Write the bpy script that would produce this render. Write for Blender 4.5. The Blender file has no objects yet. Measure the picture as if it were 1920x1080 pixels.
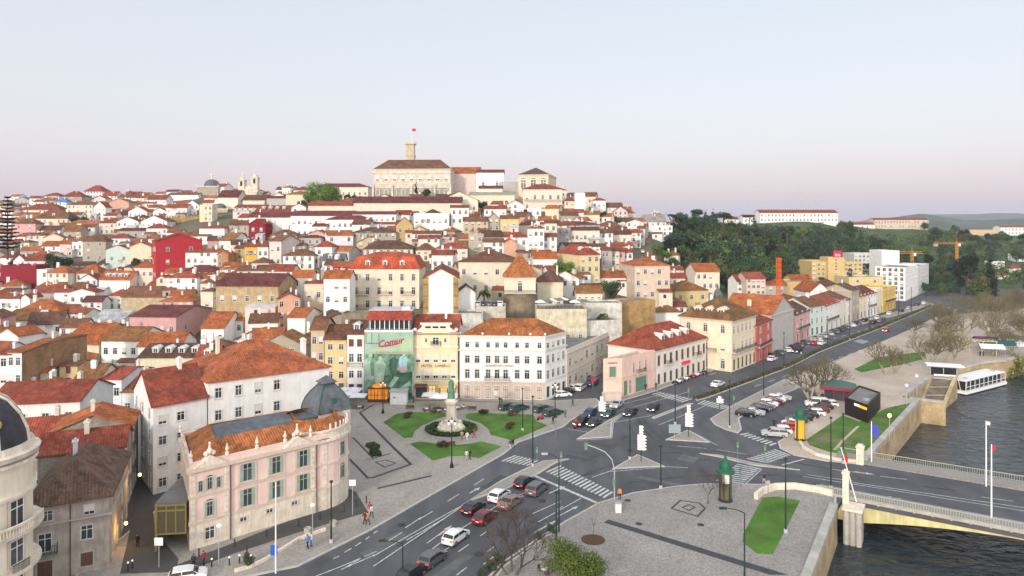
import bpy, bmesh, math, random, re
from mathutils import Vector, Matrix, noise as mnoise
R = random.Random(11)
S = bpy.context.scene
COL = S.collection
rad = math.radians
# ---------------------------------------------------------------- camera, sky, sun, exposure
F, HX, HY, CH = 1320.0, 960.0, 418.0, 40.0          # lens in pixels of the 1920 px frame, horizon row, camera height (m)
cd = bpy.data.cameras.new("camera"); cam = bpy.data.objects.new("camera", cd); COL.objects.link(cam)
cam.location = (0, 0, CH); cam.rotation_euler = (rad(90), 0, 0)
cd.sensor_width = 36; cd.lens = 36*F/1920; cd.shift_y = -(540-HY)/1920
cd.clip_start = 1; cd.clip_end = 40000
S.camera = cam
W = bpy.data.worlds.new("World"); S.world = W; W.use_nodes = True
SUN_EL, SUN_AZ = 16.0, 206.0                         # low sun behind the camera, azimuth clockwise from +Y
wn = W.node_tree; wn.nodes.clear()
wo = wn.nodes.new("ShaderNodeOutputWorld"); add = wn.nodes.new("ShaderNodeAddShader")
b1 = wn.nodes.new("ShaderNodeBackground"); b2 = wn.nodes.new("ShaderNodeBackground")
sk = wn.nodes.new("ShaderNodeTexSky"); sk.sky_type = 'NISHITA'; sk.sun_disc = False
sk.sun_elevation = rad(SUN_EL); sk.sun_rotation = rad(SUN_AZ); sk.air_density = 1.0; sk.dust_density = 2.0
b1.inputs[1].default_value = 0.05
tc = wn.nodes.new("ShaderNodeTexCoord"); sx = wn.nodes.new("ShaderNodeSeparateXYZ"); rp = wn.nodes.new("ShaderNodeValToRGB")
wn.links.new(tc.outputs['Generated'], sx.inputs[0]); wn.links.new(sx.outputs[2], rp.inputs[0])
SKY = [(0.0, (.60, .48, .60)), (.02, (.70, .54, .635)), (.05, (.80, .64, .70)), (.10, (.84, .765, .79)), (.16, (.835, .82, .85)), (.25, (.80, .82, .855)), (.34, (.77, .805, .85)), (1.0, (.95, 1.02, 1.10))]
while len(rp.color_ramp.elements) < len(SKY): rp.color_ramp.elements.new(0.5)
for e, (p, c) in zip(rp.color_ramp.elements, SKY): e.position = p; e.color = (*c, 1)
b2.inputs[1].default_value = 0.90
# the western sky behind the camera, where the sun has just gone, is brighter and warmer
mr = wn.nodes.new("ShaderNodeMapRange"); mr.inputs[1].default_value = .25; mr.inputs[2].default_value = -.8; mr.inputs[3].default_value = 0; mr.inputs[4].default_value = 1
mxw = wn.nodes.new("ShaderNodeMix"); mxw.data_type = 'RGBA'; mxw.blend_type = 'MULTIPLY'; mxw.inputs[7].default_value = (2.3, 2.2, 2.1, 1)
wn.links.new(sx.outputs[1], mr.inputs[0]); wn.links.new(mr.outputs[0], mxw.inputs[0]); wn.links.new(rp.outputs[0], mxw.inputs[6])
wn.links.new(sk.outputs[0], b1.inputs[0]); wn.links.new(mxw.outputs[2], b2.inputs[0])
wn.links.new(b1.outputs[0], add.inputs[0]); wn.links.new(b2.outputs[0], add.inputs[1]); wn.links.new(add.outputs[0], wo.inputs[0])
sl = bpy.data.lights.new("sun", 'SUN'); sl.energy = 2.7; sl.angle = rad(5); sl.color = (1.0, .92, .81)
so = bpy.data.objects.new("sun", sl); COL.objects.link(so)
sd = Vector((math.sin(rad(SUN_AZ))*math.cos(rad(SUN_EL)), math.cos(rad(SUN_AZ))*math.cos(rad(SUN_EL)), math.sin(rad(SUN_EL))))
so.rotation_euler = sd.to_track_quat('Z', 'Y').to_euler()
S.view_settings.view_transform = 'Standard'; S.view_settings.look = 'None'; S.view_settings.exposure = -0.12; S.view_settings.gamma = 1
S.cycles.use_denoising = True
S.cycles.max_bounces = 6; S.cycles.diffuse_bounces = 3; S.cycles.glossy_bounces = 2; S.cycles.volume_bounces = 0
# ---------------------------------------------------------------- helpers
def G(px, py, z=0.0):
    Y = F*(CH-z)/(py-HY); return Vector(((px-HX)*Y/F, Y, z))
def at(px, Y, z=0.0): return Vector(((px-HX)*Y/F, Y, z))
def pix(v): return (HX+F*v[0]/v[1], HY+F*(CH-v[2])/v[1])
def zof(py, Y): return CH-(py-HY)*Y/F
def tag(o, label=None, cat=None, group=None, kind=None):
    if label: o["label"] = label
    if cat: o["category"] = cat
    if group: o["group"] = group
    if kind: o["kind"] = kind
    return o
def empty(name, loc, rz=0):
    o = bpy.data.objects.new(name, None); COL.objects.link(o); o.location = loc; o.rotation_euler = (0, 0, rz)
    o.empty_display_size = .5; return o
def link(name, me, parent=None, loc=(0, 0, 0), rz=0, scale=None, color=None):
    o = bpy.data.objects.new(name, me); COL.objects.link(o); o.location = loc; o.rotation_euler = (0, 0, rz)
    if scale: o.scale = scale
    if color: o.color = (*color, 1)
    if parent: o.parent = parent
    return o
def children(o): return [c for c in COL.objects if c.parent == o]
class MB:
    def __init__(s): s.v = []; s.f = []; s.m = []; s.uv = []
    def face(s, pts, m=0, uv=None):
        i = len(s.v); s.v += [tuple(p) for p in pts]; s.f.append(tuple(range(i, i+len(pts)))); s.m.append(m)
        s.uv.append(uv or [(p[0], p[1]) for p in pts])
    def box(s, x0, x1, y0, y1, z0, z1, m=0, T=None):
        c = [Vector(p) for p in ((x0,y0,z0),(x1,y0,z0),(x1,y1,z0),(x0,y1,z0),(x0,y0,z1),(x1,y0,z1),(x1,y1,z1),(x0,y1,z1))]
        if T: c = [T @ p for p in c]
        for q in ((0,1,5,4),(1,2,6,5),(2,3,7,6),(3,0,4,7),(4,5,6,7),(3,2,1,0)): s.face([c[k] for k in q], m, [(0,0),(1,0),(1,1),(0,1)])
        return s
    def prism(s, poly, z0, z1, m=0, mtop=None, bottom=False):
        n = len(poly)
        a = sum(poly[i][0]*poly[(i+1)%n][1]-poly[(i+1)%n][0]*poly[i][1] for i in range(n))
        if a < 0: poly = list(reversed(poly))
        for i in range(n):
            p, q = poly[i], poly[(i+1) % n]
            s.face([(p[0],p[1],z0),(q[0],q[1],z0),(q[0],q[1],z1),(p[0],p[1],z1)], m)
        s.face([(p[0],p[1],z1) for p in poly], m if mtop is None else mtop)
        if bottom: s.face([(p[0],p[1],z0) for p in reversed(poly)], m)
        return s
    def tube(s, p0, p1, r0, r1=None, n=8, m=0, cap=True):
        r1 = r0 if r1 is None else r1; p0 = Vector(p0); p1 = Vector(p1); d = (p1-p0)
        if d.length < 1e-6: return s
        d.normalize(); a = d.orthogonal().normalized(); b = d.cross(a)
        c0 = [p0+(a*math.cos(t)+b*math.sin(t))*r0 for t in (2*math.pi*k/n for k in range(n))]
        c1 = [p1+(a*math.cos(t)+b*math.sin(t))*r1 for t in (2*math.pi*k/n for k in range(n))]
        for k in range(n): s.face([c0[k], c0[(k+1)%n], c1[(k+1)%n], c1[k]], m)
        if cap: s.face(c1, m); s.face(list(reversed(c0)), m)
        return s
    def lathe(s, prof, n=16, c=(0,0,0), m=0, a0=0.0, a1=2*math.pi, ml=None):
        c = Vector(c)
        for j in range(len(prof)-1):
            (r0, z0), (r1, z1) = prof[j], prof[j+1]; mm = ml[j] if ml else m
            for k in range(n):
                t0 = a0+(a1-a0)*k/n; t1 = a0+(a1-a0)*(k+1)/n
                q = [c+Vector((r0*math.cos(t0), r0*math.sin(t0), z0)), c+Vector((r0*math.cos(t1), r0*math.sin(t1), z0)), c+Vector((r1*math.cos(t1), r1*math.sin(t1), z1)), c+Vector((r1*math.cos(t0), r1*math.sin(t0), z1))]
                if r1 < 1e-5: q = q[:3]
                elif r0 < 1e-5: q = [q[0], q[2], q[3]]
                s.face(q, mm)
        return s
    def ball(s, c, r, n=8, m=0, sz=1.0):
        return s.lathe([(r*math.sin(math.pi*k/n)+(1e-6 if k in (0,n) else 0), -r*sz*math.cos(math.pi*k/n)) for k in range(n+1)], n+2, c, m)
    def mesh(s, name, mats, smooth=False, merge=False):
        me = bpy.data.meshes.new(name); me.from_pydata(s.v, [], s.f)
        ul = me.uv_layers.new(name="UVMap"); k = 0
        for uv in s.uv:
            for c in uv: ul.data[k].uv = c; k += 1
        for m in (mats if isinstance(mats, (list, tuple)) else [mats]): me.materials.append(m)
        me.polygons.foreach_set("material_index", s.m)
        if smooth or merge:
            b = bmesh.new(); b.from_mesh(me); bmesh.ops.remove_doubles(b, verts=b.verts, dist=1e-4)
            for f in b.faces: f.smooth = smooth
            b.to_mesh(me); b.free()
        me.update(); return me
    def build(s, name, mats, parent=None, loc=(0,0,0), rz=0, smooth=False, color=None):
        return link(name, s.mesh(name, mats, smooth), parent, loc, rz, None, color)
# ---------------------------------------------------------------- materials
def N(nt, t, **k):
    n = nt.nodes.new(t)
    for a, v in k.items(): setattr(n, a, v)
    return n
def mat(name, col=None, rough=.85, metal=0.0, n1=None, n2=None, bump=0.0, bscale=3.0, objcol=False, spec=.3, coord='Object', tint=None, emit=None, estr=0, transm=0, rnd=0.0, island=0.0, brick=None, tiles=False):
    """base colour (or the object's own colour) times up to two noises: n = (scale, low, high[, detail])"""
    m = bpy.data.materials.new(name); m.use_nodes = True; nt = m.node_tree; L = nt.links
    b = nt.nodes["Principled BSDF"]; b.inputs['Roughness'].default_value = rough; b.inputs['Metallic'].default_value = metal
    b.inputs['Specular IOR Level'].default_value = spec
    if transm: b.inputs['Transmission Weight'].default_value = transm
    co = N(nt, "ShaderNodeTexCoord").outputs[coord if coord != 'World' else 'Object']
    if coord == 'World': co = N(nt, "ShaderNodeNewGeometry").outputs['Position']
    if objcol: src = N(nt, "ShaderNodeObjectInfo").outputs['Color']
    else:
        r = N(nt, "ShaderNodeRGB"); r.outputs[0].default_value = (*col, 1); src = r.outputs[0]
    def mul(src, fac):
        x = N(nt, "ShaderNodeVectorMath", operation='SCALE'); L.new(src, x.inputs[0]); L.new(fac, x.inputs['Scale']); return x.outputs[0]
    if brick:
        bt = N(nt, "ShaderNodeTexBrick"); bt.inputs['Scale'].default_value = brick[0]; bt.inputs['Mortar Size'].default_value = .02
        bt.inputs['Color1'].default_value = (1,1,1,1); bt.inputs['Color2'].default_value = (brick[1],)*3+(1,); bt.inputs['Mortar'].default_value = (brick[2],)*3+(1,)
        tcu = N(nt, "ShaderNodeTexCoord"); L.new(tcu.outputs['UV'], bt.inputs['Vector'])
        x = N(nt, "ShaderNodeVectorMath", operation='MULTIPLY'); L.new(src, x.inputs[0]); L.new(bt.outputs[0], x.inputs[1]); src = x.outputs[0]
    hgt = None
    if tiles:
        tcu = N(nt, "ShaderNodeTexCoord"); sp = N(nt, "ShaderNodeSeparateXYZ"); L.new(tcu.outputs['UV'], sp.inputs[0])
        sn = N(nt, "ShaderNodeMath", operation='SINE'); mm = N(nt, "ShaderNodeMath", operation='MULTIPLY'); mm.inputs[1].default_value = 2*math.pi/.36
        L.new(sp.outputs[0], mm.inputs[0]); L.new(mm.outputs[0], sn.inputs[0])
        fr = N(nt, "ShaderNodeMath", operation='PINGPONG'); fr.inputs[1].default_value = .22; L.new(sp.outputs[1], fr.inputs[0])
        ma = N(nt, "ShaderNodeMath", operation='MULTIPLY_ADD'); ma.inputs[1].default_value = .13; ma.inputs[2].default_value = .95; L.new(sn.outputs[0], ma.inputs[0])
        ad = N(nt, "ShaderNodeMath", operation='MULTIPLY_ADD'); ad.inputs[1].default_value = -.35; L.new(fr.outputs[0], ad.inputs[0]); L.new(ma.outputs[0], ad.inputs[2])
        src = mul(src, ad.outputs[0]); hgt = sn.outputs[0]
        # individual tiles of slightly different firing
        vt = N(nt, "ShaderNodeVectorMath", operation='MULTIPLY'); vt.inputs[1].default_value = (2.4, 2.0, 1); L.new(tcu.outputs['UV'], vt.inputs[0])
        wh = N(nt, "ShaderNodeTexVoronoi"); wh.inputs['Scale'].default_value = 1.0; L.new(vt.outputs[0], wh.inputs['Vector'])
        sp2 = N(nt, "ShaderNodeSeparateXYZ"); L.new(wh.outputs['Color'], sp2.inputs[0])
        mr = N(nt, "ShaderNodeMapRange"); mr.inputs[3].default_value = .72; mr.inputs[4].default_value = 1.25; L.new(sp2.outputs[0], mr.inputs[0]); src = mul(src, mr.outputs[0])
    for q in (n1, n2):
        if not q: continue
        t = N(nt, "ShaderNodeTexNoise"); t.inputs['Scale'].default_value = q[0]; t.inputs['Detail'].default_value = q[3] if len(q) > 3 else 5
        if len(q) > 4:
            mp = N(nt, "ShaderNodeMapping"); mp.inputs['Scale'].default_value = q[4]; L.new(co, mp.inputs[0]); L.new(mp.outputs[0], t.inputs['Vector'])
        else: L.new(co, t.inputs['Vector'])
        mr = N(nt, "ShaderNodeMapRange"); mr.inputs[1].default_value = .3; mr.inputs[2].default_value = .7; mr.inputs[3].default_value = q[1]; mr.inputs[4].default_value = q[2]
        L.new(t.outputs[0], mr.inputs[0]); src = mul(src, mr.outputs[0])
    if tint:   # patches of another colour: (rgb, scale, lo, hi)
        t = N(nt, "ShaderNodeTexNoise"); t.inputs['Scale'].default_value = tint[1]; t.inputs['Detail'].default_value = 6; L.new(co, t.inputs['Vector'])
        mr = N(nt, "ShaderNodeMapRange"); mr.inputs[1].default_value = tint[2]; mr.inputs[2].default_value = tint[3]; L.new(t.outputs[0], mr.inputs[0])
        mx = N(nt, "ShaderNodeMix", data_type='RGBA'); L.new(mr.outputs[0], mx.inputs[0]); L.new(src, mx.inputs[6]); mx.inputs[7].default_value = (*tint[0], 1); src = mx.outputs[2]
    if rnd:
        oi = N(nt, "ShaderNodeObjectInfo"); mr = N(nt, "ShaderNodeMapRange"); mr.inputs[3].default_value = 1-rnd; mr.inputs[4].default_value = 1+rnd; L.new(oi.outputs['Random'], mr.inputs[0]); src = mul(src, mr.outputs[0])
    if island:
        gi = N(nt, "ShaderNodeNewGeometry"); mr = N(nt, "ShaderNodeMapRange"); mr.inputs[3].default_value = 1-island; mr.inputs[4].default_value = 1+island; L.new(gi.outputs['Random Per Island'], mr.inputs[0]); src = mul(src, mr.outputs[0])
    L.new(src, b.inputs['Base Color'])
    if bump:
        bp = N(nt, "ShaderNodeBump"); bp.inputs['Strength'].default_value = bump
        if hgt is None:
            t = N(nt, "ShaderNodeTexNoise"); t.inputs['Scale'].default_value = bscale; L.new(co, t.inputs['Vector']); hgt = t.outputs[0]
        bp.inputs['Distance'].default_value = .08
        L.new(hgt, bp.inputs['Height']); L.new(bp.outputs[0], b.inputs['Normal'])
    if emit: b.inputs['Emission Color'].default_value = (*emit, 1); b.inputs['Emission Strength'].default_value = estr
    return m
STREAK = (1, 1, .22)
PLASTER = mat("plaster", objcol=True, rough=.9, n1=(.5, .9, 1.05, 4), n2=(1.6, .9, 1.04, 6, STREAK), tint=((.34,.31,.27), .8, .70, .95))
OLDWALL = mat("weathered_plaster", objcol=True, rough=.95, n1=(.5, .72, 1.15, 8), n2=(2.2, .74, 1.1, 8, STREAK), tint=((.19,.17,.14), .45, .56, .84), bump=.3)
MASON = mat("stone_masonry", objcol=True, rough=.95, n1=(.4, .7, 1.2, 6), n2=(5, .75, 1.15, 8), tint=((.13,.11,.085), .3, .56, .8), brick=(.9, .8, .6), bump=.3)
QUAY = mat("quay_masonry", (.50,.38,.22), rough=.9, n1=(.25, .7, 1.2, 6), n2=(3, .8, 1.1, 8, STREAK), tint=((.12,.11,.09), .35, .58, .82), brick=(.6, .86, .6))
TILE = mat("roof_tiles", objcol=True, rough=.9, n1=(.35, .60, 1.28, 8), n2=(2.5, .74, 1.18, 6), tint=((.12,.07,.04), .4, .54, .88), tiles=True, bump=.35)
OLDTILE = mat("old_roof_tiles", objcol=True, rough=.95, n1=(.6, .5, 1.4, 8), n2=(5, .6, 1.35, 6), tint=((.16,.12,.075), 1.1, .46, .75), tiles=True, bump=.6)
SLATE = mat("slate", (.12,.135,.15), rough=.6, n1=(1.2, .7, 1.25, 6), brick=(2.0, .8, .7))
STONE = mat("dressed_stone", (.72,.64,.52), rough=.9, n1=(.9, .82, 1.08, 6), n2=(3, .85, 1.1, 6, STREAK))
TRIM = mat("window_surround", objcol=True, rough=.85, n1=(2, .86, 1.06))
WHITE = mat("white_paint", (.78,.78,.76), rough=.55, n1=(1.5, .88, 1.04))
GLASS = mat("window_glass", (.05,.057,.065), rough=.08, spec=.6, rnd=.75)
BLIND = mat("roller_blind", (.62,.60,.55), rough=.8, n1=(3, .9, 1.05))
WOODB = mat("brown_shutter", (.13,.06,.04), rough=.7, n1=(3, .8, 1.1))
GREENP = mat("green_paint", (.12,.23,.17), rough=.6, n1=(3, .85, 1.1))
SAGE = mat("sage_paint", (.30,.37,.30), rough=.6, n1=(3, .85, 1.1))
IRON = mat("wrought_iron", (.035,.035,.035), rough=.6)
POLE = mat("dark_green_paint", (.018,.035,.03), rough=.55, n1=(2, .8, 1.15))
GREYM = mat("galvanised_metal", (.45,.46,.47), rough=.5, metal=.4, n1=(3, .85, 1.1))
WHITEM = mat("white_metal", (.8,.8,.8), rough=.4)
CONC = mat("concrete", (.42,.40,.36), rough=.9, n1=(.6, .75, 1.12, 6), n2=(6, .85, 1.1))
ASPH = mat("asphalt", (.088,.09,.098), rough=.85, n1=(.06, .8, 1.2, 6), n2=(.5, .8, 1.16, 5, (1,.12,1)), coord='World', tint=((.05,.051,.055), .16, .58, .8))
COBBLE = mat("limestone_cobble", (.31,.28,.25), rough=.9, n1=(.08, .84, 1.12, 6), n2=(3.0, .80, 1.18, 8), coord='World', tint=((.2,.185,.165), .35, .58, .8))
COBBLE2 = mat("speckled_cobble", (.275,.255,.235), rough=.9, n1=(.1, .84, 1.12, 6), n2=(4.5, .66, 1.32, 8), coord='World', tint=((.17,.155,.14), .3, .62, .85))
GRAVEL = mat("gravel_path", (.46,.38,.31), rough=.95, n1=(.09, .8, 1.15, 6), n2=(2, .85, 1.12, 6), coord='World')
DARKCOB = mat("dark_cobble", (.075,.07,.068), rough=.9, n1=(.3, .8, 1.2, 6), n2=(6, .75, 1.2), coord='World')
BASALT = mat("basalt_band", (.055,.055,.06), rough=.8, n2=(4, .8, 1.2), coord='World')
KERB = mat("kerb_stone", (.48,.46,.42), rough=.85, n1=(1, .85, 1.1))
LINE = mat("road_paint", (.62,.62,.60), rough=.7, n1=(2.5, .45, 1.1, 8), coord='World')
GRASS = mat("mown_grass", (.066,.155,.018), rough=.95, n1=(.25, .62, 1.3, 6), n2=(6, .5, 1.5, 8), coord='World', tint=((.12,.12,.045), .3, .54, .8))
ROUGHG = mat("patchy_grass", (.07,.155,.02), rough=.95, n1=(.3, .7, 1.25, 6), n2=(4, .7, 1.3, 8), coord='World', tint=((.19,.15,.085), .16, .5, .68))
EARTH = mat("earth", (.12,.085,.05), rough=.95, n1=(2, .7, 1.2))
LEAF = mat("leaves", objcol=True, rough=.75, rnd=.22, island=.5, spec=.2)
BARK = mat("bark", (.12,.10,.08), rough=.95, n1=(3, .7, 1.3))
PLANEBARK = mat("plane_bark", (.40,.35,.24), rough=.9, n1=(2.5, .55, 1.2), tint=((.2,.17,.11), 2.0, .5, .7))
DARKTWIG = mat("dark_twigs", (.075,.055,.045), rough=.95)
TWIG = mat("bare_twigs", (.15,.13,.075), rough=.95, rnd=.25)
PAINT = mat("car_paint", objcol=True, rough=.28, spec=.5)
CGLASS = mat("car_glass", (.02,.024,.03), rough=.06, spec=.6)
RUBBER = mat("rubber", (.018,.018,.018), rough=.85)
RIM = mat("wheel_rim", (.4,.4,.41), rough=.35, metal=.8)
HEADL = mat("headlamp", (.85,.85,.8), rough=.2, emit=(1,.93,.8), estr=2.5)
HEADOFF = mat("headlamp_off", (.65,.66,.66), rough=.15)
TAILL = mat("tail_lamp_lit", (.6,.02,.02), rough=.3, emit=(1,.05,.03), estr=1.6)
TAILOFF = mat("tail_lamp", (.30,.02,.02), rough=.3)
CLOTH = mat("cloth", objcol=True, rough=.9, n1=(9, .8, 1.15))
SKIN = mat("skin", (.48,.30,.22), rough=.7)
BRONZE = mat("green_bronze", (.09,.20,.14), rough=.6, n1=(3, .6, 1.4))
LAMPON = mat("street_light_glow", (1,.75,.35), emit=(1,.55,.13), estr=14)
LAMPW = mat("white_lamp_glass", (.8,.8,.78), rough=.3, emit=(1,.95,.85), estr=.5)
AMBER = mat("amber_lit_tent", (.70,.22,.02), rough=.6, emit=(1,.33,.015), estr=.4, n1=(.6,.5,1.3))
SHOPGLOW = mat("lit_shop_window", (.5,.35,.15), rough=.4, emit=(1,.66,.28), estr=.8, n1=(1.2,.5,1.4))
FABRICW = mat("white_canvas", (.68,.68,.70), rough=.8, n1=(2,.9,1.05))
METALROOF = mat("grey_metal_roof", (.50,.51,.53), rough=.5, metal=.2, n1=(.5,.8,1.1))
FLATROOF = mat("grey_flat_roof", (.20,.195,.185), rough=.9, n1=(.5,.75,1.2), n2=(5,.85,1.1))
BLACKCLAD = mat("black_cladding", (.022,.014,.016), rough=.5, n1=(6,.8,1.2,2,(8,8,.1)))
CREAMCONC = mat("painted_concrete", (.60,.54,.27), rough=.85, n1=(.4,.75,1.1,6), n2=(2,.8,1.1,6,STREAK))
ORANGEM = mat("orange_crane_paint", (.75,.11,.012), rough=.5)
YELLOWM = mat("yellow_crane_paint", (.60,.27,.03), rough=.5)
def flatmat(name, c, rough=.7): return mat(name, c, rough)
RED = flatmat("red_paint", (.55,.025,.03)); ORANGEP = flatmat("orange_paint", (.75,.3,.02)); BLUE = flatmat("blue_cloth", (.06,.07,.45)); TEAL = flatmat("teal_paint", (.03,.22,.19))
WINE = flatmat("wine_red_paint", (.28,.02,.07)); SIGNY = flatmat("yellow_paint", (.70,.42,.03)); BLACK = flatmat("black_paint", (.012,.012,.012)); TXTD = flatmat("dark_lettering", (.12,.09,.07)); PINKRED = flatmat("crimson_lettering", (.42,.02,.07))
# wall and roof colours
WC = dict(w=(.80,.79,.76), c=(.72,.65,.52), y=(.64,.50,.25), o=(.50,.36,.17), p=(.62,.36,.35), r=(.45,.035,.045), s=(.40,.36,.29), b=(.70,.74,.78), m=(.56,.65,.60), k=(.62,.36,.25), t=(.52,.42,.27), Y=(.66,.42,.08), g=(.42,.41,.39), R=(.24,.02,.03), P=(.68,.56,.52), C=(.70,.63,.46), n=(.40,.20,.10))
RC = dict(o=(.40,.118,.035), r=(.30,.064,.036), b=(.19,.082,.045), d=(.125,.062,.042), m=(.15,.035,.035), g=(.17,.17,.175), B=(.08,.22,.50), l=(.55,.55,.56), n=(.27,.12,.04), O=(.39,.108,.03))
WN = dict(w="white", c="cream", y="yellow", o="ochre", p="pink", r="red", s="stone grey", b="bluish white", m="mint", k="salmon", t="tan", Y="bright yellow", g="grey", R="maroon", P="pale pink", C="pale yellow", n="brown")
RN = dict(o="orange", r="red", b="brown", d="dark brown", m="maroon", g="slate grey", B="blue", l="pale metal", n="russet", O="bright orange")
# ---------------------------------------------------------------- terrain height
TCOL = {-200:[(0,0),(300,0),(345,8),(430,28),(520,44),(620,60),(700,62),(1200,50)],
 200:[(0,0),(255,0),(300,9),(400,29),(500,45),(580,58),(680,60),(1200,50)],
 420:[(0,0),(205,0),(235,8),(300,21),(400,40),(480,52),(560,60),(650,60),(1200,50)],
 560:[(0,0),(182,0),(215,8),(290,25),(360,40),(430,52),(520,58),(650,56),(1200,50)],
 760:[(0,0),(178,0),(190,7),(230,14),(300,30),(370,45),(425,55.5),(500,58),(700,54),(1200,45)],
 1000:[(0,0),(176,0),(190,8),(230,15),(300,30),(360,42),(410,51),(470,53),(600,44),(1200,35)],
 1100:[(0,0),(185,0),(205,4),(240,12),(300,24),(360,36),(420,47),(460,48),(600,36),(1200,30)],
 1210:[(0,0),(205,0),(240,8),(300,19),(360,28.5),(420,36),(460,40),(600,34),(1200,30)],
 1300:[(0,0),(235,0),(280,5),(340,15),(420,30),(480,38),(560,40),(700,38),(1200,34)],
 1500:[(0,0),(330,0),(380,4),(480,20),(600,36),(690,41),(800,41),(1200,36)],
 1700:[(0,0),(420,0),(560,8),(700,24),(800,33.5),(900,34),(1200,30)],
 1900:[(0,0),(500,0),(700,10),(900,21),(1200,24),(1500,28)],
 2600:[(0,0),(800,0),(1500,20)]}
_TK = sorted(TCOL)
def _prof(c, Y):
    for (a, za), (b, zb) in zip(c, c[1:]):
        if Y <= b:
            t = (Y-a)/(b-a); return za+(zb-za)*t
    return c[-1][1]
def T(px, Y):
    px = min(max(px, _TK[0]), _TK[-1])
    for a, b in zip(_TK, _TK[1:]):
        if px <= b:
            t = (px-a)/(b-a); t = t*t*(3-2*t)
            return _prof(TCOL[a], Y)*(1-t)+_prof(TCOL[b], Y)*t
def TX(x, y): return T(HX+F*x/y, y)
# ---------------------------------------------------------------- label engine: things wait here and get a label that singles each one out
PENDING, LM = [], []
def landmark(name, p): LM.append((name, pix(p)))
def pend(o, desc, p, group=None, flat=False): PENDING.append((o, desc, pix(p), group, flat))
ORD = ["", "second ", "third ", "fourth ", "fifth ", "sixth ", "seventh ", "eighth ", "ninth ", "tenth ", "eleventh ", "twelfth ", "thirteenth ", "fourteenth ", "fifteenth ", "sixteenth ", "seventeenth ", "eighteenth ", "nineteenth ", "twentieth "]
def resolve_labels():
    by = {}
    for o, d, p, g, fl in PENDING:
        best = None
        for n, q in LM:
            dx, dy = p[0]-q[0], (p[1]-q[1])*1.5; r = math.hypot(dx, dy)
            if r < 6: continue
            if best is None or r < best[0]: best = (r, n, dx, dy)
        r, n, dx, dy = best
        if abs(dy) > abs(dx)*.7: rel = ("beyond" if fl else "uphill of") if dy < 0 else ("this side of" if fl else "downhill of")
        else: rel = "on the river side of" if dx > 0 else "on the inland side of"
        by.setdefault((d, rel, n), []).append((r, o))
    for (d, rel, n), v in by.items():
        v.sort(key=lambda t: t[0])
        for k, (r, o) in enumerate(v):
            pre = "" if len(v) == 1 else ("first " if k == 0 else ORD[k] if k < len(ORD) else f"{k+1}th ")
            t = f"{pre}{d} {rel} {n}"
            if len(t.split()) > 16: t = re.sub(r"house with ([a-z ]+?) (pitched|gabled|hipped|flat|steep|sloping|pointed) roof", r"\1 roofed \2 house", t)
            if len(t.split()) > 16: t = t.replace(" on the river side of ", " riverward of ").replace(" on the inland side of ", " inland of ")
            o["label"] = t
# ---------------------------------------------------------------- windows (unit size: x -.5..+.5, z 0..1, wall plane y=0, outside is -y)
def win_mesh(style):
    b = MB(); e = .13
    stone, sash, glass = 0, 1, 2
    mats = [TRIM, WHITE, GLASS]
    if style in ('green', 'greenarch'): mats = [TRIM, SAGE, GLASS]
    if style == 'brown': mats = [TRIM, WOODB, WOODB]
    if style == 'blind': mats = [TRIM, BLIND, GLASS]
    if style == 'shop': mats = [TRIM, WOODB, GLASS]
    if style == 'lit': mats = [TRIM, WOODB, SHOPGLOW]
    if style == 'greendoor': mats = [TRIM, GREENP, GREENP]
    y0 = -.07
    b.box(-.5-e, -.5, y0, .02, -.05, 1.06, stone); b.box(.5, .5+e, y0, .02, -.05, 1.06, stone)
    b.box(-.5, .5, y0-.003, .02, 1.0, 1.075, stone); b.box(-.5-e-.05, .5+e+.05, y0-.05, .02, -.10, -.051, stone)
    if style in ('arch', 'greenarch'):
        for k in range(8):
            a0, a1 = math.pi*k/8, math.pi*(k+1)/8
            q = [(r*math.cos(a), -.075, 1.0+r*math.sin(a)*.36) for r, a in ((.5, a0), (.64, a0), (.64, a1), (.5, a1))]
            b.face(q, stone); b.face([(0, -.03, 1.0), (.5*math.cos(a0), -.03, 1.0+.18*math.sin(a0)), (.5*math.cos(a1), -.03, 1.0+.18*math.sin(a1))], glass)
    if style == 'brown':
        b.box(-.5, -.01, -.05, .02, 0, 1, sash); b.box(.01, .5, -.05, .02, 0, 1, glass)
        return b.mesh('window_brown', mats)
    b.box(-.5, .5, -.005, .02, 0, 1, glass)
    t = .055
    for x in (-.5+t/2, 0, .5-t/2): b.box(x-t/2, x+t/2, -.04, .02, 0, 1, sash)
    for z in (0.0, .68, 1-.035): b.box(-.5+t, -t/2, -.038, .02, z, z+.035, sash); b.box(t/2, .5-t, -.038, .02, z, z+.035, sash)
    if style == 'blind': b.box(-.5+t, .5-t, -.043, .02, .3, .98, sash)
    if style == 'shut':
        b.box(-1.02, -.52-e, -.1, -.075, 0, 1, 3); b.box(.52+e, 1.02, -.1, -.075, 0, 1, 3); mats = mats+[SAGE]
    if style in ('green', 'greenarch'):
        for s in (-1, 1): b.box(min(s*.5, s*.27), max(s*.5, s*.27), -.07, .02, 0, 1, sash)
    if style == 'greendoor': b.box(-.5+t, .5-t, -.05, .02, 0, .6, sash)
    return b.mesh('window_'+style, mats)
WM = {}
def wmesh(st):
    if st not in WM: WM[st] = win_mesh(st)
    return WM[st]
def pane_mesh():
    b = MB(); b.box(-.44, -.035, -.012, -.006, .05, .66); b.box(.035, .44, -.012, -.006, .05, .66); return b.mesh('pane', GLASS)
PANE = pane_mesh()
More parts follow.
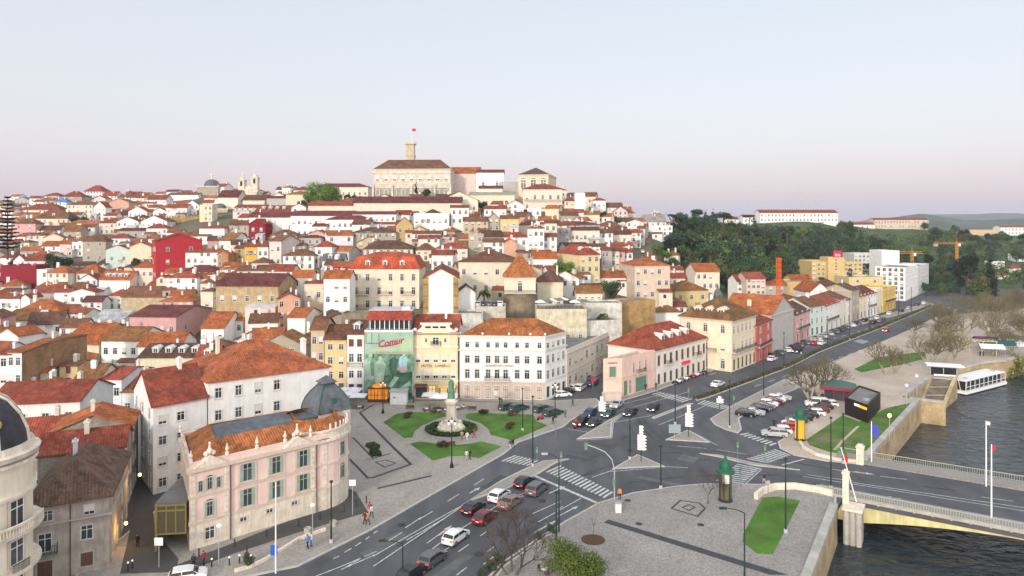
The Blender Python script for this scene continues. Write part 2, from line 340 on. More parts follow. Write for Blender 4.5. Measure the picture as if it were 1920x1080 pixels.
def balcony_mesh(w, d=.7, stone=False, h=.95):
    b = MB(); b.box(-w/2, w/2, -d, 0, -.18, 0, 0)
    if stone:
        b.box(-w/2, w/2, -d-.02, -d+.16, h-.14, h, 0); n = max(3, int(w/.35))
        for k in range(n+1): x = -w/2+.08+(w-.16)*k/n; b.box(x-.07, x+.07, -d+.0, -d+.13, 0, h-.14, 0)
    else:
        b.box(-w/2, w/2, -d, -d+.04, h-.05, h, 1); n = max(4, int(w/.22))
        for k in range(n+1): x = -w/2+.03+(w-.06)*k/n; b.box(x-.025, x+.025, -d, -d+.035, 0, h-.05, 1)
        for s in (-1, 1):
            b.box(s*w/2-.03, s*w/2+.03, -d+.04, 0, h-.05, h, 1)
            for k in range(3): y = -d+.1+k*.2; b.box(s*w/2-.015, s*w/2+.015, y, y+.03, 0, h-.05, 1)
    return b
# ---------------------------------------------------------------- houses
def off_quad(q, o):
    """push the sides of a counter-clockwise quad outwards by o"""
    n = len(q); out = []
    for i in range(n):
        p0, p1, p2 = Vector(q[i-1]), Vector(q[i]), Vector(q[(i+1) % n])
        d0 = (p1-p0).normalized(); d1 = (p2-p1).normalized()
        n0 = Vector((d0.y, -d0.x)); n1 = Vector((d1.y, -d1.x)); k = n0+n1
        k = k/max(.3, k.dot(n0)) if k.length > 1e-4 else n0
        out.append(p1+k*o)
    return out
def slope(b, pts, th=.2, m=0):
    """a roof slope with thickness; pts start with the eave edge (two points)"""
    P3 = [Vector(p) for p in pts]; u = (P3[1]-P3[0]).normalized(); nn = u.cross(P3[2]-P3[0]).normalized(); v = nn.cross(u)
    uv = [((p-P3[0]).dot(u), (p-P3[0]).dot(v)) for p in P3]
    b.face(P3, m, uv)
    lo = [p-Vector((0, 0, th)) for p in P3]
    for i in range(len(P3)):
        j = (i+1) % len(P3); b.face([lo[i], lo[j], P3[j], P3[i]], m, [(0,0),(.1,0),(.1,.05),(0,.05)])
    b.face(list(reversed(lo)), m, [(0,0)]*len(P3))
def roof_mb(q, h, rt, rise, ov=.35):
    b = MB(); e = off_quad(q, ov); E = [Vector((p.x, p.y, h)) for p in e]
    A, B, Cc, D = E; up = Vector((0, 0, rise))
    if rt == 'gab':
        r0, r1 = (A+D)/2+up, (B+Cc)/2+up
        slope(b, [A, B, r1, r0]); slope(b, [Cc, D, r0, r1])
    elif rt == 'gx':
        r0, r1 = (A+B)/2+up, (D+Cc)/2+up
        slope(b, [D, A, r0, r1]); slope(b, [B, Cc, r1, r0])
    elif rt == 'hip':
        w = ((B-A).length+(Cc-D).length)/2; d = ((D-A).length+(Cc-B).length)/2
        if w >= d:
            t = min(.5, d/2/w); m0, m1 = (A+D)/2, (B+Cc)/2; r0, r1 = m0.lerp(m1, t)+up, m0.lerp(m1, 1-t)+up
            slope(b, [A, B, r1, r0] if t < .499 else [A, B, r0]); slope(b, [Cc, D, r0, r1] if t < .499 else [Cc, D, r0]); slope(b, [B, Cc, r1]); slope(b, [D, A, r0])
        else:
            t = min(.5, w/2/d); m0, m1 = (A+B)/2, (D+Cc)/2; r0, r1 = m0.lerp(m1, t)+up, m0.lerp(m1, 1-t)+up
            slope(b, [B, Cc, r1, r0]); slope(b, [D, A, r0, r1]); slope(b, [A, B, r0]); slope(b, [Cc, D, r1])
    elif rt == 'pyr':
        c = (A+B+Cc+D)/4+up
        for p, s in ((A, B), (B, Cc), (Cc, D), (D, A)): slope(b, [p, s, c])
    elif rt == 'shed':
        slope(b, [A, B, Cc+up, D+up])
    elif rt == 'man':     # steep lower slope, flatter top
        i = off_quad(q, -min(1.7, rise*.45)); I = [Vector((p.x, p.y, h+rise*.72)) for p in i]
        for k in range(4): slope(b, [E[k], E[(k+1)%4], I[(k+1)%4], I[k]])
        c = sum(I, Vector())/4; w = (I[1]-I[0]).length; d = (I[2]-I[1]).length; t = min(.48, d/2/w) if w > d else .48
        r0 = ((I[0]+I[3])/2).lerp((I[1]+I[2])/2, t)+Vector((0,0,rise*.28)); r1 = ((I[0]+I[3])/2).lerp((I[1]+I[2])/2, 1-t)+Vector((0,0,rise*.28))
        slope(b, [I[0], I[1], r1, r0]); slope(b, [I[2], I[3], r0, r1]); slope(b, [I[1], I[2], r1]); slope(b, [I[3], I[0], r0])
    elif rt == 'flat':
        i = off_quad(q, -.3)
        b.prism([(p.x, p.y) for p in i], h-.4, h-.05)
    return b
CHIM = {}
def chimney_mesh(k):
    if k not in CHIM:
        b = MB(); w, d, hh = ((.8, .5, 1.7), (.5, .5, 1.4), (1.2, .6, 1.5))[k]
        b.box(-w/2, w/2, -d/2, d/2, -1.2, hh, 0); b.box(-w/2-.1, w/2+.1, -d/2-.1, d/2+.1, hh, hh+.15, 0); b.box(-w/2+.1, w/2-.1, -d/2+.1, d/2-.1, hh+.15, hh+.4, 1)
        CHIM[k] = b.mesh('chimney', [PLASTER, TILE])
    return CHIM[k]
DORM = {}
def dormer_mesh(kind=0):
    if kind not in DORM:
        b = MB(); b.box(-.7, .7, 0, 2.2, -.6, 1.3, 0); b.box(-.45, .45, -.04, 0, .15, 1.1, 2)
        b.box(-.04, .04, -.06, 0, .15, 1.1, 1); b.box(-.7, -.5, -.05, 0, 0, 1.3, 1); b.box(.5, .7, -.05, 0, 0, 1.3, 1)
        slope(b, [(-.9, -.2, 1.25), (-.9, 2.4, 1.25), (0, 2.4, 1.8), (0, -.2, 1.8)][::1], .1, 3); slope(b, [(.9, 2.4, 1.25), (.9, -.2, 1.25), (0, -.2, 1.8), (0, 2.4, 1.8)], .1, 3)
        b.face([(-.7, -.01, 1.3), (.7, -.01, 1.3), (0, -.01, 1.75)], 0)
        DORM[kind] = b.mesh('dormer', [PLASTER, WHITE, GLASS, TILE])
    return DORM[kind]
HOUSES = []      # (world footprint centre, radius)
def facade(root, wallo, p, q, rows, cols, z0, fh, style='plain', sill=.85, wh=1.75, ww=1.15, near=False, tc=(.62,.58,.5), skip=0.0, x0=0.0, x1=1.0, balc=(), zs=None):
    p, q = Vector(p), Vector(q); d = q-p; L = d.length
    if L < .5: return
    d.normalize(); a = math.atan2(d.y, d.x); nrm = Vector((d.y, -d.x))
    for r in range(rows):
        st = style[r] if isinstance(style, (list, tuple)) else style
        if st is None: continue
        hh = wh[r] if isinstance(wh, (list, tuple)) else wh; ss = sill[r] if isinstance(sill, (list, tuple)) else sill
        wd = ww[r] if isinstance(ww, (list, tuple)) else ww
        z = (zs[r] if zs else z0+r*fh+ss)
        for c in range(cols):
            if skip and R.random() < skip: continue
            s = st
            if st == 'plain' and R.random() < .22: s = 'blind'
            if st == 'mix': s = R.choice(('plain', 'plain', 'blind'))
            x = L*(x0+(x1-x0)*(c+.5)/cols); pos = p+d*x+nrm*.0
            o = link('window', wmesh(s), root, (pos.x, pos.y, z), a, (min(wd, L/cols*.62), 1, hh), tc)
            if near and s in ('plain', 'green', 'arch', 'greenarch'): link('pane', PANE, o)
    for (x, w, z) in balc:
        pos = p+d*(L*x); balcony_mesh(w).build('balcony', [STONE, IRON], root, (pos.x, pos.y, z), a)
def house(A, B, C_, D, z0, h, rt, rise, wc, rc, label=None, cat='house', name='house', fac=None, near=False, wallm=None, roofm=None, group=None, deep=4.0, ov=.35, chim=1, dorm=0, tc=None, desc=None, cornice=False, parapet=.8):
    """footprint A,B,C,D counter-clockwise (A,B the front from left to right), world xy"""
    A, B, C_, D = [Vector((p[0], p[1])) for p in (A, B, C_, D)]
    mid = (A+B)/2; ang = math.atan2((B-A).y, (B-A).x)
    root = empty(name, (mid.x, mid.y, z0), ang)
    ca, sa = math.cos(-ang), math.sin(-ang)
    q = [Vector(((p-mid).x*ca-(p-mid).y*sa, (p-mid).x*sa+(p-mid).y*ca)) for p in (A, B, C_, D)]
    col = WC[wc] if isinstance(wc, str) else wc; rcol = RC[rc] if isinstance(rc, str) else rc
    jit = R.uniform(.93, 1.04); col = tuple(c*jit for c in col)
    b = MB()
    top = h if rt != 'flat' else h+parapet
    for k in range(4):
        p, s = q[k], q[(k+1) % 4]; L = (s-p).length
        b.face([(p.x, p.y, -deep), (s.x, s.y, -deep), (s.x, s.y, top), (p.x, p.y, top)], 0, [(0, -deep), (L, -deep), (L, top), (0, top)])
        if (rt == 'gab' and k in (1, 3)) or (rt == 'gx' and k in (0, 2)):
            m = (p+s)/2; b.face([(p.x, p.y, h), (s.x, s.y, h), (m.x, m.y, h+rise-.12)], 0, [(0, h), (L, h), (L/2, h+rise)])
        if rt == 'shed' and k in (1, 3):
            pts = [(p.x, p.y, h), (s.x, s.y, h), (s.x, s.y, h+rise-.1)] if k == 1 else [(p.x, p.y, h), (s.x, s.y, h), (p.x, p.y, h+rise-.1)]
            b.face(pts, 0, [(0, h), (L, h), (L, h+rise)])
        if rt == 'shed' and k == 2: b.face([(p.x, p.y, h), (s.x, s.y, h), (s.x, s.y, h+rise-.1), (p.x, p.y, h+rise-.1)], 0)
    if rt == 'flat':   # inner side of the parapet and its coping
        i = off_quad(q, -.3)
        for k in range(4):
            p, s, pi, si = q[k], q[(k+1)%4], i[k], i[(k+1)%4]
            b.face([(p.x, p.y, top), (s.x, s.y, top), (si.x, si.y, top), (pi.x, pi.y, top)], 0)
            b.face([(si.x, si.y, h-.4), (pi.x, pi.y, h-.4), (pi.x, pi.y, top), (si.x, si.y, top)], 0)
    wall = b.build('wall', [wallm or PLASTER], root, color=col)
    rm = roofm or (FLATROOF if rt == 'flat' else SLATE if rc == 'g' else TILE)
    k_ = R.uniform(.8, 1.15); t_ = R.uniform(0, .3) if label is None else R.uniform(0, .12)
    ro = roof_mb(q, h, rt, rise, ov).build('roof', [rm], root, color=tuple(c*k_*(1-t_)+e_*t_ for c, e_ in zip(rcol, (.13,.075,.045))))
    tcol = tc or tuple(min(.7, c*.5+.28) for c in col)
    if cornice:
        cb = MB()
        for zc, pr, hc in cornice:
            for k in range(4):
                o = off_quad(q, pr); i = off_quad(q, -.02)
                p, s, pi, si = o[k], o[(k+1)%4], i[k], i[(k+1)%4]
                cb.face([(p.x,p.y,zc),(s.x,s.y,zc),(s.x,s.y,zc+hc),(p.x,p.y,zc+hc)]); cb.face([(p.x,p.y,zc+hc),(s.x,s.y,zc+hc),(si.x,si.y,zc+hc),(pi.x,pi.y,zc+hc)]); cb.face([(pi.x,pi.y,zc),(si.x,si.y,zc),(s.x,s.y,zc),(p.x,p.y,zc)])
        cb.build('cornice', TRIM, root, color=tcol)
    if fac:
        for k, f in fac.items():
            if k in (0, 1, 2, 3): 
                f = dict(f); rows = f.pop('rows'); cols = f.pop('cols'); fh = f.pop('fh', h/max(1, rows))
                facade(root, wall, q[k], q[(k+1) % 4], rows, cols, f.pop('z', 0), fh, near=near, tc=tcol, **f)
    w, d = (B-A).length, (D-A).length
    cpt = (q[0]+q[1]+q[2]+q[3])/4
    for k in range(chim):
        x = cpt.x+R.uniform(-.38, .38)*w; y = cpt.y+R.uniform(-.2, .3)*d
        zr = h+(rise*max(.15, 1-abs(y-cpt.y)/(d*.55)) if rt in ('gab', 'hip') else rise*max(.15, 1-abs(x-cpt.x)/(w*.55)) if rt in ('gx', 'pyr') else rise*.5 if rt != 'flat' else -.4)
        link('chimney', chimney_mesh(R.randrange(3)), ro, (x, y, zr-.3), R.choice((0, 1.57)), None, R.choice((WC['w'], WC['c'], WC['b'])), )
    if dorm and rt in ('gab', 'hip', 'man'):
        for k in range(dorm):
            x = q[0].x+w*(k+1)/(dorm+1) if rt != 'hip' else q[0].x+w*(.18+.64*(k+.5)/dorm)
            dy = .28*d/2 if rt != 'man' else .25
            link('dormer', dormer_mesh(), ro, (x, q[0].y+dy, h+(rise*.28 if rt != 'man' else rise*.18)), 0, None, WC['w'])
    tag(root, label, cat, group)
    cw = (A+B+C_+D)/4; HOUSES.append((cw, max((p-cw).length for p in (A, B, C_, D))))
    return root
def quad(A, yaw, w, d):
    """rectangle with front-middle A, front facing the camera turned by yaw (positive turns the front to the river)"""
    u = Vector((math.cos(yaw), math.sin(yaw))); v = Vector((-u.y, u.x)); A = Vector((A[0], A[1]))
    return A-u*w/2, A+u*w/2, A+u*w/2+v*d, A-u*w/2+v*d
def eave_depth(px, ye, hm, y0=150):
    best = None; Y = y0
    while Y < 1000:
        g = T(px, Y)+hm-(CH-(ye-HY)*Y/F)
        if best is None or g > best[0]: best = (g, Y)
        if g >= 0: return Y
        Y += 1.0
    return best[1]
FARTILE = mat('lean_to_tiles', (.22,.08,.04), .9, n1=(.4,.6,1.4,6), tiles=True)
BOX = []         # fronts the photo shows: px range, roof top row, lower row, depth
def hill_house(xl, xr, ye, yr, hm, rt, wc, rc, yaw=0, d=None, win=None, wallm=None, lab=None, name='house', cat='house', sidei=None, brick=False, dorm=0, chim=None, Y=None, side=None, st='mix', extra=None):
    xc = (xl+xr)/2; Y = Y or eave_depth(xc, ye, hm)
    w = max(3.0, (xr-xl)*Y/F/max(.5, math.cos(rad(yaw))))
    d = d or min(13, max(6.5, w*.75))
    ze = zof(ye, Y); z0 = ze-hm; f = at(xc, Y)
    yj = yaw if yaw else R.uniform(-7, 7)
    A, B, C_, D = quad(f, rad(yj), w, d)
    dm = d/2 if rt not in ('gx', 'flat') else 0
    rise = max(.7, zof(yr, Y+dm)-ze) if rt != 'flat' else .3
    rise = min(rise, (d*.5 if rt in ('gab', 'hip') else w*.5 if rt == 'gx' else rise)) if rt not in ('man', 'pyr') else rise
    if win is None: win = (max(1, round(w/2.9)), max(1, round(hm/3.1)))
    fac = {}
    if win[0]: fac[0] = dict(rows=win[1], cols=win[0], style=st, skip=.12, balc=((R.uniform(.3,.7), R.choice((1.6,2.6)), 3.1*R.choice((1,1,2))),) if win[1] > 1 and R.random() < .3 else ())
    if side or R.random() < .55:
        n, r = side or (max(1, round(d/4.5)), win[1] or 1)
        fac[sidei or (1 if xc < 960 else 3)] = dict(rows=r, cols=n, style='mix', skip=.3)
    root = house(A, B, C_, D, z0, hm, rt, rise, wc, rc, lab, cat, name, fac, wallm=wallm, dorm=dorm, chim=R.choice((0, 1, 1, 2)) if chim is None else chim, deep=6, group='houses on the old town hillside' if not lab else None)
    if brick:
        m = MB(); m.face([(w/2+.03,.1,-2),(w/2+.03,d-.1,-2),(w/2+.03,d-.1,hm-.1),(w/2+.03,.1,hm-.1)], 0, [(0,0),(d,0),(d,hm),(0,hm)]); m.face([(w/2+.03,.1,hm-.1),(w/2+.03,d-.1,hm-.1),(w/2+.03,d/2,hm+rise-.4)], 0, [(0,hm),(d,hm),(d/2,hm+rise)]); m.build('brick_wall', [MASON], root, color=(.42,.24,.13))
    if name == 'house' and w > 6 and R.random() < .5:      # lean-to beside or in front of the house
        m = MB(); aw, ah, ad = w*R.uniform(.3, .5), hm*R.uniform(.4, .65), R.uniform(2, 3.5); ax = R.choice((-w/2, w/2-aw)); m.box(ax, ax+aw, -ad, -.01, -5, ah, 0); m.box(ax+aw*.3, ax+aw*.3+1, -ad-.03, -ad-.005, ah-2.2, ah-.9, 2)
        slope(m, [(ax-.2,-ad-.3,ah-.05),(ax+aw+.2,-ad-.3,ah-.05),(ax+aw+.2,-.01,ah+ad*.32),(ax-.2,-.01,ah+ad*.32)], .15, 1); m.build('lean_to', [PLASTER, R.choice((FARTILE, FARTILE, METALROOF)), GLASS], root, color=R.choice((WC['w'], WC['c'], WC['s'], WC['P'])))
    if name == 'church':
        m = MB()
        for x in (-w/2+.7, w/2-.7): m.box(x-.7, x+.7, -.08, .3, hm-11, hm+.3)
        m.build('quoin', [MASON], root, color=(.42,.28,.10))
    hm_v = hm*F/Y
    BOX.append((xl, xr, yr, ye+hm_v*.75, Y))
    if not lab:
        n = win[1] if win[0] else 0
        big = 'long ' if w > 2.4*d else 'big ' if w*hm > 110 else 'small ' if w < 6.5 else ''
        rtxt = dict(gab='pitched', gx='gabled', hip='hipped', flat='flat', shed='sloping', pyr='pointed', man='steep')[rt]
        dtx = ' with dormers' if dorm else ''
        pend(root, f"{big}{WN.get(wc,'cream')} house with {RN.get(rc,'grey')} {rtxt} roof{dtx}", (f.x, Y, ze))
    return root
# ---------------------------------------------------------------- trees
def crown_mesh(name, lobes, n, size, seed, flat=.0):
    rr = random.Random(seed); b = MB()
    tot = sum(l[3]**2 for l in lobes)
    for (cx, cy, cz, r, sz) in lobes:
        for k in range(int(n*r*r/tot)):
            u = rr.uniform(-1, 1); t = rr.uniform(0, 6.283); s = math.sqrt(1-u*u); q = r*(rr.random()**.33)*rr.uniform(.75, 1.08)
            nv = Vector((s*math.cos(t), s*math.sin(t), u)); p = Vector((cx, cy, cz))+Vector((nv.x*q, nv.y*q, nv.z*q*sz))
            nn = (nv+Vector((rr.gauss(0, .5), rr.gauss(0, .5), rr.gauss(0, .5)+.3))).normalized(); a = nn.orthogonal().normalized(); c = nn.cross(a); w = size*rr.uniform(.6, 1.3)
            t2 = rr.uniform(0, 6.28); a2 = a*math.cos(t2)+c*math.sin(t2); c2 = nn.cross(a2)
            b.face([p-a2*w, p-c2*w*.55+a2*.1*w, p+a2*w, p+c2*w*.55], 0)
    return b.mesh(name, [LEAF])
def lobes_round(r, n, seed, zs=.8, base=None):
    rr = random.Random(seed); L = [(0, 0, 0, r*.72, zs)]
    for k in range(n):
        t = rr.uniform(0, 6.28); u = rr.uniform(-.5, .9); q = r*rr.uniform(.5, .72); s = math.sqrt(1-u*u)
        L.append((q*s*math.cos(t), q*s*math.sin(t), q*u*zs, r*rr.uniform(.28, .45), .9))
    return L
def trunk_mesh(h, r, seed, limbs=4, m=None):
    rr = random.Random(seed); b = MB(); b.tube((0,0,-1), (0,0,h*.5), r*1.25, r*.9, 8); b.tube((0,0,h*.5), (.1*r,0,h), r*.9, r*.5, 8)
    for k in range(limbs):
        t = 6.28*k/limbs+rr.uniform(-.4, .4); z = h*rr.uniform(.5, .85); b.tube((0,0,z), (math.cos(t)*h*.4, math.sin(t)*h*.4, z+h*.4), r*.5, r*.15, 6)
    return b.mesh('trunk', [m or BARK])
CR = {}
def protos():
    for k in range(4): CR['round', k] = (crown_mesh('crown', lobes_round(1, 9, k), 1500, .085, k), trunk_mesh(1.0, .07, k))
    for k in range(2): CR['fine', k] = (crown_mesh('crown', lobes_round(1, 12, k+20, .95), 5200, .05, k), trunk_mesh(1.0, .07, k))
    CR['dense', 0] = (crown_mesh('crown', lobes_round(1, 14, 31, .95), 15000, .028, 31), trunk_mesh(1.0, .07, 3))
    for k in range(3):
        rr = random.Random(50+k); L = []
        for j in range(9):
            f = j/8; L.append((rr.uniform(-.1, .1), rr.uniform(-.1, .1), -1+2.1*f, .62*(1-f)**.8+.08, .55))
        CR['conifer', k] = (crown_mesh('crown', L, 1500, .085, 60+k), trunk_mesh(1.0, .06, k))
    for k in range(2):     # umbrella pine
        rr = random.Random(80+k); L = [(rr.uniform(-.7, .7), rr.uniform(-.7, .7), rr.uniform(-.1, .25), rr.uniform(.3, .5), .45) for j in range(9)]
        CR['pine', k] = (crown_mesh('crown', L, 1100, .085, 90+k), trunk_mesh(1.0, .045, k))
    for k in range(2):
        rr = random.Random(120+k); L = [(rr.uniform(-.8, .8), rr.uniform(-.5, .5), rr.uniform(-.5, .3), rr.uniform(.3, .55), .8) for j in range(8)]
        CR['bush', k] = (crown_mesh('foliage', L, 1300, .09, 130+k), None)
GCOL = dict(dark=(.038,.070,.028), mid=(.05,.085,.028), light=(.10,.15,.035), bright=(.085,.155,.022), olive=(.085,.09,.035), blue=(.04,.072,.046), brown=(.10,.08,.05), black=(.014,.024,.016))
def tree(kind, k, loc, r, trunk_h, col, sz=1.0, name='tree'):
    """crown of radius r whose middle stands trunk_h above loc"""
    cm, tm = CR[kind, k]; root = empty(name, loc, R.uniform(0, 6.28))
    c = GCOL[col] if isinstance(col, str) else col
    link('crown' if kind != 'bush' else 'foliage', cm, root, (0, 0, trunk_h), 0, (r, r, r*sz), c)
    if tm: link('trunk', tm, root, (0, 0, 0), 0, (trunk_h*1.0, trunk_h*1.0, trunk_h))
    return root
def bare_mesh(seed, h, trunk_r, spread=1.0, levels=4, knobs=False, m=0, mt=1, first=.38, up=.55):
    rr = random.Random(seed); b = MB(); tw = MB()
    def grow(p, d, L, r, lv):
        q = p+d*L; (b if lv < 2 else tw).tube(p, q, r, r*.62, 6 if lv < 2 else 4 if lv < 3 else 3, 0, cap=(lv < 2))
        if lv >= levels: return
        if knobs and lv >= 1: (b if lv < 2 else tw).ball(q, r*1.1, 4)
        n = rr.choice((3, 4)) if lv < levels-1 else rr.choice((4, 5))
        for k in range(n):
            a = d.orthogonal().normalized(); c = d.cross(a); t = 6.28*k/n+rr.uniform(-.5, .5); sp = rr.uniform(.45, .95)*spread
            nd = (d+(a*math.cos(t)+c*math.sin(t))*sp+Vector((0, 0, up*.4))).normalized(); grow(q, nd, L*rr.uniform(.55, .85), r*.58, lv+1)
    grow(Vector((0, 0, -.3)), Vector((rr.uniform(-.05, .05), rr.uniform(-.05, .05), 1)), h*first, trunk_r, 0)
    return b, tw
BT = {}
def bare_protos():
    for k in range(3):
        b, t = bare_mesh(200+k, 1.0, .032, 1.0, 5, True, first=.34); BT['plane', k] = (b.mesh('trunk', [PLANEBARK]), t.mesh('crown', [TWIG]))
    for k in range(2):
        b, t = bare_mesh(220+k, 1.0, .024, .95, 6, False, first=.24, up=.5); BT['bare', k] = (b.mesh('trunk', [BARK]), t.mesh('crown', [DARKTWIG]))
def bare_tree(kind, k, loc, h, name='bare_tree'):
    root = empty(name, loc, R.uniform(0, 6.28)); a, c = BT[kind, k]
    link('trunk', a, root, (0,0,0), 0, (h, h, h)); link('crown', c, root, (0,0,0), 0, (h, h, h)); return root
protos(); bare_protos()
# ---------------------------------------------------------------- cars
def car_protos():
    out = {}
    for kind in ('hatch', 'sedan', 'estate', 'van'):
        L, Wd = dict(hatch=(4.0, 1.72), sedan=(4.5, 1.78), estate=(4.6, 1.82), van=(4.7, 1.9))[kind]
        H = dict(hatch=1.48, sedan=1.42, estate=1.62, van=1.95)[kind]
        # side profile from rear (x=-L/2) to front: lower body and roof line
        hl = L/2
        if kind == 'hatch': prof = [(-hl,.45),(-hl,.85),(-hl+.12,.98),(-hl+.5,H-.08),(-hl+.9,H),(.1,H-.02),(.55,H-.15),(1.15,.98),(hl-.25,.86),(hl,.66),(hl,.36)]
        elif kind == 'sedan': prof = [(-hl,.45),(-hl,.88),(-hl+.15,.98),(-hl+.75,1.0),(-hl+1.35,H-.04),(-.35,H),(.2,H-.06),(1.05,.98),(hl-.3,.84),(hl,.64),(hl,.36)]
        elif kind == 'estate': prof = [(-hl,.45),(-hl,.95),(-hl+.1,1.05),(-hl+.4,H-.06),(-hl+.8,H),(.1,H-.02),(.55,H-.14),(1.25,1.05),(hl-.25,.9),(hl,.68),(hl,.36)]
        else: prof = [(-hl,.45),(-hl,1.0),(-hl+.03,1.2),(-hl+.15,H-.08),(-hl+.5,H),(.6,H),(1.0,H-.2),(1.55,1.15),(hl-.15,.95),(hl,.68),(hl,.36)]
        b = MB(); ys = Wd/2
        def wid(z): return ys*(1-.16*max(0, (z-.9)/(H-.9))) if z > .9 else ys*(.94+.06*min(1, (z-.3)/.4))
        n = len(prof)
        bot = .28
        up = [(x, -wid(z), z) for x, z in prof]; up2 = [(x, wid(z), z) for x, z in prof]
        for k in range(n-1): b.face([up[k], up2[k], up2[k+1], up[k+1]], 0)
        xs = [p[0] for p in prof]
        for sgn, u in ((-1, up), (1, up2)):
            belt = [(-hl, sgn*ys*.97, bot)]+[(x, sgn*ys*.97, bot) for x in (-hl+.6, 0, hl-.6)]+[(hl, sgn*ys*.97, bot)]
            poly = [(-hl, sgn*ys*.94, bot)]+u+[(hl, sgn*ys*.94, bot)]
            b.face(poly if sgn < 0 and False else (poly[::-1] if sgn < 0 else poly), 0)
        b.face([(-hl, -ys*.94, bot), (hl, -ys*.94, bot), (hl, ys*.94, bot), (-hl, ys*.94, bot)], 0)
        b.face([(-hl, ys*.94, bot), up2[0], up[0], (-hl, -ys*.94, bot)], 0); b.face([(hl, -ys*.94, bot), up[-1], up2[-1], (hl, ys*.94, bot)], 0)
        body = b.mesh('body', [PAINT])
        # glass: rear and front screens and side panes, set just proud of the shell
        ri = {'hatch': (2, 3), 'sedan': (3, 4), 'estate': (2, 3), 'van': (2, 3)}[kind]; fi = {'hatch': (6, 7), 'sedan': (6, 7), 'estate': (6, 7), 'van': (6, 7)}[kind]
        def screen(i, j):
            g = MB(); (x0, z0), (x1, z1) = prof[i], prof[j]; nx, nz = -(z1-z0), (x1-x0); l = math.hypot(nx, nz); nx, nz = nx/l*.012, nz/l*.012
            q = [(x0+(x1-x0)*t, z0+(z1-z0)*t) for t in (.1, .92)]
            g.face([(q[0][0]+nx, -wid(q[0][1])*.9, q[0][1]+nz), (q[0][0]+nx, wid(q[0][1])*.9, q[0][1]+nz), (q[1][0]+nx, wid(q[1][1])*.9, q[1][1]+nz), (q[1][0]+nx, -wid(q[1][1])*.9, q[1][1]+nz)], 0); return g
        parts = [('windscreen', screen(*fi).mesh('windscreen', [CGLASS]), (0,0,0)), ('rear_window', screen(*ri).mesh('rear_window', [CGLASS]), (0,0,0))]
        xr, xf = prof[ri[1]][0]-.15, prof[fi[0]][0]
        for sg in (-1, 1):
            g = MB(); z0, z1 = prof[fi[1]][1]+.03, H-.14
            for (a, a2, c, c2) in ((xr-.2, xr+.1, (xr+xf)/2-.06, (xr+xf)/2-.06), ((xr+xf)/2+.04, (xr+xf)/2+.04, xf+.42, xf+.02)):
                q = [(a, sg*(wid(z0)+.006), z0), (c, sg*(wid(z0)+.006), z0), (c2, sg*(wid(z1)+.006), z1), (a2, sg*(wid(z1)+.006), z1)]; g.face(q if sg < 0 else q[::-1], 0)
            parts.append(('side_window', g.mesh('side_window', [CGLASS]), (0,0,0)))
        wb = MB(); wb.tube((0,-.1,0), (0,.1,0), .31, .31, 14, 0); wb.tube((0,-.108,0), (0,.108,0), .2, .2, 10, 1)
        wm = wb.mesh('wheel', [RUBBER, RIM])
        for x in (-hl+.78, hl-.78):
            for sg in (-1, 1): parts.append(('wheel', wm, (x, sg*(ys-.1), .31)))
        lm = {}
        for nm, on, off in (('headlight', HEADL, HEADOFF), ('tail_light', TAILL, TAILOFF)):
            for st, mm in (('on', on), ('off', off)):
                q = MB(); q.box(-.04, .04, -.19, .19, -.09, .09, 0); lm[nm, st] = q.mesh(nm, [mm])
        pl = MB(); pl.box(-.015, .015, -.26, .26, -.06, .06); plm = pl.mesh('number_plate', [WHITEM])
        mi = MB(); mi.box(-.08, .08, -.1, .1, -.06, .08); mim = mi.mesh('wing_mirror', [BLACK])
        parts += [('number_plate', plm, (-hl-.012, 0, .62)), ('number_plate', plm, (hl+.012, 0, .46))]
        for sg in (-1, 1): parts.append(('wing_mirror', mim, (xf+.25, sg*(ys+.08), prof[fi[1]][1]+.05)))
        out[kind] = (body, parts, lm, hl, ys)
    return out
CARP = car_protos()
CARC = dict(black=(.012,.012,.014), grey=(.10,.105,.115), silver=(.42,.43,.44), white=(.75,.75,.74), red=(.45,.015,.02), blue=(.02,.035,.11), darkred=(.12,.012,.02), brown=(.20,.15,.12), green=(.02,.07,.055))
def car(kind, p, heading, colour, lights=None, extra='', where=None, label=None, name='car'):
    body, parts, lm, hl, ys = CARP[kind]
    root = empty(name, p, heading)
    link('body', body, root, color=CARC[colour])
    for n, me, l in parts: link(n, me, root, l)
    for sg in (-1, 1):
        zt = .78 if kind in ('hatch', 'sedan') else .9
        link('headlight', lm['headlight', 'on' if lights == 'front' else 'off'], root, (hl-.02, sg*(ys-.28), .66)); link('tail_light', lm['tail_light', 'on' if lights == 'rear' else 'off'], root, (-hl+.01, sg*(ys-.26), zt))
    kn = dict(hatch='hatchback', sedan='saloon car', estate='estate car', van='van')[kind]
    cn = dict(darkred='dark red', green='dark green', blue='dark blue').get(colour, colour)
    tag(root, label, 'van' if kind == 'van' else 'car', None if label else 'cars on the streets')
    if not label: pend(root, f"{cn} {kn} {extra}".strip(), p, None, True)
    return root
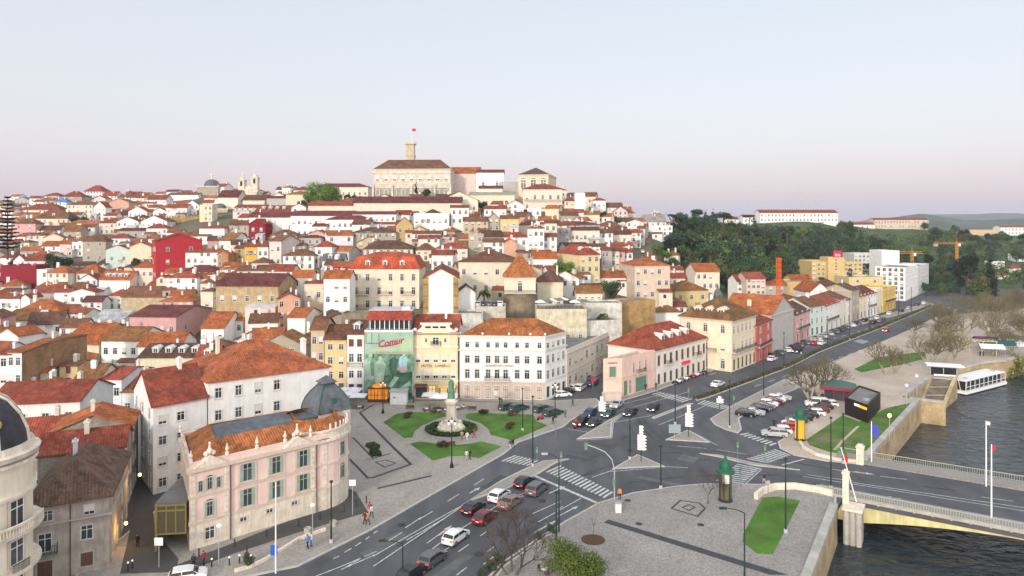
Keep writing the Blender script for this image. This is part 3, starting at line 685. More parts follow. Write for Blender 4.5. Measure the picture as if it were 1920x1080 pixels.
# ---------------------------------------------------------------- people
def person_protos():
    poses = {}
    J = dict(pel=(0,0,.95), ab=(0,.0,1.12), ch=(0,-.01,1.36), nk=(0,0,1.48), hd=(0,.02,1.60), tp=(0,.0,1.70))
    def make(step, arm, bend=0.0):
        v = []; e = []; r = []
        def add(p, rr, par=None):
            v.append(p); r.append(rr)
            if par is not None: e.append((par, len(v)-1))
            return len(v)-1
        pel = add((0,0,.95), .14); ab = add((0,0,1.12), .125, pel); ch = add((0,bend*.4,1.34), .15, ab); nk = add((0,bend*.6,1.49), .055, ch); hd = add((0,bend*.7+.02,1.60), .095, nk); tp = add((0,bend*.7+.01,1.70), .08, hd)
        for s in (-1, 1):
            st = step*s
            hip = add((s*.1,0,.88), .10, pel); kn = add((s*.1,st*.22+.03,.5), .065, hip); an = add((s*.1,st*.42-.06*(s*step<0),.09), .042, kn); add((s*.11,st*.42+.13,.035), .035, an)
            sh = add((s*.19,bend*.45,1.41), .065, ch); el = add((s*.25,bend*.45-st*.16*arm-.02,1.15), .045, sh); wr = add((s*.26,bend*.45-st*.3*arm+.08,.92), .032, el); add((s*.255,bend*.45-st*.33*arm+.12,.82), .034, wr)
        me = bpy.data.meshes.new('p'); me.from_pydata(v, e, []); o = bpy.data.objects.new('p', me); COL.objects.link(o)
        sk = o.modifiers.new('s', 'SKIN'); o.modifiers.new('u', 'SUBSURF').levels = 1
        for k, rr in enumerate(r): me.skin_vertices[0].data[k].radius = (rr, rr*.8 if rr > .11 else rr)
        me.skin_vertices[0].data[0].use_root = True
        dg = bpy.context.evaluated_depsgraph_get(); m2 = bpy.data.meshes.new_from_object(o.evaluated_get(dg)); bpy.data.objects.remove(o)
        return m2
    def cut(me, test, mat_, infl, name):
        b = bmesh.new(); b.from_mesh(me); b.normal_update()
        nv = {v.index: v.co+v.normal*infl for v in b.verts}
        bmesh.ops.delete(b, geom=[f for f in b.faces if not test(f.calc_center_median())], context='FACES')
        for v in b.verts: v.co = v.co+v.normal*infl
        for f in b.faces: f.smooth = True
        m = bpy.data.meshes.new(name); b.to_mesh(m); b.free(); m.materials.clear(); m.materials.append(mat_); return m
    for nm, (st, ar, bd) in dict(stand=(.12, .3, 0), walk=(.55, 1, .05), stride=(-.6, 1, .04)).items():
        me = make(st, ar, bd); me.materials.clear(); me.materials.append(SKIN); me.name = 'person'
        for p in me.polygons: p.use_smooth = True
        j = cut(me, lambda c: 0.86 < c.z < 1.47 and not (abs(c.x) > .21 and c.z < .95), CLOTH, .02, 'jacket'); t = cut(me, lambda c: .1 < c.z < .93 and abs(c.x) < .2, CLOTH, .013, 'trousers')
        hr = cut(me, lambda c: c.z > 1.62 or (c.z > 1.53 and c.y < .0), CLOTH, .014, 'hair'); sh = cut(me, lambda c: c.z <= .11, CLOTH, .012, 'shoes')
        poses[nm] = (me, j, t, hr, sh)
    return poses
PP = person_protos()
def person(p, rz, pose, top, legs, hair=(.03,.02,.015), label=None, scale=1.0):
    me, j, t, hr, sh = PP[pose]
    o = link('person', me, None, p, rz, (scale,)*3); tag(o, label, 'person')
    link('jacket', j, o, color=top); link('trousers', t, o, color=legs); link('hair', hr, o, color=hair); link('shoes', sh, o, color=(.03,.03,.03))
    return o
# ---------------------------------------------------------------- text
def text_mesh(s, size, depth=.03, shear=0.0):
    c = bpy.data.curves.new('lettering', 'FONT'); c.body = s; c.size = size; c.extrude = depth; c.align_x = 'CENTER'; c.shear = shear
    o = bpy.data.objects.new('lettering', c); COL.objects.link(o); dg = bpy.context.evaluated_depsgraph_get()
    me = bpy.data.meshes.new_from_object(o.evaluated_get(dg)); bpy.data.objects.remove(o); return me
def lettering(s, size, parent, loc, rz, m, shear=0.0, name='lettering', bold=0):
    me = text_mesh(s, size, .03, shear); me.materials.clear(); me.materials.append(m)
    o = bpy.data.objects.new(name, me); COL.objects.link(o); o.parent = parent; o.location = loc; o.rotation_euler = (rad(90), 0, rz); return o
# ---------------------------------------------------------------- the setting: terrain, roads, pavements, water, far hills
BANK = [G(1440,1240), G(1522,1080), G(1569,952), G(1625,866), G(1726,752), G(1690,744), G(1748,709), G(1787,711), G(1799,692), G(1840,681), G(1886,677), at(1925,213), at(2050,236), at(2300,262)]
def poly_px(l, z=0): return [G(*p) for p in l]
def terrain():
    pxs = [-560, -440, -330]+[-240+i*27 for i in range(103)]+[2600, 2800, 3000]
    Ys = [60+i*6 for i in range(31)]+[246+i*8 for i in range(60)]+[730+i*30 for i in range(20)]
    v = []; f = []
    for Y in Ys:
        for p in pxs:
            x = (p-HX)*Y/F; z = T(p, Y)
            flat = z < .3 and Y < 440
            if flat: z = -.35
            # river side: below the water
            e = None
            for a, b in zip(BANK, BANK[1:]):
                pass
            if p > 1400 and Y < 262:
                xb = bank_x(Y)
                if xb is not None and x > xb-7: z = -9
            if z > .3: z += mnoise.noise((x*.03, Y*.03, 0))*1.2
            v.append((x, Y, z))
    n = len(pxs)
    for j in range(len(Ys)-1):
        for i in range(n-1): f.append((j*n+i, j*n+i+1, (j+1)*n+i+1, (j+1)*n+i))
    me = bpy.data.meshes.new('terrain'); me.from_pydata(v, [], f)
    ca = me.color_attributes.new('zone', 'FLOAT_COLOR', 'POINT')
    for i, c in enumerate(v):
        p = HX+F*c[0]/c[1]; g = min(1, max(0, (p-1225)/40)) if c[1] > 225 else 0
        if c[1] > 640: g = 1
        ca.data[i].color = (g, g, g, 1)
    m = mat('hillside_earth', (.13,.115,.075), .95, n1=(.08,.7,1.25,6), n2=(.8,.7,1.2,6), coord='World'); nt = m.node_tree; b = nt.nodes['Principled BSDF']
    src = b.inputs['Base Color'].links[0].from_socket
    at_ = N(nt, 'ShaderNodeVertexColor', layer_name='zone'); mx = N(nt, 'ShaderNodeMix', data_type='RGBA')
    t = N(nt, 'ShaderNodeTexNoise'); t.inputs['Scale'].default_value = .09; t.inputs['Detail'].default_value = 8; g = N(nt, 'ShaderNodeNewGeometry'); nt.links.new(g.outputs['Position'], t.inputs['Vector'])
    cr = N(nt, 'ShaderNodeValToRGB'); cr.color_ramp.elements[0].position = .35; cr.color_ramp.elements[0].color = (.022,.04,.018,1); cr.color_ramp.elements[1].position = .68; cr.color_ramp.elements[1].color = (.085,.125,.035,1)
    nt.links.new(t.outputs[0], cr.inputs[0]); nt.links.new(at_.outputs[0], mx.inputs[0]); nt.links.new(src, mx.inputs[6]); nt.links.new(cr.outputs[0], mx.inputs[7]); nt.links.new(mx.outputs[2], b.inputs['Base Color'])
    me.materials.append(m)
    for p in me.polygons: p.use_smooth = True
    tag(link('terrain', me), kind='structure')
def bank_x(Y):
    best = None
    for a, b in zip(BANK, BANK[1:]):
        if min(a.y, b.y) <= Y <= max(a.y, b.y) and abs(a.y-b.y) > 1e-6:
            x = a.x+(b.x-a.x)*(Y-a.y)/(b.y-a.y); best = x if best is None else min(best, x)
    if Y < 90 and best is None: best = BANK[0].x
    return best
terrain()
# the flat town ground (asphalt) with the quay edge as its river side
mb = MB()
land = [(p.x, p.y) for p in BANK]+[(420, 262), (420, 420), (205, 420), (100, 262), (-260, 262), (-260, 40), (BANK[0].x-2, 40)]
mb.prism(land, -.6, 0.0); tag(mb.build('road', [ASPH]), kind='structure')
def slab(name, pxs, m, h=.13, kerb=True, z=0.0, kind='structure'):
    pts = [(p.x, p.y) for p in (poly_px(pxs) if not isinstance(pxs[0], Vector) else pxs)]
    b = MB(); b.prism(pts, z-.05, z+h, 1 if kerb else 0, 0)
    if kerb:
        a = sum(pts[i][0]*pts[(i+1)%len(pts)][1]-pts[(i+1)%len(pts)][0]*pts[i][1] for i in range(len(pts)))
        q = [Vector(p) for p in (pts if a > 0 else pts[::-1])]; i_ = off_quad(q, -.28)
        for k in range(len(q)):
            p, s, pi, si = q[k], q[(k+1)%len(q)], i_[k], i_[(k+1)%len(q)]
            b.face([(p.x,p.y,z+h+.012),(s.x,s.y,z+h+.012),(si.x,si.y,z+h+.012),(pi.x,pi.y,z+h+.012)], 1)
    return tag(b.build(name, [m, KERB]), kind=kind)
# pavements
slab('pavement', [(150,1400),(330,1180),(455,1085),(560,1063),(696,995),(800,935),(944,853),(973,830),(1057,801),(1073,788),(1128,758),(1118,748),(1042,752),(1022,750),(862,746),(680,746),(660,726),(620,728),(560,760),(420,860),(250,990),(60,1150)], COBBLE)
slab('pavement', [(1128,758),(1150,757),(1225,735),(1330,697),(1420,665),(1500,641),(1580,618),(1680,592),(1752,571),(1740,567),(1660,590),(1480,637),(1330,685),(1225,718),(1140,743)], COBBLE)
slab('pavement', [(880,1200),(908,1090),(940,1056),(1058,979),(1123,943),(1186,925),(1264,913),(1317,908),(1422,909),(1468,908),(1522,914),(1569,921),(1568,950),(1521,1079),(1440,1238)], COBBLE2)
EAST = [(1458,829),(1462,841),(1488,854),(1547,865),(1611,871),(1624,867),(1725,753),(1690,745),(1747,709),(1786,712),(1798,693),(1839,682),(1885,678)]
slab('pavement', poly_px(EAST)+[at(1920,212), at(2040,235), at(2280,260), at(2280,330), at(1960,340)]+poly_px([(1757,594),(1683,629),(1576,673),(1470,712),(1500,728),(1572,745),(1560,762),(1509,790),(1475,820)]), GRAVEL)
slab('pavement', [(1331,786),(1340,797),(1360,806),(1384,813),(1391,806),(1386,786),(1420,760),(1498,728),(1470,712),(1440,727),(1380,757)], COBBLE)
# traffic islands
for l in ([(1195,853),(1246,875),(1148,880)], [(1290,806.6),(1330.6,830),(1248,825)], [(1081,824),(1104,811),(1140,789),(1170,774),(1148,793),(1146,820)], [(1222,783),(1290,757),(1300,757),(1226,786)], [(867,947),(941,901),(986,879),(1018,865),(1066,861),(1044,868),(1012,888),(954,916),(899,934)], [(1312,851),(1348,854),(1415,869),(1500,882),(1410,873),(1346,857)]):
    slab('traffic_island', l, COBBLE)
slab('central_reservation', [(1303,748),(1325,741),(1400,713),(1480,683),(1532,656.5),(1658,610),(1746,573),(1748,575),(1660,613),(1536,661),(1484,688),(1404,718),(1328,746),(1306,752)], EARTH)
# paved details of the square
def strip(name, l, m, z=.145): 
    b = MB(); b.face([(p.x, p.y, z) for p in poly_px(l)]); o = b.build(name, [m]); return tag(o, kind='structure')
strip('dark_paving_band', [(1132,981.5),(1141,976),(1478,1080),(1443,1080)], BASALT)
def band(name, pts, w, m, z=.145, closed=False):
    P2 = [p if isinstance(p, Vector) else G(*p) for p in pts]; b = MB(); n = len(P2)
    for i in range(n if closed else n-1):
        a, c = P2[i], P2[(i+1) % n]; d = (c-a); d.z = 0
        if d.length < 1e-3: continue
        d.normalize(); nn = Vector((-d.y, d.x, 0))*w/2; a = a-d*w*.4; c = c+d*w*.4
        zz = Vector((0, 0, z+.0007*(i % 3)))
        b.face([a-nn+zz, c-nn+zz, c+nn+zz, a+nn+zz])
    return tag(b.build(name, [m]), kind='structure')
band('dark_paving_band', [(675,775),(690,792),(735,838),(770,872),(700,897)], .55, BASALT)
band('dark_paving_band', [(655,862),(690,898),(700,897)], .45, BASALT)
band('dark_paving_band', [(710,917),(807,894)], .55, BASALT)
band('dark_paving_band', [(662,822),(700,861),(731,852)], .35, BASALT)
band('dark_paving_band', [(704,868),(722,878),(742,870),(722,864)], .3, BASALT, closed=True)
band('dark_paving_band', [(1259,955),(1276,940),(1311,945),(1322,955),(1308,970)], .3, BASALT, closed=True)
band('dark_paving_band', [(1280,953),(1292,948),(1303,953),(1292,959)], .25, BASALT, closed=True)
band('dark_paving_band', [(675,775),(700,760),(760,752),(830,752),(1000,757)], .4, BASALT)
strip('side_street', [(290,1120),(330,1080),(440,1040),(560,1000),(690,962),(668,925),(655,918),(600,955),(450,1015),(330,1062)], DARKCOB)
strip('lane', [(225,1078),(330,1075),(335,1050),(292,1000),(276,880),(262,880),(252,960)], DARKCOB)
strip('gravel_path', [(1600,720),(1640,700),(1700,690),(1740,706),(1690,742),(1660,752),(1590,735)], GRAVEL, .142)
# road paint
def line(a, b, w=.16): return (G(*a), G(*b), w)
LN = [line(*l) for l in [((420,1112),(560,1088),.16),((560,1093),(640,1062)),((640,1062),(706,1034)),((700,1043),(760,1008)),((760,1008),(830,968)),((830,968),(868,947)),((640,1068),(704,1040)),((762,1013),(832,973)),((700,1062),(864,951)),
 ((648,1064),(685,1042)),((729,1014),(754,998)),((786,974),(811,959)),((839,940),(860,927)),((889,910),(907,898)),((646,1036),(659,1028)),((666,1024),(677,1017)),((685,1012),(693,1006)),((701,1000),(708,995)),((624,1048),(636,1043)),((760,990),(790,970)),((800,1019),(847,985)),
 ((810,1030),(828,1016)),((833,1032),(846,1024)),((859,1035),(879,1021)),((863.5,992),(884.5,979)),((900.6,1005),(912,997)),((920,956),(934.6,947)),((960,932),(986,924)),((855.5,1079),(875,1064)),((907,1058),(931,1040)),((913.6,1035),(928,1024)),((999,963),(1051,940)),((1009,979),(1090,934)),((1041,971),(1080,951)),
 ((1041,957),(1056,950)),((1148,881),(1195,854)),((1195,854),(1247,876)),((1247,876),(1146,884)),((1110,895),(1148,882)),((1081,826),(1147,822)),((1147,822),(1150,793)),((1150,793),(1172,774)),((1081,824),(1104,811)),((1248,826),(1290,806)),((1290,806),(1345,835)),((1152,792),(1222,779)),((1222,785),(1300,757)),((1235,797),(1285,777)),((1285,777),(1320,762)),
 ((1270,836),(1325,841)),((1344,843),(1400,852)),((1150,762),(1230,742)),((1190,763),(1290,735)),((1246,875),(1290,877)),((1048,866),(1068,861)),((1064,804),(1105,811))]]
for off, n0 in ((0, 12), (1, 12), (2, 11)):      # lane dashes of both carriageways, laid along the avenue itself
    p0 = G(1330, 703) if off == 0 else G(1420, 740) if off == 1 else G(1400, 730); dv_ = (G(1680, 597)-G(1330, 697)).normalized()
    for k in range(n0*2):
        a = p0+dv_*(k*7.5+off*2); 
        if a.y < 330: LN.append((a, a+dv_*3.6, .24))
LN += [line((1480,722-4),(1590,674)), line((1512,890),(1600,902)), line((1600,905),(1920,952)), line((1505,893),(1600,908)), line((1600,908),(1920,958)), line((1560,880),(1620,888)), line((1650,893),(1700,899)), line((1730,912),(1790,920)), line((1840,932),(1900,940)), line((1645,930),(1700,941)), line((1760,951),(1830,966)), line((1466,872),(1508,861),.3), line((1382,871),(1428,879)), line((1395,910),(1428,880))]
mb = MB()
for i, (a, b, w) in enumerate(LN):
    d = (b-a); d.z = 0; d.normalize(); n = Vector((-d.y, d.x, 0))*w/2; z = Vector((0, 0, .012+.0011*(i % 7)))
    mb.face([a-n+z, b-n+z, b+n+z, a+n+z])
a, b = G(1002,892), G(1128,947); d = (b-a).normalized(); n = Vector((-d.y, d.x, 0))*.28; z = Vector((0,0,.021)); mb.face([a-n+z, b-n+z, b+n+z, a+n+z])
def arrow(p, q):
    a, b = G(*p), G(*q); d = (b-a).normalized(); n = Vector((-d.y, d.x, 0)); L = (b-a).length; z = Vector((0,0,.022))
    mb.face([a-n*.12+z, a+d*L*.6-n*.12+z, a+d*L*.6+n*.12+z, a+n*.12+z]); mb.face([a+d*L*.6-n*.42+z, b+z, a+d*L*.6+n*.42+z])
for p, q in (((823,1004),(846,986)), ((1000,1000),(1045,975)), ((1062,960),(1084,949)), ((1030,925),(1060,912)), ((880,925),(900,914)), ((1600,884),(1640,890)), ((1690,936),(1660,931)), ((1480,714),(1452,726))): arrow(p, q)
def zebra(A, B, C_, D, n, fill=.5):
    A, B, C_, D = [G(*p) for p in (A, B, C_, D)]; z = Vector((0, 0, .02))
    for k in range(n):
        t0, t1 = (k+.25)/n, (k+.25+fill)/n
        mb.face([A.lerp(D, t0)+z, B.lerp(C_, t0)+z, B.lerp(C_, t1)+z, A.lerp(D, t1)+z])
zebra((938,864),(964,853),(1012,864),(991,874), 7); zebra((1022,884),(1049,872),(1152,924),(1135,935), 16)
zebra((1384,814),(1400,811),(1459,832),(1447,837), 8); zebra((1454,842),(1484,853),(1440,869),(1398,861), 9); zebra((1383,869),(1427,878),(1392,908),(1342,902), 10)
zebra((1220,739),(1237,735),(1301,748),(1280,755), 10); zebra((1306,757),(1320,750),(1374,763),(1353,768), 8); zebra((1600,640),(1612,636),(1630,640),(1618,645), 5)
tag(mb.build('road_markings', [LINE]), kind='structure')
# tyre darkened tracks, and patches where the asphalt was cut open and filled
z7 = lambda l: [(1040+x/6.4, 730+y/6.4) for x, y in l]
TYRE = mat('tyre_darkened_asphalt', (.058,.059,.063), .8, n1=(.3,.7,1.35,5), n2=(3,.8,1.25), coord='World'); PATCH = mat('asphalt_patch', (.066,.067,.07), .9, n1=(.8,.8,1.2), coord='World'); PATCH2 = mat('pale_asphalt_patch', (.115,.116,.12), .9, n1=(.8,.8,1.2), coord='World')
for i, l in enumerate((z7([(1000,350),(1040,430),(1100,510),(1180,590),(1290,660),(1420,700),(1700,760)]), z7([(1060,350),(1110,430),(1190,520),(1300,600),(1430,650),(1680,700)]), z7([(300,880),(500,800),(700,690),(860,560)]), [(1060,905),(1150,870),(1240,862),(1330,862)], [(1180,905),(1290,893),(1400,889),(1560,895),(1700,918),(1900,950)], [(1240,850),(1340,846),(1460,862),(1560,880)])): band('tyre_track', l, .75, TYRE, .004)
for k, (x, y, a, w_, l_) in enumerate(((720,1020,1,1.6,7),(790,1000,1,1.2,9),(930,905,1,2.0,6),(840,1068,1,1.4,8),(1000,985,1,1.5,5),(1130,835,0,2,5),(1250,905,0,1.2,9),(1420,745,1,1.6,10),(1560,695,1,2,9),(1360,725,1,1.5,12),(1500,675,1,1.8,14),(1700,905,0,1.6,8),(1290,860,0,3,3),(1090,860,0,1.2,6))):
    p = G(x, y); d = Vector((.5,.86,0)) if a and x < 1100 else Vector((.68,.73,0)) if a else Vector((.85,-.52,0)); n = Vector((-d.y,d.x,0)); b = MB(); zz = Vector((0,0,.0075+.0004*k)); b.face([p-d*l_/2-n*w_/2+zz, p+d*l_/2-n*w_/2+zz, p+d*l_/2+n*w_/2+zz, p-d*l_/2+n*w_/2+zz]); tag(b.build('asphalt_patch', [PATCH if k % 3 else PATCH2]), kind='structure')
# manhole covers on the pale cobbles
for p in ((897,1040),(752,985),(1180,845),(1420,770),(1016,940),(1198,984),(1314,986),(1177,940),(1070,1062)):
    b = MB(); b.lathe([(.45,.0),(.45,.16),(0.001,.16)], 14); o = b.build('manhole_cover', [IRON], None, G(*p)); pend(o, 'round dark metal manhole cover set in the paving', o.location, 'manhole covers', True)
# lawns
def lawn(l, m=GRASS, name='lawn', h=.17): slab(name, l, m, h, False)
c3 = lambda l: [(640+x/3.177, 560+y/3.177) for x, y in l]
lawn(c3([(250,740),(330,690),(400,680),(500,682),(620,685),(625,705),(560,725),(480,760),(435,795),(425,830),(375,835)]))
lawn(c3([(745,690),(800,685),(960,689),(1140,695),(1165,735),(1228,760),(1020,850),(890,815),(875,780),(830,745),(740,715)]))
lawn(c3([(410,868),(470,855),(560,868),(650,880),(760,870),(830,855),(955,885),(820,955),(740,940),(640,945),(545,970)]))
lawn([(1394,1003),(1430,935),(1458,933),(1500,941),(1449,1041),(1420,1040),(1392,1018)])
lawn([(1512,826),(1580,780),(1612,792),(1664,766),(1722,754),(1626,862),(1610,860),(1552,848),(1518,836)], ROUGHG)
lawn([(1602,693),(1645,671),(1734,660),(1736,673),(1684,686),(1615,699)], GRASS)
band('gravel_path', [(1565,845),(1580,828),(1609,801)], .5, GRAVEL, .18)
# river
wm = bpy.data.materials.new('river_water'); wm.use_nodes = True; nt = wm.node_tree; pb = nt.nodes['Principled BSDF']
pb.inputs['Base Color'].default_value = (.018,.028,.036,1); pb.inputs['Roughness'].default_value = .12; pb.inputs['IOR'].default_value = 1.33
g = N(nt, 'ShaderNodeNewGeometry'); mp = N(nt, 'ShaderNodeMapping'); mp.inputs['Rotation'].default_value = (0,0,rad(50)); mp.inputs['Scale'].default_value = (.55,.9,1); nt.links.new(g.outputs['Position'], mp.inputs[0])
t1 = N(nt, 'ShaderNodeTexNoise'); t1.inputs['Scale'].default_value = .55; t1.inputs['Detail'].default_value = 5; t1.inputs['Distortion'].default_value = .6; nt.links.new(mp.outputs[0], t1.inputs['Vector'])
t2 = N(nt, 'ShaderNodeTexNoise'); t2.inputs['Scale'].default_value = .06; nt.links.new(g.outputs['Position'], t2.inputs['Vector'])
mm = N(nt, 'ShaderNodeMath', operation='MULTIPLY'); nt.links.new(t1.outputs[0], mm.inputs[0]); nt.links.new(t2.outputs[0], mm.inputs[1])
bp = N(nt, 'ShaderNodeBump'); bp.inputs['Strength'].default_value = 1.0; bp.inputs['Distance'].default_value = 1.6; nt.links.new(mm.outputs[0], bp.inputs['Height']); nt.links.new(bp.outputs[0], pb.inputs['Normal'])
b = MB(); b.face([(15,50,-5),(500,50,-5),(500,275,-5),(15,275,-5)]); tag(b.build('river', [wm]), kind='structure')
# quay walls: one wall per straight run, with a cap and (where the photo shows it) a low parapet
def quay(name, a, b, label, par=0.0, zb=-9, th=.9):
    a, b = a.copy(), b.copy(); d = (b-a); L = d.length; d.normalize(); ang = math.atan2(d.y, d.x); root = empty(name, (a.x, a.y, 0), ang)
    m = MB(); m.face([(0,-.12,zb),(L,-.12,zb),(L,-.02,-.02),(0,-.02,-.02)], 0, [(0,zb),(L,zb),(L,0),(0,0)]); m.face([(0,-.12,zb),(0,-.02,-.02),(0,th,-.02),(0,th,zb)], 0); m.face([(L,-.12,zb),(L,th,zb),(L,th,-.02),(L,-.02,-.02)], 0)
    m.build('wall', [QUAY], root)
    m = MB(); m.box(0, L, -.16, th, -.02, .2+par, 0); m.build('coping', [CONC], root)
    tag(root, label, 'quay wall'); return root
quay('quay_wall', BANK[1]+(BANK[1]-BANK[2])*1.2, BANK[2], 'stained stone quay wall below the cobbled terrace upstream of the bridge', .45)
quay('quay_wall', BANK[3], BANK[4], 'long pale stone quay wall beside the black cafe box and bridge', .5)
quay('quay_wall', BANK[4]+Vector((-1.6,1.6,0)), BANK[5]+Vector((6.5,-6,0)), 'short return of quay wall at the foot of the boat stairs', .2)
quay('quay_wall', BANK[5]+Vector((1.5,.5,0)), BANK[6], 'set back stone quay wall behind the boat stairs', .5)
quay('quay_wall', BANK[7], BANK[8], 'stone quay wall between the boat stairs and the white boat', .3)
quay('quay_wall', BANK[8], BANK[9], 'stone quay wall topped by railing behind the white boat', .3)
quay('quay_wall', BANK[9], BANK[10], 'dark shaded quay wall by the bushes beyond the boat', .3)
quay('quay_wall', BANK[10], BANK[12], 'low quay wall hidden by the big riverside bush', .3)
# boat stairs
s0, s1 = G(1748,711), G(1787,711); e0, e1 = G(1727,768,-5.2), G(1764,768,-5.2)
root = empty('boat_stairs', (s0+s1)/2); tag(root, 'broad grey stone boat stairs stepping down to the river', 'stairs'); mb = MB(); n = 22
inv = -Vector((s0+s1)/2)
for k in range(n):
    t0, t1 = k/n, (k+1)/n; a, b_, c, d = s0.lerp(e0, t0), s1.lerp(e1, t0), s1.lerp(e1, t1), s0.lerp(e0, t1)
    z = a.z-.05-(.12 if k % 6 else 0); P4 = [Vector((q.x, q.y, z))+inv for q in (a, b_, c, d)]; mb.face([P4[3], P4[2], P4[1], P4[0]], 1 if k % 6 == 5 else 0)
    mb.face([P4[3], P4[2], P4[2]-Vector((0,0,.5)), P4[3]-Vector((0,0,.5))], 1 if k % 6 == 5 else 0)
mb.build('steps', [mat('weathered_steps', (.17,.145,.11), .95, n1=(.5,.7,1.25,6), n2=(4,.8,1.15)), CONC], root)
for s, q0, q1 in ((0, s0, e0), (1, s1, e1)):
    mb = MB(); d = (s1-s0).normalized()*(1.1 if s else -1.1)
    p = [q0+inv, q0+d+inv, q1+d+inv, q1+inv]; up = Vector((0,0,.7)); dn = Vector((0,0,-6))
    mb.face([x+up for x in (p if s == 0 else p)], 0); mb.face([p[0]+dn, p[3]+dn, p[3]+up, p[0]+up], 0, [(0,0),(9,0),(9,5),(0,5)]); mb.face([p[1]+dn, p[2]+dn, p[2]+up, p[1]+up], 0, [(0,0),(9,0),(9,5),(0,5)]); mb.face([p[3]+dn, p[2]+dn, p[2]+up, p[3]+up], 0, [(0,0),(2,0),(2,5),(0,5)])
    mb.build('side_wall', [QUAY], root)
# ---------------------------------------------------------------- bridge
n1, n2 = G(1607,939), G(1920,999.5); bd = (n2-n1); bd.z = 0; bd.normalize(); bn = Vector((-bd.y, bd.x, 0))     # bn points to the far side
Wb = abs((G(1654,863)-n1).dot(bn)); ang = math.atan2(bd.y, bd.x); org = n1-bd*5.5
br = empty('road_bridge', org, ang); tag(br, 'road bridge with shallow yellow arched girders crossing the river', 'bridge'); BL = 130.0
m = MB(); m.box(0, BL, .3, Wb-.3, -.9, .012); m.build('deck', [ASPH], br)
m = MB(); m.box(0, BL, .06, 3.6, .015, .2); m.build('walkway', [COBBLE2], br); m = MB(); m.box(0, BL, Wb-4.0, Wb-.06, .015, .2); m.build('walkway', [COBBLE2], br)
def girder(y0, y1):
    m = MB(); n = 40
    for k in range(n):
        x0, x1 = BL*k/n, BL*(k+1)/n
        def zb(x): 
            span = 44.0; u = ((x-5.5) % span)/span; return -1.0-2.3*abs(2*u-1)**2 if x > 5.5 else -3.3
        m.face([(x0,y0,zb(x0)),(x1,y0,zb(x1)),(x1,y0,-.14),(x0,y0,-.14)]); m.face([(x0,y1,zb(x0)),(x0,y1,-.14),(x1,y1,-.14),(x1,y1,zb(x1))]); m.face([(x0,y0,zb(x0)),(x0,y1,zb(x0)),(x1,y1,zb(x1)),(x1,y0,zb(x1))])
    return m
for y0 in (.35, 5.2, 10.2, 15.2, Wb-1.0): girder(y0, y0+.6).build('girder', [CREAMCONC], br)
m = MB(); m.box(0, BL, 0, .4, -.14, .3, 0)
for k in range(60): x = 1.5+k*2.2; m.box(x, x+.25, -.12, -.002, -.2, .1, 0)
m.build('edge_beam', [CONC], br)
def railing(name, y):
    m = MB(); m.box(0, BL, y-.03, y+.03, 1.1, 1.18)
    m.box(0, BL, y-.02, y+.02, .32, .37)
    for k in range(int(BL/.32)): x = k*.32; m.box(x-.02, x+.02, y-.02, y+.02, .2, 1.1)
    m.build(name, [mat('railing_paint', (.40,.42,.34), .6)], br)
railing('railing', .18); railing('railing', Wb-.2)
for x in (7.5, 51.5, 95):
    m = MB()
    for y in (.4, 5.2, 10.2, 15.2, Wb-1.1): m.box(x-1.6 if x > 20 else x-3.5, x+.8 if x > 20 else x-1.6, y, y+.8, -9, -2.6)
    m.build('pier', [CREAMCONC if x > 20 else CONC], br)
# the fluted stone abutment and pylons at the bridge head
ab = G(1569,952); root = empty('bridge_abutment', (ab.x+1.2, ab.y-.6, 0), ang); m = MB()
for k in range(3): m.tube((k*.78-.2, .5, -8), (k*.78-.2, .5, -.2), .42, .42, 12)
m.box(-.5, 1.7, .9, 3.0, -8, -.25); m.build('pillar', [CONC], root); m = MB(); m.box(-.7, 1.9, -.1, 3.2, -.2, .1); m.build('coping', [STONE], root); tag(root, 'fluted stone abutment pillars where the bridge meets the quay', 'abutment')
def pylon(p, h, w, label):
    root = empty('stone_pylon', p, ang); m = MB(); m.box(-w/2, w/2, -w/2, w/2, -.5, h*.93); m.build('shaft', [STONE], root); m = MB(); m.box(-w/2-.1, w/2+.1, -w/2-.1, w/2+.1, h*.93, h); m.box(-w/2+.15, w/2-.15, -w/2+.15, w/2-.15, h, h+.3); m.build('cap', [STONE], root); tag(root, label, 'pylon')
pylon(G(1586,943), 4.5, .8, 'square stone pylon at the near bridge head by hanging flag'); pylon(G(1613,870), 3.0, 1.1, 'pale stone pylon at the far bridge head beside patchy grass')
# curved low wall round the sunken lawn, and round the patchy lawn
def low_wall(pxs, h, th, label, m=STONE, name='low_wall', deep=0):
    P2 = [Vector((p.x, p.y)) for p in poly_px(pxs)]; o0 = P2[0]; b = MB(); rows = []
    for i, p in enumerate(P2):
        d = (P2[min(i+1, len(P2)-1)]-P2[max(i-1, 0)]).normalized(); nn = Vector((-d.y, d.x))*th/2; rows.append((p-nn-o0, p+nn-o0))
    for (a, b_), (c, d) in zip(rows, rows[1:]):
        b.face([(a.x,a.y,-deep),(c.x,c.y,-deep),(c.x,c.y,h),(a.x,a.y,h)]); b.face([(d.x,d.y,-deep),(b_.x,b_.y,-deep),(b_.x,b_.y,h),(d.x,d.y,h)]); b.face([(a.x,a.y,h),(c.x,c.y,h),(d.x,d.y,h),(b_.x,b_.y,h)])
    for a, b_ in (rows[0], rows[-1]): b.face([(a.x,a.y,-deep),(b_.x,b_.y,-deep),(b_.x,b_.y,h),(a.x,a.y,h)])
    o = b.build(name, [m], None, (o0.x, o0.y, 0)); tag(o, label, 'wall'); return o
low_wall([(1417,938),(1430,927),(1455,919),(1490,918),(1530,924),(1562,932)], 1.0, .55, 'curved pale stone parapet around the sunken bright green lawn')
low_wall([(1500,832),(1506,842),(1530,855),(1570,865),(1606,868)], .55, .5, 'curved stone kerb wall around the patchy lawn by the bridge')
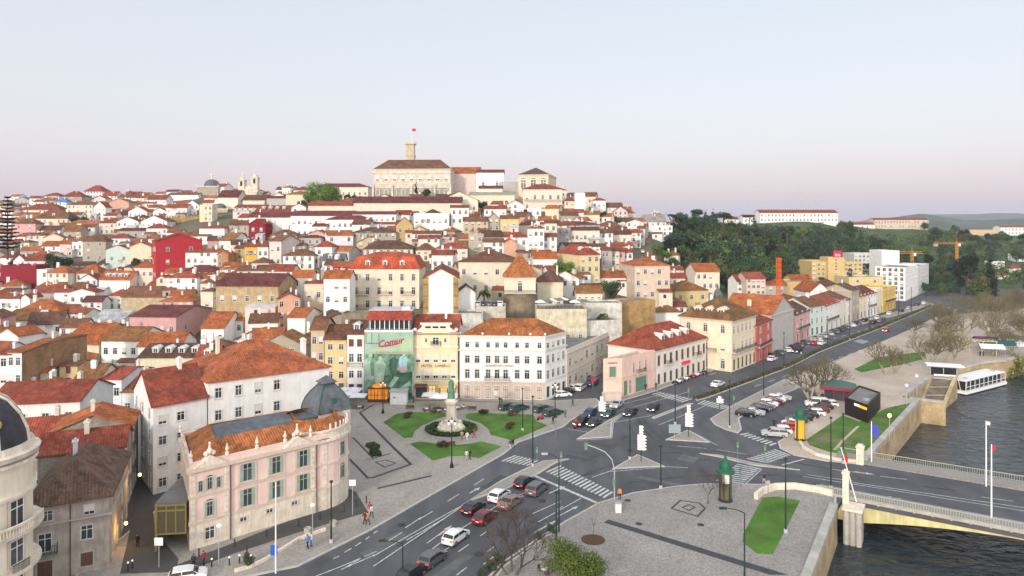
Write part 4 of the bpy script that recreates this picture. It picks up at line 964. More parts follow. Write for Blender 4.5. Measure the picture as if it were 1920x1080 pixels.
low_wall([(440,1075),(470,1066),(500,1052),(560,1014),(610,996)], .45, .4, 'low stone wall between side street and tram pavement')
# ---------------------------------------------------------------- far hills, each ridge its own sheet
def ridge(name, Y0, Y1, x0, x1, zf, seed, col):
    nx, ny = 70, 12; v = []; f = []
    for j in range(ny+1):
        Y = Y0+(Y1-Y0)*j/ny
        for i in range(nx+1):
            p = x0+(x1-x0)*i/nx; h = zf(p); t = math.sin(math.pi*j/ny)
            v.append(((p-HX)*Y/F, Y, -30+(h+30)*t*(1+.10*mnoise.noise((p*.012, j*.4, seed))+.05*mnoise.noise((p*.05, j, seed)))))
    for j in range(ny):
        for i in range(nx): a = j*(nx+1)+i; f.append((a, a+1, a+nx+2, a+nx+1))
    me = bpy.data.meshes.new(name); me.from_pydata(v, [], f); me.materials.append(mat('wooded_hills', col, .95, n1=(.004,.55,1.4,8), n2=(.02,.7,1.3,6), coord='World'))
    for p in me.polygons: p.use_smooth = True
    tag(link(name, me), kind='structure')
def ip(l):
    def f(p):
        for (a, za), (b, zb) in zip(l, l[1:]):
            if p <= b: t = max(0, (p-a)/(b-a)); t = t*t*(3-2*t); return za+(zb-za)*t
        return l[-1][1]
    return f
ridge('hills', 2600, 4200, 1380, 2300, ip([(1380,-20),(1600,40),(1730,78),(1830,52),(1920,62),(2000,92),(2300,70)]), 1, (.055,.075,.04))
ridge('hills', 5200, 8000, 1200, 2500, ip([(1200,0),(1500,20),(1750,118),(1850,124),(1920,128),(2100,160),(2500,100)]), 5, (.06,.08,.05))
ridge('hills', 1500, 2400, -900, 1300, ip([(-900,20),(300,30),(1300,10)]), 9, (.06,.08,.04))
b = MB(); b.face([(-16000,100,-40),(18000,100,-40),(18000,16000,-40),(-16000,16000,-40)]); tag(b.build('ground', [mat('distant_ground', (.09,.10,.05), .95, n1=(.003,.6,1.3,8), coord='World')]), kind='structure')
# the air between here and the far hills
hb = MB(); hb.box(-9000, 12000, -60, 14000, -60, 260); hm = bpy.data.materials.new('haze'); hm.use_nodes = True; nt = hm.node_tree; nt.nodes.clear()
ov = N(nt, 'ShaderNodeOutputMaterial'); pv = N(nt, 'ShaderNodeVolumePrincipled'); pv.inputs['Color'].default_value = (.78,.84,.98,1); pv.inputs['Density'].default_value = HAZE = 0.00008; nt.links.new(pv.outputs[0], ov.inputs['Volume'])
hz = hb.build('haze', [hm]); tag(hz, kind='stuff')
# ---------------------------------------------------------------- the named buildings round the square
def ray(px, A, d):
    """where the vertical plane through A along d meets the sight line px"""
    k = (px-HX)/F; t = (k*A.y-A.x)/(d.x-k*d.y); return A+d*t
def V2(x, y): return Vector((x, y))
# --- pink palace with slate dome
A = V2(-39.2, 85.6); B = V2(-25.8, 98.0); u = (B-A).normalized(); nrm = V2(u.y, -u.x); dep = V2(-.485, .874)*14.5
D = A+dep; Cq = B+dep*.9
PINK = (.78, .59, .52)
pal = house(A, B, Cq, D, 0, 10.0, 'flat', .3, PINK, (.3,.3,.3), 'pink stone palace with rounded end, slate dome and white roof ornaments', 'palace', 'palace', near=True, chim=0, tc=(.60,.51,.40), cornice=[(3.1,.12,.3),(6.35,.14,.28),(9.55,.35,.45)], parapet=.75, deep=3)
pal.children
def L2(root, p):     # world xy to the local frame of a root
    d = Vector((p[0]-root.location.x, p[1]-root.location.y)); a = -root.rotation_euler.z
    return Vector((d.x*math.cos(a)-d.y*math.sin(a), d.x*math.sin(a)+d.y*math.cos(a)))
w = (B-A).length; x0 = -w/2
for k, (x, st) in enumerate(((.13,'a'),(.39,'r'),(.60,'r'),(.81,'r'))):
    X = x0+w*x
    for row, z in ((0, 3.75), (1, 7.0)):
        if st == 'a':
            if row == 0: o = link('window', wmesh('greenarch'), pal, (X, 0, z), 0, (1.15, 1, 1.75), (.60,.51,.40)); link('pane', PANE, o)
            else:
                for dx, ww, hh, s2 in ((0, .9, 1.5, 'greenarch'), (-1.1, .7, 1.3, 'green'), (1.1, .7, 1.3, 'green')): o = link('window', wmesh(s2), pal, (X+dx, -.01*abs(dx), z), 0, (ww, 1, hh), (.60,.51,.40)); link('pane', PANE, o)
        else: o = link('window', wmesh('green'), pal, (X, 0, z-.1), 0, (1.95, 1, 2.25), (.60,.51,.40)); link('pane', PANE, o)
for x, wd, hh, z in ((.13, 1.2, 1.5, .9), (.36,.9,.5,1.9), (.55,.9,.5,2.0), (.74,.9,.5,2.1)): link('window', wmesh('plain'), pal, (x0+w*x, -.032, z), 0, (wd, 1, hh), (.60,.51,.40))
m = MB()
for x in (.27, .915):
    m.tube((x0+w*x, -.14, 0), (x0+w*x, -.14, 9.5), .07, .07, 6)
m.build('drainpipe', [WOODB], pal)
m = MB()   # rusticated pilaster strips
for x in (.02, .245, .885, .985):
    for k in range(14): m.box(x0+w*x-.3, x0+w*x+.3, -.09, 0, .15+k*.7, .15+k*.7+.62)
m.build('pilaster', [STONE], pal)
m = MB(); m.box(-w/2, w/2-.02, -.03, -.001, -1, 3.1); m.build('plinth', [STONE], pal)
# rounded end
cq = B-nrm*5.5+u*.2; lc = L2(pal, cq); m = MB(); rr_ = 5.5
m.lathe([(rr_,-3),(rr_,3.1),(rr_+.14,3.1),(rr_+.14,3.4),(rr_,3.4),(rr_,6.35),(rr_+.14,6.35),(rr_+.14,6.63),(rr_,6.63),(rr_,9.55),(rr_+.38,9.6),(rr_+.38,10.0),(rr_,10.0),(rr_-.05,10.9),(rr_+.1,10.9),(rr_+.1,11.1),(rr_-.3,11.1),(rr_-.3,10)], 40, (lc.x, lc.y, 0), ml=[1,1,1,1,0,1,1,1,0,1,1,1,1,1,1,1,0])
m.build('rounded_wall', [PLASTER, STONE], pal, color=PINK)
for ad in (-62, -22, 18):
    a = rad(ad); nx, ny = math.cos(a), math.sin(a)
    for z, hh, st in ((3.75, 1.75, 'greenarch'), (7.0, 1.9, 'green')):
        o = link('window', wmesh(st), pal, (lc.x+nx*rr_, lc.y+ny*rr_, z), a+math.pi/2, (1.25, 1, hh), (.60,.51,.40)); link('pane', PANE, o)
m = MB()
for ad in range(-85, 60, 10):
    a = rad(ad); X, Y_ = lc.x+math.cos(a)*(rr_-.15), lc.y+math.sin(a)*(rr_-.15); m.tube((X, Y_, 11.1), (X, Y_, 11.9), .16, .12, 6)
m.build('parapet_ornament', [STONE], pal)
def finial(x, y, z, s=1.0):
    f = MB(); f.lathe([(.3*s,0),(.3*s,.5*s),(.12*s,.6*s),(.3*s,.95*s),(.22*s,1.3*s),(.08*s,1.5*s),(.14*s,1.7*s),(.001,1.95*s)], 10); f.build('finial', [STONE], pal, (x, y, z))
for x in (.01, .25, .46, .67, .87): finial(x0+w*x, .1, 10.75, .8)
lD = L2(pal, D); 
for t in (.3, .65, 1.0): finial(x0+(lD.x-x0)*t, lD.y*t+.2, 10.75, .7)
for x in (.13, .76):       # pediments with statue groups
    f = MB(); X = x0+w*x; f.face([(X-2.0,-.37,10.0),(X+2.0,-.37,10.0),(X,-.37,11.3)]); f.face([(X-2.0,-.37,10.0),(X,-.37,11.3),(X,.5,11.3),(X-2.0,.5,10.0)]); f.face([(X,-.37,11.3),(X+2.0,-.37,10.0),(X+2.0,.5,10.0),(X,.5,11.3)])
    f.ball((X, 0, 11.75), .38, 6); f.ball((X-.45, 0, 11.5), .3, 6); f.ball((X+.45, 0, 11.5), .3, 6); f.tube((X,0,11.9),(X,0,12.7),.2,.1,7); f.ball((X,0,12.75),.17,6); f.build('pediment', [STONE], pal)
# tiled roof ring and slate skylight roof, dome
q = [L2(pal, p) for p in (A, B, Cq, D)]; qi = off_quad(q, -.55); E = [Vector((p.x, p.y, 10.35)) for p in qi]
q2 = off_quad(q, -3.4); I = [Vector((p.x, p.y, 12.2)) for p in q2]; m = MB()
for k in range(4): slope(m, [E[k], E[(k+1)%4], I[(k+1)%4], I[k]])
m.build('roof', [TILE], pal, color=(.44,.15,.05))
m = MB(); c = sum(I, Vector())/4; r0 = (I[0]+I[3])/2*.75+c*.25+Vector((0,0,.7)); r1 = (I[1]+I[2])/2*.75+c*.25+Vector((0,0,.7)); I2 = [i-Vector((0,0,.25)) for i in I]
r0 = (I[0]+I[3])/2*.55+c*.45+Vector((0,0,.8)); r1 = (I[1]+I[2])/2*.55+c*.45+Vector((0,0,.8))
slope(m, [I2[0], I2[1], r1, r0]); slope(m, [I2[2], I2[3], r0, r1]); slope(m, [I2[1], I2[2], r1]); slope(m, [I2[3], I2[0], r0]); m.build('slate_roof', [SLATE], pal)
m = MB(); m.lathe([(rr_-.4,10.3),(rr_-.5,10.9),(3.6,12.3),(3.4,12.35)], 32, (lc.x, lc.y, 0)); m.build('roof', [TILE], pal, color=(.44,.15,.05))
dc = L2(pal, V2(-28.2, 107.0)); m = MB()
m.box(dc.x-2.6, dc.x+2.6, dc.y-2.6, dc.y+2.6, 9.6, 11.8); m.build('dome_base', [PLASTER], pal, color=PINK)
m = MB(); pr = [(2.75,11.8),(2.6,12.6),(2.3,13.5),(1.8,14.4),(1.1,15.3),(.9,15.5)]
for (r0_, z0_), (r1_, z1_) in zip(pr, pr[1:]):
    for k in range(4):
        c0 = [(r0_*a_, r0_*b_) for a_, b_ in ((-1,-1),(1,-1),(1,1),(-1,1))]; c1 = [(r1_*a_, r1_*b_) for a_, b_ in ((-1,-1),(1,-1),(1,1),(-1,1))]
        p0, p1, s1_, s0_ = c0[k], c0[(k+1)%4], c1[(k+1)%4], c1[k]; m.face([(dc.x+p0[0],dc.y+p0[1],z0_),(dc.x+p1[0],dc.y+p1[1],z0_),(dc.x+s1_[0],dc.y+s1_[1],z1_),(dc.x+s0_[0],dc.y+s0_[1],z1_)], 0, [(-r0_,z0_),(r0_,z0_),(r1_,z1_),(-r1_,z1_)])
m.build('dome', [SLATE], pal)
m = MB()
for sx_, sy_ in ((-1,-1),(1,-1),(1,1),(-1,1)):
    for (r0_, z0_), (r1_, z1_) in zip(pr, pr[1:]): m.tube((dc.x+sx_*r0_,dc.y+sy_*r0_,z0_),(dc.x+sx_*r1_,dc.y+sy_*r1_,z1_),.12,.12,6)
m.box(dc.x-.95,dc.x+.95,dc.y-.95,dc.y+.95,15.5,15.95); m.box(dc.x-.35,dc.x+.35,dc.y-2.55,dc.y-2.1,13.0,13.8)
m.build('dome_ridge', [mat('verdigris', (.035,.10,.085), .6)], pal); m = MB(); cs = [Vector((dc.x+a_*1.2,dc.y+b_*1.2,15.95)) for a_, b_ in ((-1,-1),(1,-1),(1,1),(-1,1))]
for k in range(4): slope(m, [cs[k], cs[(k+1)%4], Vector((dc.x,dc.y,16.9))], .1)
m.build('dome_cap', [SLATE], pal)
m = MB(); sb = dc+V2(-4.2, -.3); m.box(sb.x-1.5, sb.x+1.58, sb.y-2.0, sb.y+2.0, 10.0, 11.3, 1); m.box(sb.x-1.6, sb.x+1.56, sb.y-2.2, sb.y+2.2, 11.3, 11.7, 0); m.build('roof_house', [SLATE, mat('red_brick', (.33,.11,.05), .9, n1=(2,.8,1.15))], pal)
landmark('the pink palace', (-32, 95, 8))
# --- golden glazed entrance beside the palace
gA = A+dep*.02-u*.3; root = empty('glazed_entrance', (gA.x-.1, gA.y+.3, 0), math.atan2(.12, 1)); GOLD = mat('gold_anodised_frame', (.34,.27,.09), .45, .3)
GOLDG = mat('bronze_glass', (.12,.105,.055), rough=.15, spec=.6)
m = MB()
for x in (-3.5, -2.4, -1.3, -.15): m.box(x-.08, x+.08, -.1, .1, 2.1, 5.7)
for z in (2.1, 4.9, 5.55): m.box(-3.58, -.07, -.13, .12, z, z+.2)
m.box(-3.7,-3.45,-.16,.2,0,5.8); m.build('frame', [GOLD], root); m = MB(); m.box(-3.4,-.2,-.02,.02,2.25,5.55); m.build('pane', [GOLDG], root)
m = MB(); m.box(-3.7,-.1,.14,10,5.75,6.0); m.box(-3.7,-3.5,.3,10,0,5.74); m.build('roof', [FLATROOF], root); tag(root, 'gold framed glazed entrance with flat roof beside the pink palace', 'entrance')
# --- white block behind the palace: two joined ranges, each a house
a = at(287, 103.6); b = at(388, 109.6); dv = Vector((-.62, .78, 0))
house(a, b, b+dv*14, a+dv*14, 0, 13.0, 'gab', 4.2, 'w', 'r', 'white house with barred windows and red gable roof behind the pink palace', near=True, chim=2, fac={0: dict(rows=4, cols=3, style='plain', fh=3.1, wh=1.3, skip=.15), 3: dict(rows=4, cols=3, style='plain')})
a = at(390, 109.8); b = at(617, 122.0); 
house(a, b, b+dv*17, a+dv*17, 0, 15.2, 'hip', 4.6, 'w', (.36,.10,.04), 'big blank white block with large orange red hipped roof behind the slate dome', near=True, chim=2, fac={0: dict(rows=3, cols=4, style='plain', z=4.6, fh=3.5, wh=1.6, ww=1.0, x1=.62), 1: dict(rows=4, cols=3)}, tc=(.6,.6,.58))
# --- ruined house and domed corner building at the near left
a = V2(-53.6, 77.6); b = V2(-46.6, 81.5); dv2 = V2(-.37, .93)
rh = house(a, b, b+dv2*15.5, a+dv2*15.5, 0, 8.6, 'hip', 3.4, (.46,.41,.35), (.15,.085,.06), 'derelict stained house with mossy dark tiled roof at the lane mouth', near=True, wallm=OLDWALL, roofm=OLDTILE, chim=1, ov=.5, tc=(.45,.42,.37), cornice=[(6.35,.3,.16),(8.4,.3,.2)], fac={0: dict(rows=1, cols=2, z=6.7, fh=2, sill=0, wh=1.15, ww=1.05), 1: dict(rows=2, cols=4, style='mix', fh=3.2, skip=.3)})
hw = (b-a).length
for x, z, ww, hh, st in ((-.28, 3.3, 1.3, 2.1, 'plain'), (.22, 3.9, 1.2, 1.6, 'plain'), (.22, .9, 1.2, 1.5, 'brown'), (-.28, .4, 1.4, 1.9, 'brown')): link('window', wmesh(st), rh, (hw*x, 0, z), 0, (ww, 1, hh), (.45,.42,.37))
balcony_mesh(2.4, .8).build('balcony', [GREENP, IRON], rh, (-.28*hw, 0, 3.2))
link('drainpipe', MB().tube((.02*hw,-.12,0),(.02*hw,-.12,8.4),.06,.06,6).mesh('drainpipe', [WOODB]), rh)
for k, (l, t) in enumerate(((a+dv2*16, 'old stone house with low red roof just behind the derelict house'), (a+dv2*24, 'rough stone walled house with two tier red roof up the lane'))):
    p0, p1 = l+V2(-2.5, -.5), l+V2(6.6, 3.6); house(p0, p1, p1+dv2*7.4, p0+dv2*7.4, 0, 9.6+k*.9, 'gab' if k == 0 else 'gx', 2.0, (.42,.38,.32), 'r' if k == 0 else 'o', t, wallm=MASON, chim=1, fac={1: dict(rows=3, cols=3, style='mix', skip=.3)})
for pa_, pb_, Ya, h_, d_, t_ in ((2,118,104,7.2,10,'low red roofed house squeezed between domed corner building and lane'),(-25,150,120,9.0,12,'long white house with red roof behind the rough stone houses of the lane')):
    p0, p1 = at(pa_, Ya), at(pb_, Ya+3); house(p0, p1, p1+Vector((-1,d_,0)), p0+Vector((-1,d_,0)), 0, h_, 'gab', 2.6, 's' if d_ == 10 else 'w', 'r', t_, fac={0: dict(rows=2, cols=4, style='mix', skip=.2)})
dm_c = V2(-53.3, 69.3); dr = 5.1; root = empty('corner_building', (dm_c.x, dm_c.y, 0)); CRM = (.78,.71,.56)
m = MB(); m.lathe([(dr,-2),(dr,17.2)], 48); m.box(-30, -3.5, -1, 9, -2, 17.2); m.build('wall', [PLASTER], root, color=CRM)
m = MB()
for z, pr in ((2.9,.2),(6.1,.75),(9.9,.95),(13.4,.3),(16.6,.5)): m.lathe([(dr-.05,z-.3),(dr+pr,z-.15),(dr+pr,z+.15),(dr-.05,z+.2)], 48)
m.lathe([(dr+.5,17.0),(dr+.7,17.5),(dr+.2,17.6),(dr+.1,18.2),(dr-.3,18.2)], 48); m.build('cornice', [STONE], root)
m = MB(); m.lathe([(4.9,18.0),(4.7,19.4),(4.1,20.9),(3.1,22.2),(1.7,23.1),(.001,23.5)], 40); m.build('dome', [mat('dark_dome_lead', (.035,.035,.04), .5, n1=(1,.6,1.3))], root, smooth=True)
m = MB(); 
for k in range(8):
    a_ = 6.283*k/8+.32; pr = [(4.95,18.0),(4.78,19.4),(4.17,20.9),(3.15,22.25),(1.7,23.2)]
    for (r0_, z0_), (r1_, z1_) in zip(pr, pr[1:]): m.tube((r0_*math.cos(a_), r0_*math.sin(a_), z0_), (r1_*math.cos(a_), r1_*math.sin(a_), z1_), .18, .16, 6)
m.build('dome_rib', [STONE], root)
for ad in (-75, -42, -8):
    a_ = rad(ad)
    for z, hh, st in ((3.3,2.1,'arch'),(6.8,2.2,'arch'),(10.4,2.5,'plain'),(14.0,1.9,'plain')):
        if z == 14.0: continue
        o = link('window', wmesh(st), root, (dr*math.cos(a_), dr*math.sin(a_), z), a_+math.pi/2, (1.6,1,hh*1.08), (.60,.53,.40)); link('pane', PANE, o)
m = MB(); a0, a1 = rad(-95), rad(25)
m.lathe([(dr+1.0,9.95),(dr+1.05,10.1),(dr+.7,10.1)], 40, a0=a0, a1=a1); m.lathe([(dr+.75,10.75),(dr+1.0,10.75),(dr+1.0,10.95),(dr+.75,10.95)], 40, a0=a0, a1=a1)
for k in range(44): t = a0+(a1-a0)*k/43; m.tube(((dr+.88)*math.cos(t),(dr+.88)*math.sin(t),10.1),((dr+.88)*math.cos(t),(dr+.88)*math.sin(t),10.78),.09,.07,5)
m.build('stone_balcony', [STONE], root)
for z in (6.2, 3.0):
    m = MB()
    for aa in (rad(-75), rad(-42), rad(-8)):
        for k in range(15):
            t = aa-.17+.34*k/14; X, Y_ = (dr+.6)*math.cos(t), (dr+.6)*math.sin(t); m.tube((X,Y_,z),(X,Y_,z+.85),.022,.022,4)
        m.lathe([(dr+.57,z+.82),(dr+.63,z+.82),(dr+.63,z+.88),(dr+.57,z+.88)], 10, a0=aa-.18, a1=aa+.18); m.lathe([(dr,z-.12),(dr+.7,z-.12),(dr+.7,z),(dr,z)], 10, a0=aa-.19, a1=aa+.19)
    m.build('iron_balcony', [IRON], root)
link('skylight', MB().ball((0,0,0), .55, 6).mesh('skylight', [mat('gilded_cartouche', (.5,.36,.06), .4)]), root, (3.9, -2.0, 20.6)); tag(root, 'cream round cornered building with ribbed slate dome and balconies', 'building')
# --- row on the north side of the square
def front(pxa, pxb, ya, yb): return G(pxa, ya), G(pxb, yb)
def row_house(pxa, pxb, yb, d, h, rt, rise, wc, rc, label, yb2=None, **k):
    a, b = front(pxa, pxb, yb, yb2 or yb); t = Vector((-(b-a).y, (b-a).x, 0)).normalized()*d
    return house(a, b, b+t, a+t, 0, h, rt, rise, wc, rc, label, deep=1, **k)
row_house(583, 608, 742, 9, 15.4, 'gab', 2.5, 't', 'b', 'narrow tan house with small shutters beside the white block', fac={0: dict(rows=4, cols=2, style='mix', fh=3.7)})
row_house(609, 650, 743, 10, 13.2, 'gab', 2.8, 'y', 'b', 'ochre yellow house with red awning near the cafe tables', chim=1, fac={0: dict(rows=4, cols=2, style=['shop','mix','mix','mix'], fh=3.3, wh=[2.2,1.6,1.6,1.3])})
wh_ = row_house(651, 682, 745, 10, 14.6, 'gab', 2.6, 'w', 'b', 'narrow white house with iron balconies beside the mural', chim=0, dorm=1, fac={0: dict(rows=4, cols=2, style=['shop','plain','plain','brown'], fh=3.6, wh=[2.2,1.7,2.0,1.7], balc=((.5, 3.4, 7.1),))})
# mural building
a, b = G(684, 752), G(774, 752); t = Vector((0, 12, 0)); mu = house(a, b, b+t, a+t, 0, 15.6, 'flat', .3, 'w', 'g', 'building with a green mural of workers covering its whole front', chim=0, deep=1, parapet=.3)
w = (b-a).length
MG = mat('mural_paint', (.17,.29,.20), .8, n1=(.35,.35,1.5,6), n2=(1.6,.6,1.35,5), tint=((.035,.10,.06), .42, .45, .6))
m = MB(); m.box(-w/2+.05, w/2-.05, -.05, -.01, .3, 15.4); mural = m.build('mural', [MG], mu)
m = MB(); m.box(-w/2+.06, w/2-.06, -.062, -.055, 10.6, 15.35); m.build('mural_sky', [mat('mural_pale', (.30,.43,.34), .8, n1=(.3,.85,1.15), tint=((.50,.58,.25), .2, .5, .8))], mural)
def fig(cx, z0, h, mm, k):     # painted workers: head, hunched back and coat
    m = MB(); y = -.075-.004*k; r = h*.075; hd = []
    P_ = [(cx-h*.17,z0),(cx+h*.14,z0),(cx+h*.2,z0+h*.5),(cx+h*.24,z0+h*.66),(cx+h*.15,z0+h*.8),(cx-h*.05,z0+h*.84),(cx-h*.2,z0+h*.72),(cx-h*.22,z0+h*.45)]
    m.face([(x, y, z) for x, z in P_]); m.face([(cx+h*.03+r*math.cos(t_), y-.002, z0+h*.9+r*1.2*math.sin(t_)) for t_ in (6.283*j/14 for j in range(14))]); m.build('painted_figure', [mm], mural)
MD, ML, MM = mat('mural_dark', (.07,.15,.10), .8, n1=(.8,.5,1.5)), mat('mural_light', (.36,.50,.38), .8, n1=(.7,.55,1.2)), mat('mural_mid', (.15,.28,.19), .8, n1=(.8,.5,1.4))
for k, (x, z, h, mm) in enumerate(((-.40,4.6,6.2,ML),(-.28,5.6,5.2,MM),(-.08,5.9,4.6,MM),(.10,6.2,4.4,MD),(.46,6.6,4.0,MM),(-.19,4.2,6.0,ML),(.30,6.4,4.6,ML))): fig(x*w, z, h, mm, k)
m = MB(); m.face([(.21*w,-.11,7.6),(.37*w,-.11,7.6),(.38*w,-.11,9.2),(.33*w,-.11,10.2),(.25*w,-.11,10.1),(.21*w,-.11,9.0)]); m.build('painted_figure', [mat('mural_blue', (.30,.50,.55), .8, n1=(1,.7,1.2))], mural)
m = MB(); m.face([(.18*w,-.114,6.9),(.38*w,-.114,6.9),(.38*w,-.114,7.7),(.18*w,-.114,7.6)]); m.build('painted_tray', [mat('mural_rose', (.55,.30,.30), .8)], mural)
for pts, mm in (([(-.1,1.5),(.1,6.2),(.46,5.4),(.46,2.4)], MD), ([(-.02,3.2),(.12,5.6),(.22,5.3),(.06,3.0)], ML), ([(.14,2.2),(.44,4.6),(.46,3.6),(.2,1.6)], ML), ([(-.48,.6),(-.46,5.0),(-.2,4.2),(-.3,1.0)], MM), ([(.2,2.9),(.3,3.9),(.38,3.9),(.26,2.7)], MD)):
    m = MB(); m.face([(x*w, -.085-.003*abs(x)-.004*(mm is ML), z) for x, z in pts]); m.build('painted_table', [mm], mural)
me = text_mesh('Comur', 2.0, .02, .35); me.materials.append(PINKRED); o = bpy.data.objects.new('lettering', me); COL.objects.link(o); o.parent = mural; o.location = (.04*w, -.11, 12.6); o.rotation_euler = (rad(90), rad(-10), 0)
for dx, dz in ((.06,.04),(-.05,-.05),(.05,-.05)): o2 = o.copy(); COL.objects.link(o2); o2.parent = mural; o2.location = (.04*w+dx, -.109, 12.6+dz)
m = MB()
for k in range(10): t0, t1 = k/10, (k+1)/10; f_ = lambda t_: (-.15*w+.36*w*t_, -.112, 12.05+.6*t_+.4*(t_-.35)**2); p, q = Vector(f_(t0)), Vector(f_(t1)); m.face([p, q, q+Vector((0,0,.26)), p+Vector((0,0,.26))])
m.build('lettering_underline', [PINKRED], mural)
lettering('A CONSERVEIRA DE PORTUGAL', .62, mural, (.04*w, -.10, 10.75), 0, mat('rose_lettering', (.50,.24,.23), .8))
m = MB()
for k in range(4): m.box(-w*.47, -w*.47+.05+0, -.07, -.05, 13.2, 15.2)
for x in (-.48,-.36,-.21): m.box(w*x, w*x+.12, -.10, -.066, 12.9, 15.3)
m.box(-.48*w,-.2*w,-.10,-.066,12.9,13.05); m.build('painted_window_frame', [MD], mural)
m = MB(); m.box(-w/2+.6, w/2-.6, 1.0, 8, 15.9, 18.8, 0); m.build('attic_wall', [PLASTER], mu, color=(.16,.16,.17))
m = MB()
for k in range(9): x = -w/2+1.0+k*(w-2.0)/8; m.box(x-.09, x+.09, .85, .98, 15.9, 18.4)
m.build('attic_mullion', [WHITE], mu); m = MB(); m.box(-w/2+.8, w/2-.8, .93, .99, 16.2, 18.2); m.build('attic_window', [GLASS], mu)
m = MB(); slope(m, [(-w/2+.2,.3,18.3),(w/2-.2,.3,18.3),(w/2-.5,2.6,20.0),(-w/2+.5,2.6,20.0)]); m.build('roof', [TILE], mu, color=(.33,.06,.04)); m = MB(); m.lathe([(4.2,0),(3.9,1.2),(2.9,2.2),(1.5,2.9),(.001,3.1)], 12, (0,0,0)); 
m = MB(); m.box(-w/2+.4, w/2-.4, 2.6, 9, 19.9, 20.15); m.box(w/2-3, w/2-1, 3, 6, 20.15, 20.9); m.build('roof_deck', [METALROOF], mu)
m = MB(); m.box(-w/2-.06, w/2+.06, -.16, .2, 15.55, 15.95); m.build('cornice', [WHITE], mu)
landmark('the mural building', (-28, 160, 10))
# yellow hotel
a, b = G(776, 749), G(858, 749); t = Vector((0, 12, 0)); YW = (.76,.64,.40)
ho = house(a, b, b+t, a+t, 0, 15.0, 'gab', 3.6, YW, 'r', 'yellow hotel with shaped white gable top and long iron balcony', 'hotel', chim=1, deep=1, near=True, tc=(.72,.69,.6), cornice=[(4.05,.12,.3),(11.7,.15,.35),(14.8,.3,.35)], fac={0: dict(rows=3, cols=5, style=[None,'blind','blind'], fh=3.6, z=.4, wh=[0,1.7,1.7], ww=1.05, balc=((.5, 6.2, 4.6),))})
w = (b-a).length; m = MB(); m.face([(-w*.32,-.06,11.9),(w*.32,-.06,11.9),(w*.32,-.06,17.0),(-w*.32,-.06,17.0)]); m.box(-w*.32,w*.32,-.05,.5,11.9,16.99); m.box(-w*.36,w*.36,-.12,.6,16.99,17.35); m.box(-w*.32,-w*.29,-.14,-.07,11.9,16.9); m.box(w*.29,w*.32,-.14,-.07,11.9,16.9)
for s in (-1,1): m.face([(s*w*.32,-.05,15.3),(s*w*.47,-.05,15.3),(s*w*.32,-.05,16.4)]); m.ball((s*w*.47,0,15.8),.45,6)
m.build('gable', [PLASTER], ho, color=(.74,.70,.60)); m = MB()
for k in range(3): m.box(-w*.24+k*w*.17, -w*.24+k*w*.17+w*.13, -.16, -.07, 16.2, 16.6)
m.build('gable_vent', [BLACK], ho)
m = MB(); m.box(-w*.29,w*.29,-.10,-.062,12.3,16.0); m.build('gable_panel', [PLASTER], ho, color=YW)
for x, z, ww, hh in ((0,12.4,1.5,1.7),(-.22,13.0,.5,.9),(.22,13.0,.5,.9)): link('window', wmesh('plain'), ho, (x*w,-.11,z), 0, (ww,1,hh), (.72,.69,.6))
balcony_mesh(2.2,.6).build('balcony', [STONE, IRON], ho, (0,-.1,12.3))
lettering('HOTEL  LARBELO', .85, ho, (0, -.06, 7.35), 0, TXTD)
for x, st, ww, hh in ((-.33,'shop',2.6,2.6),(-.08,'lit',1.6,2.8),(.27,'lit',3.6,2.2)): link('shopfront', wmesh(st), ho, (x*w,0,.4), 0, (ww,1,hh), (.6,.5,.3))
m = MB(); slope(m, [(-.47*w,-1.2,3.0),(-.19*w,-1.2,3.0),(-.19*w,-.05,3.6),(-.47*w,-.05,3.6)], .08); m.build('awning', [WOODB], ho)
m = MB(); slope(m, [(.06*w,-1.2,2.9),(.46*w,-1.2,2.9),(.46*w,-.05,3.5),(.06*w,-.05,3.5)], .08); m.build('awning', [mat('yellow_awning', (.6,.5,.2), .8)], ho)
landmark('the yellow hotel', (-17, 160, 10))
# white corner building
a, b = G(862, 748), G(1022, 751); e = G(1061, 737); f = a+(e-b); HB = 14.4
wb = house(a, b, e, f, 0, HB, 'hip', 3.6, 'w', (.36,.125,.04), 'long white corner building with four storeys and iron balcony', 'building', chim=0, deep=1, near=True, ov=.15, tc=(.62,.60,.55), cornice=[(4.0,.1,.28),(11.0,.22,.35),(14.1,.3,.4)], fac={1: dict(rows=4, cols=4, style=['shop','plain','plain','plain'], fh=3.45, z=.35, wh=[2.4,1.9,1.9,1.2], ww=1.05, sill=[.2,.9,.9,.95])})
w = (b-a).length
for i, x in enumerate((.09,.205,.335,.44,.54,.675,.79,.935)):
    X = -w/2+w*x
    for z, hh, st, ww in ((.4,2.7,'lit' if i in (1,4,5,6,7) else 'shop',1.2),(4.75,2.1,'plain',1.1),(8.2,1.75,'plain',1.1),(11.75,1.25,'plain',.85)):
        o = link('window', wmesh(st), wb, (X,0,z), 0, (ww,1,hh), (.60,.57,.50))
        if st == 'plain': link('pane', PANE, o)
balcony_mesh(w*.3,.9).build('balcony', [STONE, IRON], wb, (-w/2+w*.44,0,4.45))
m = MB(); q = [L2(wb, p) for p in (a, b, e, f)]; m.box(-w/2, w/2, -.03, -.001, -.5, 3.98); m.build('plinth', [mat('pink_limestone', (.50,.41,.35), .8, n1=(1,.85,1.1))], wb)
lettering('TURISMO DO CENTRO', .62, wb, (-w/2+w*.475, -.05, 7.45), 0, TXTD)
link('emblem', MB().lathe([(.45,-.03),(.62,-.03),(.62,.03),(.45,.03),(.45,-.03)], 20).mesh('emblem', [GREYM]), wb, (-w/2+w*.3, -.08, 7.65), 0); wb.children
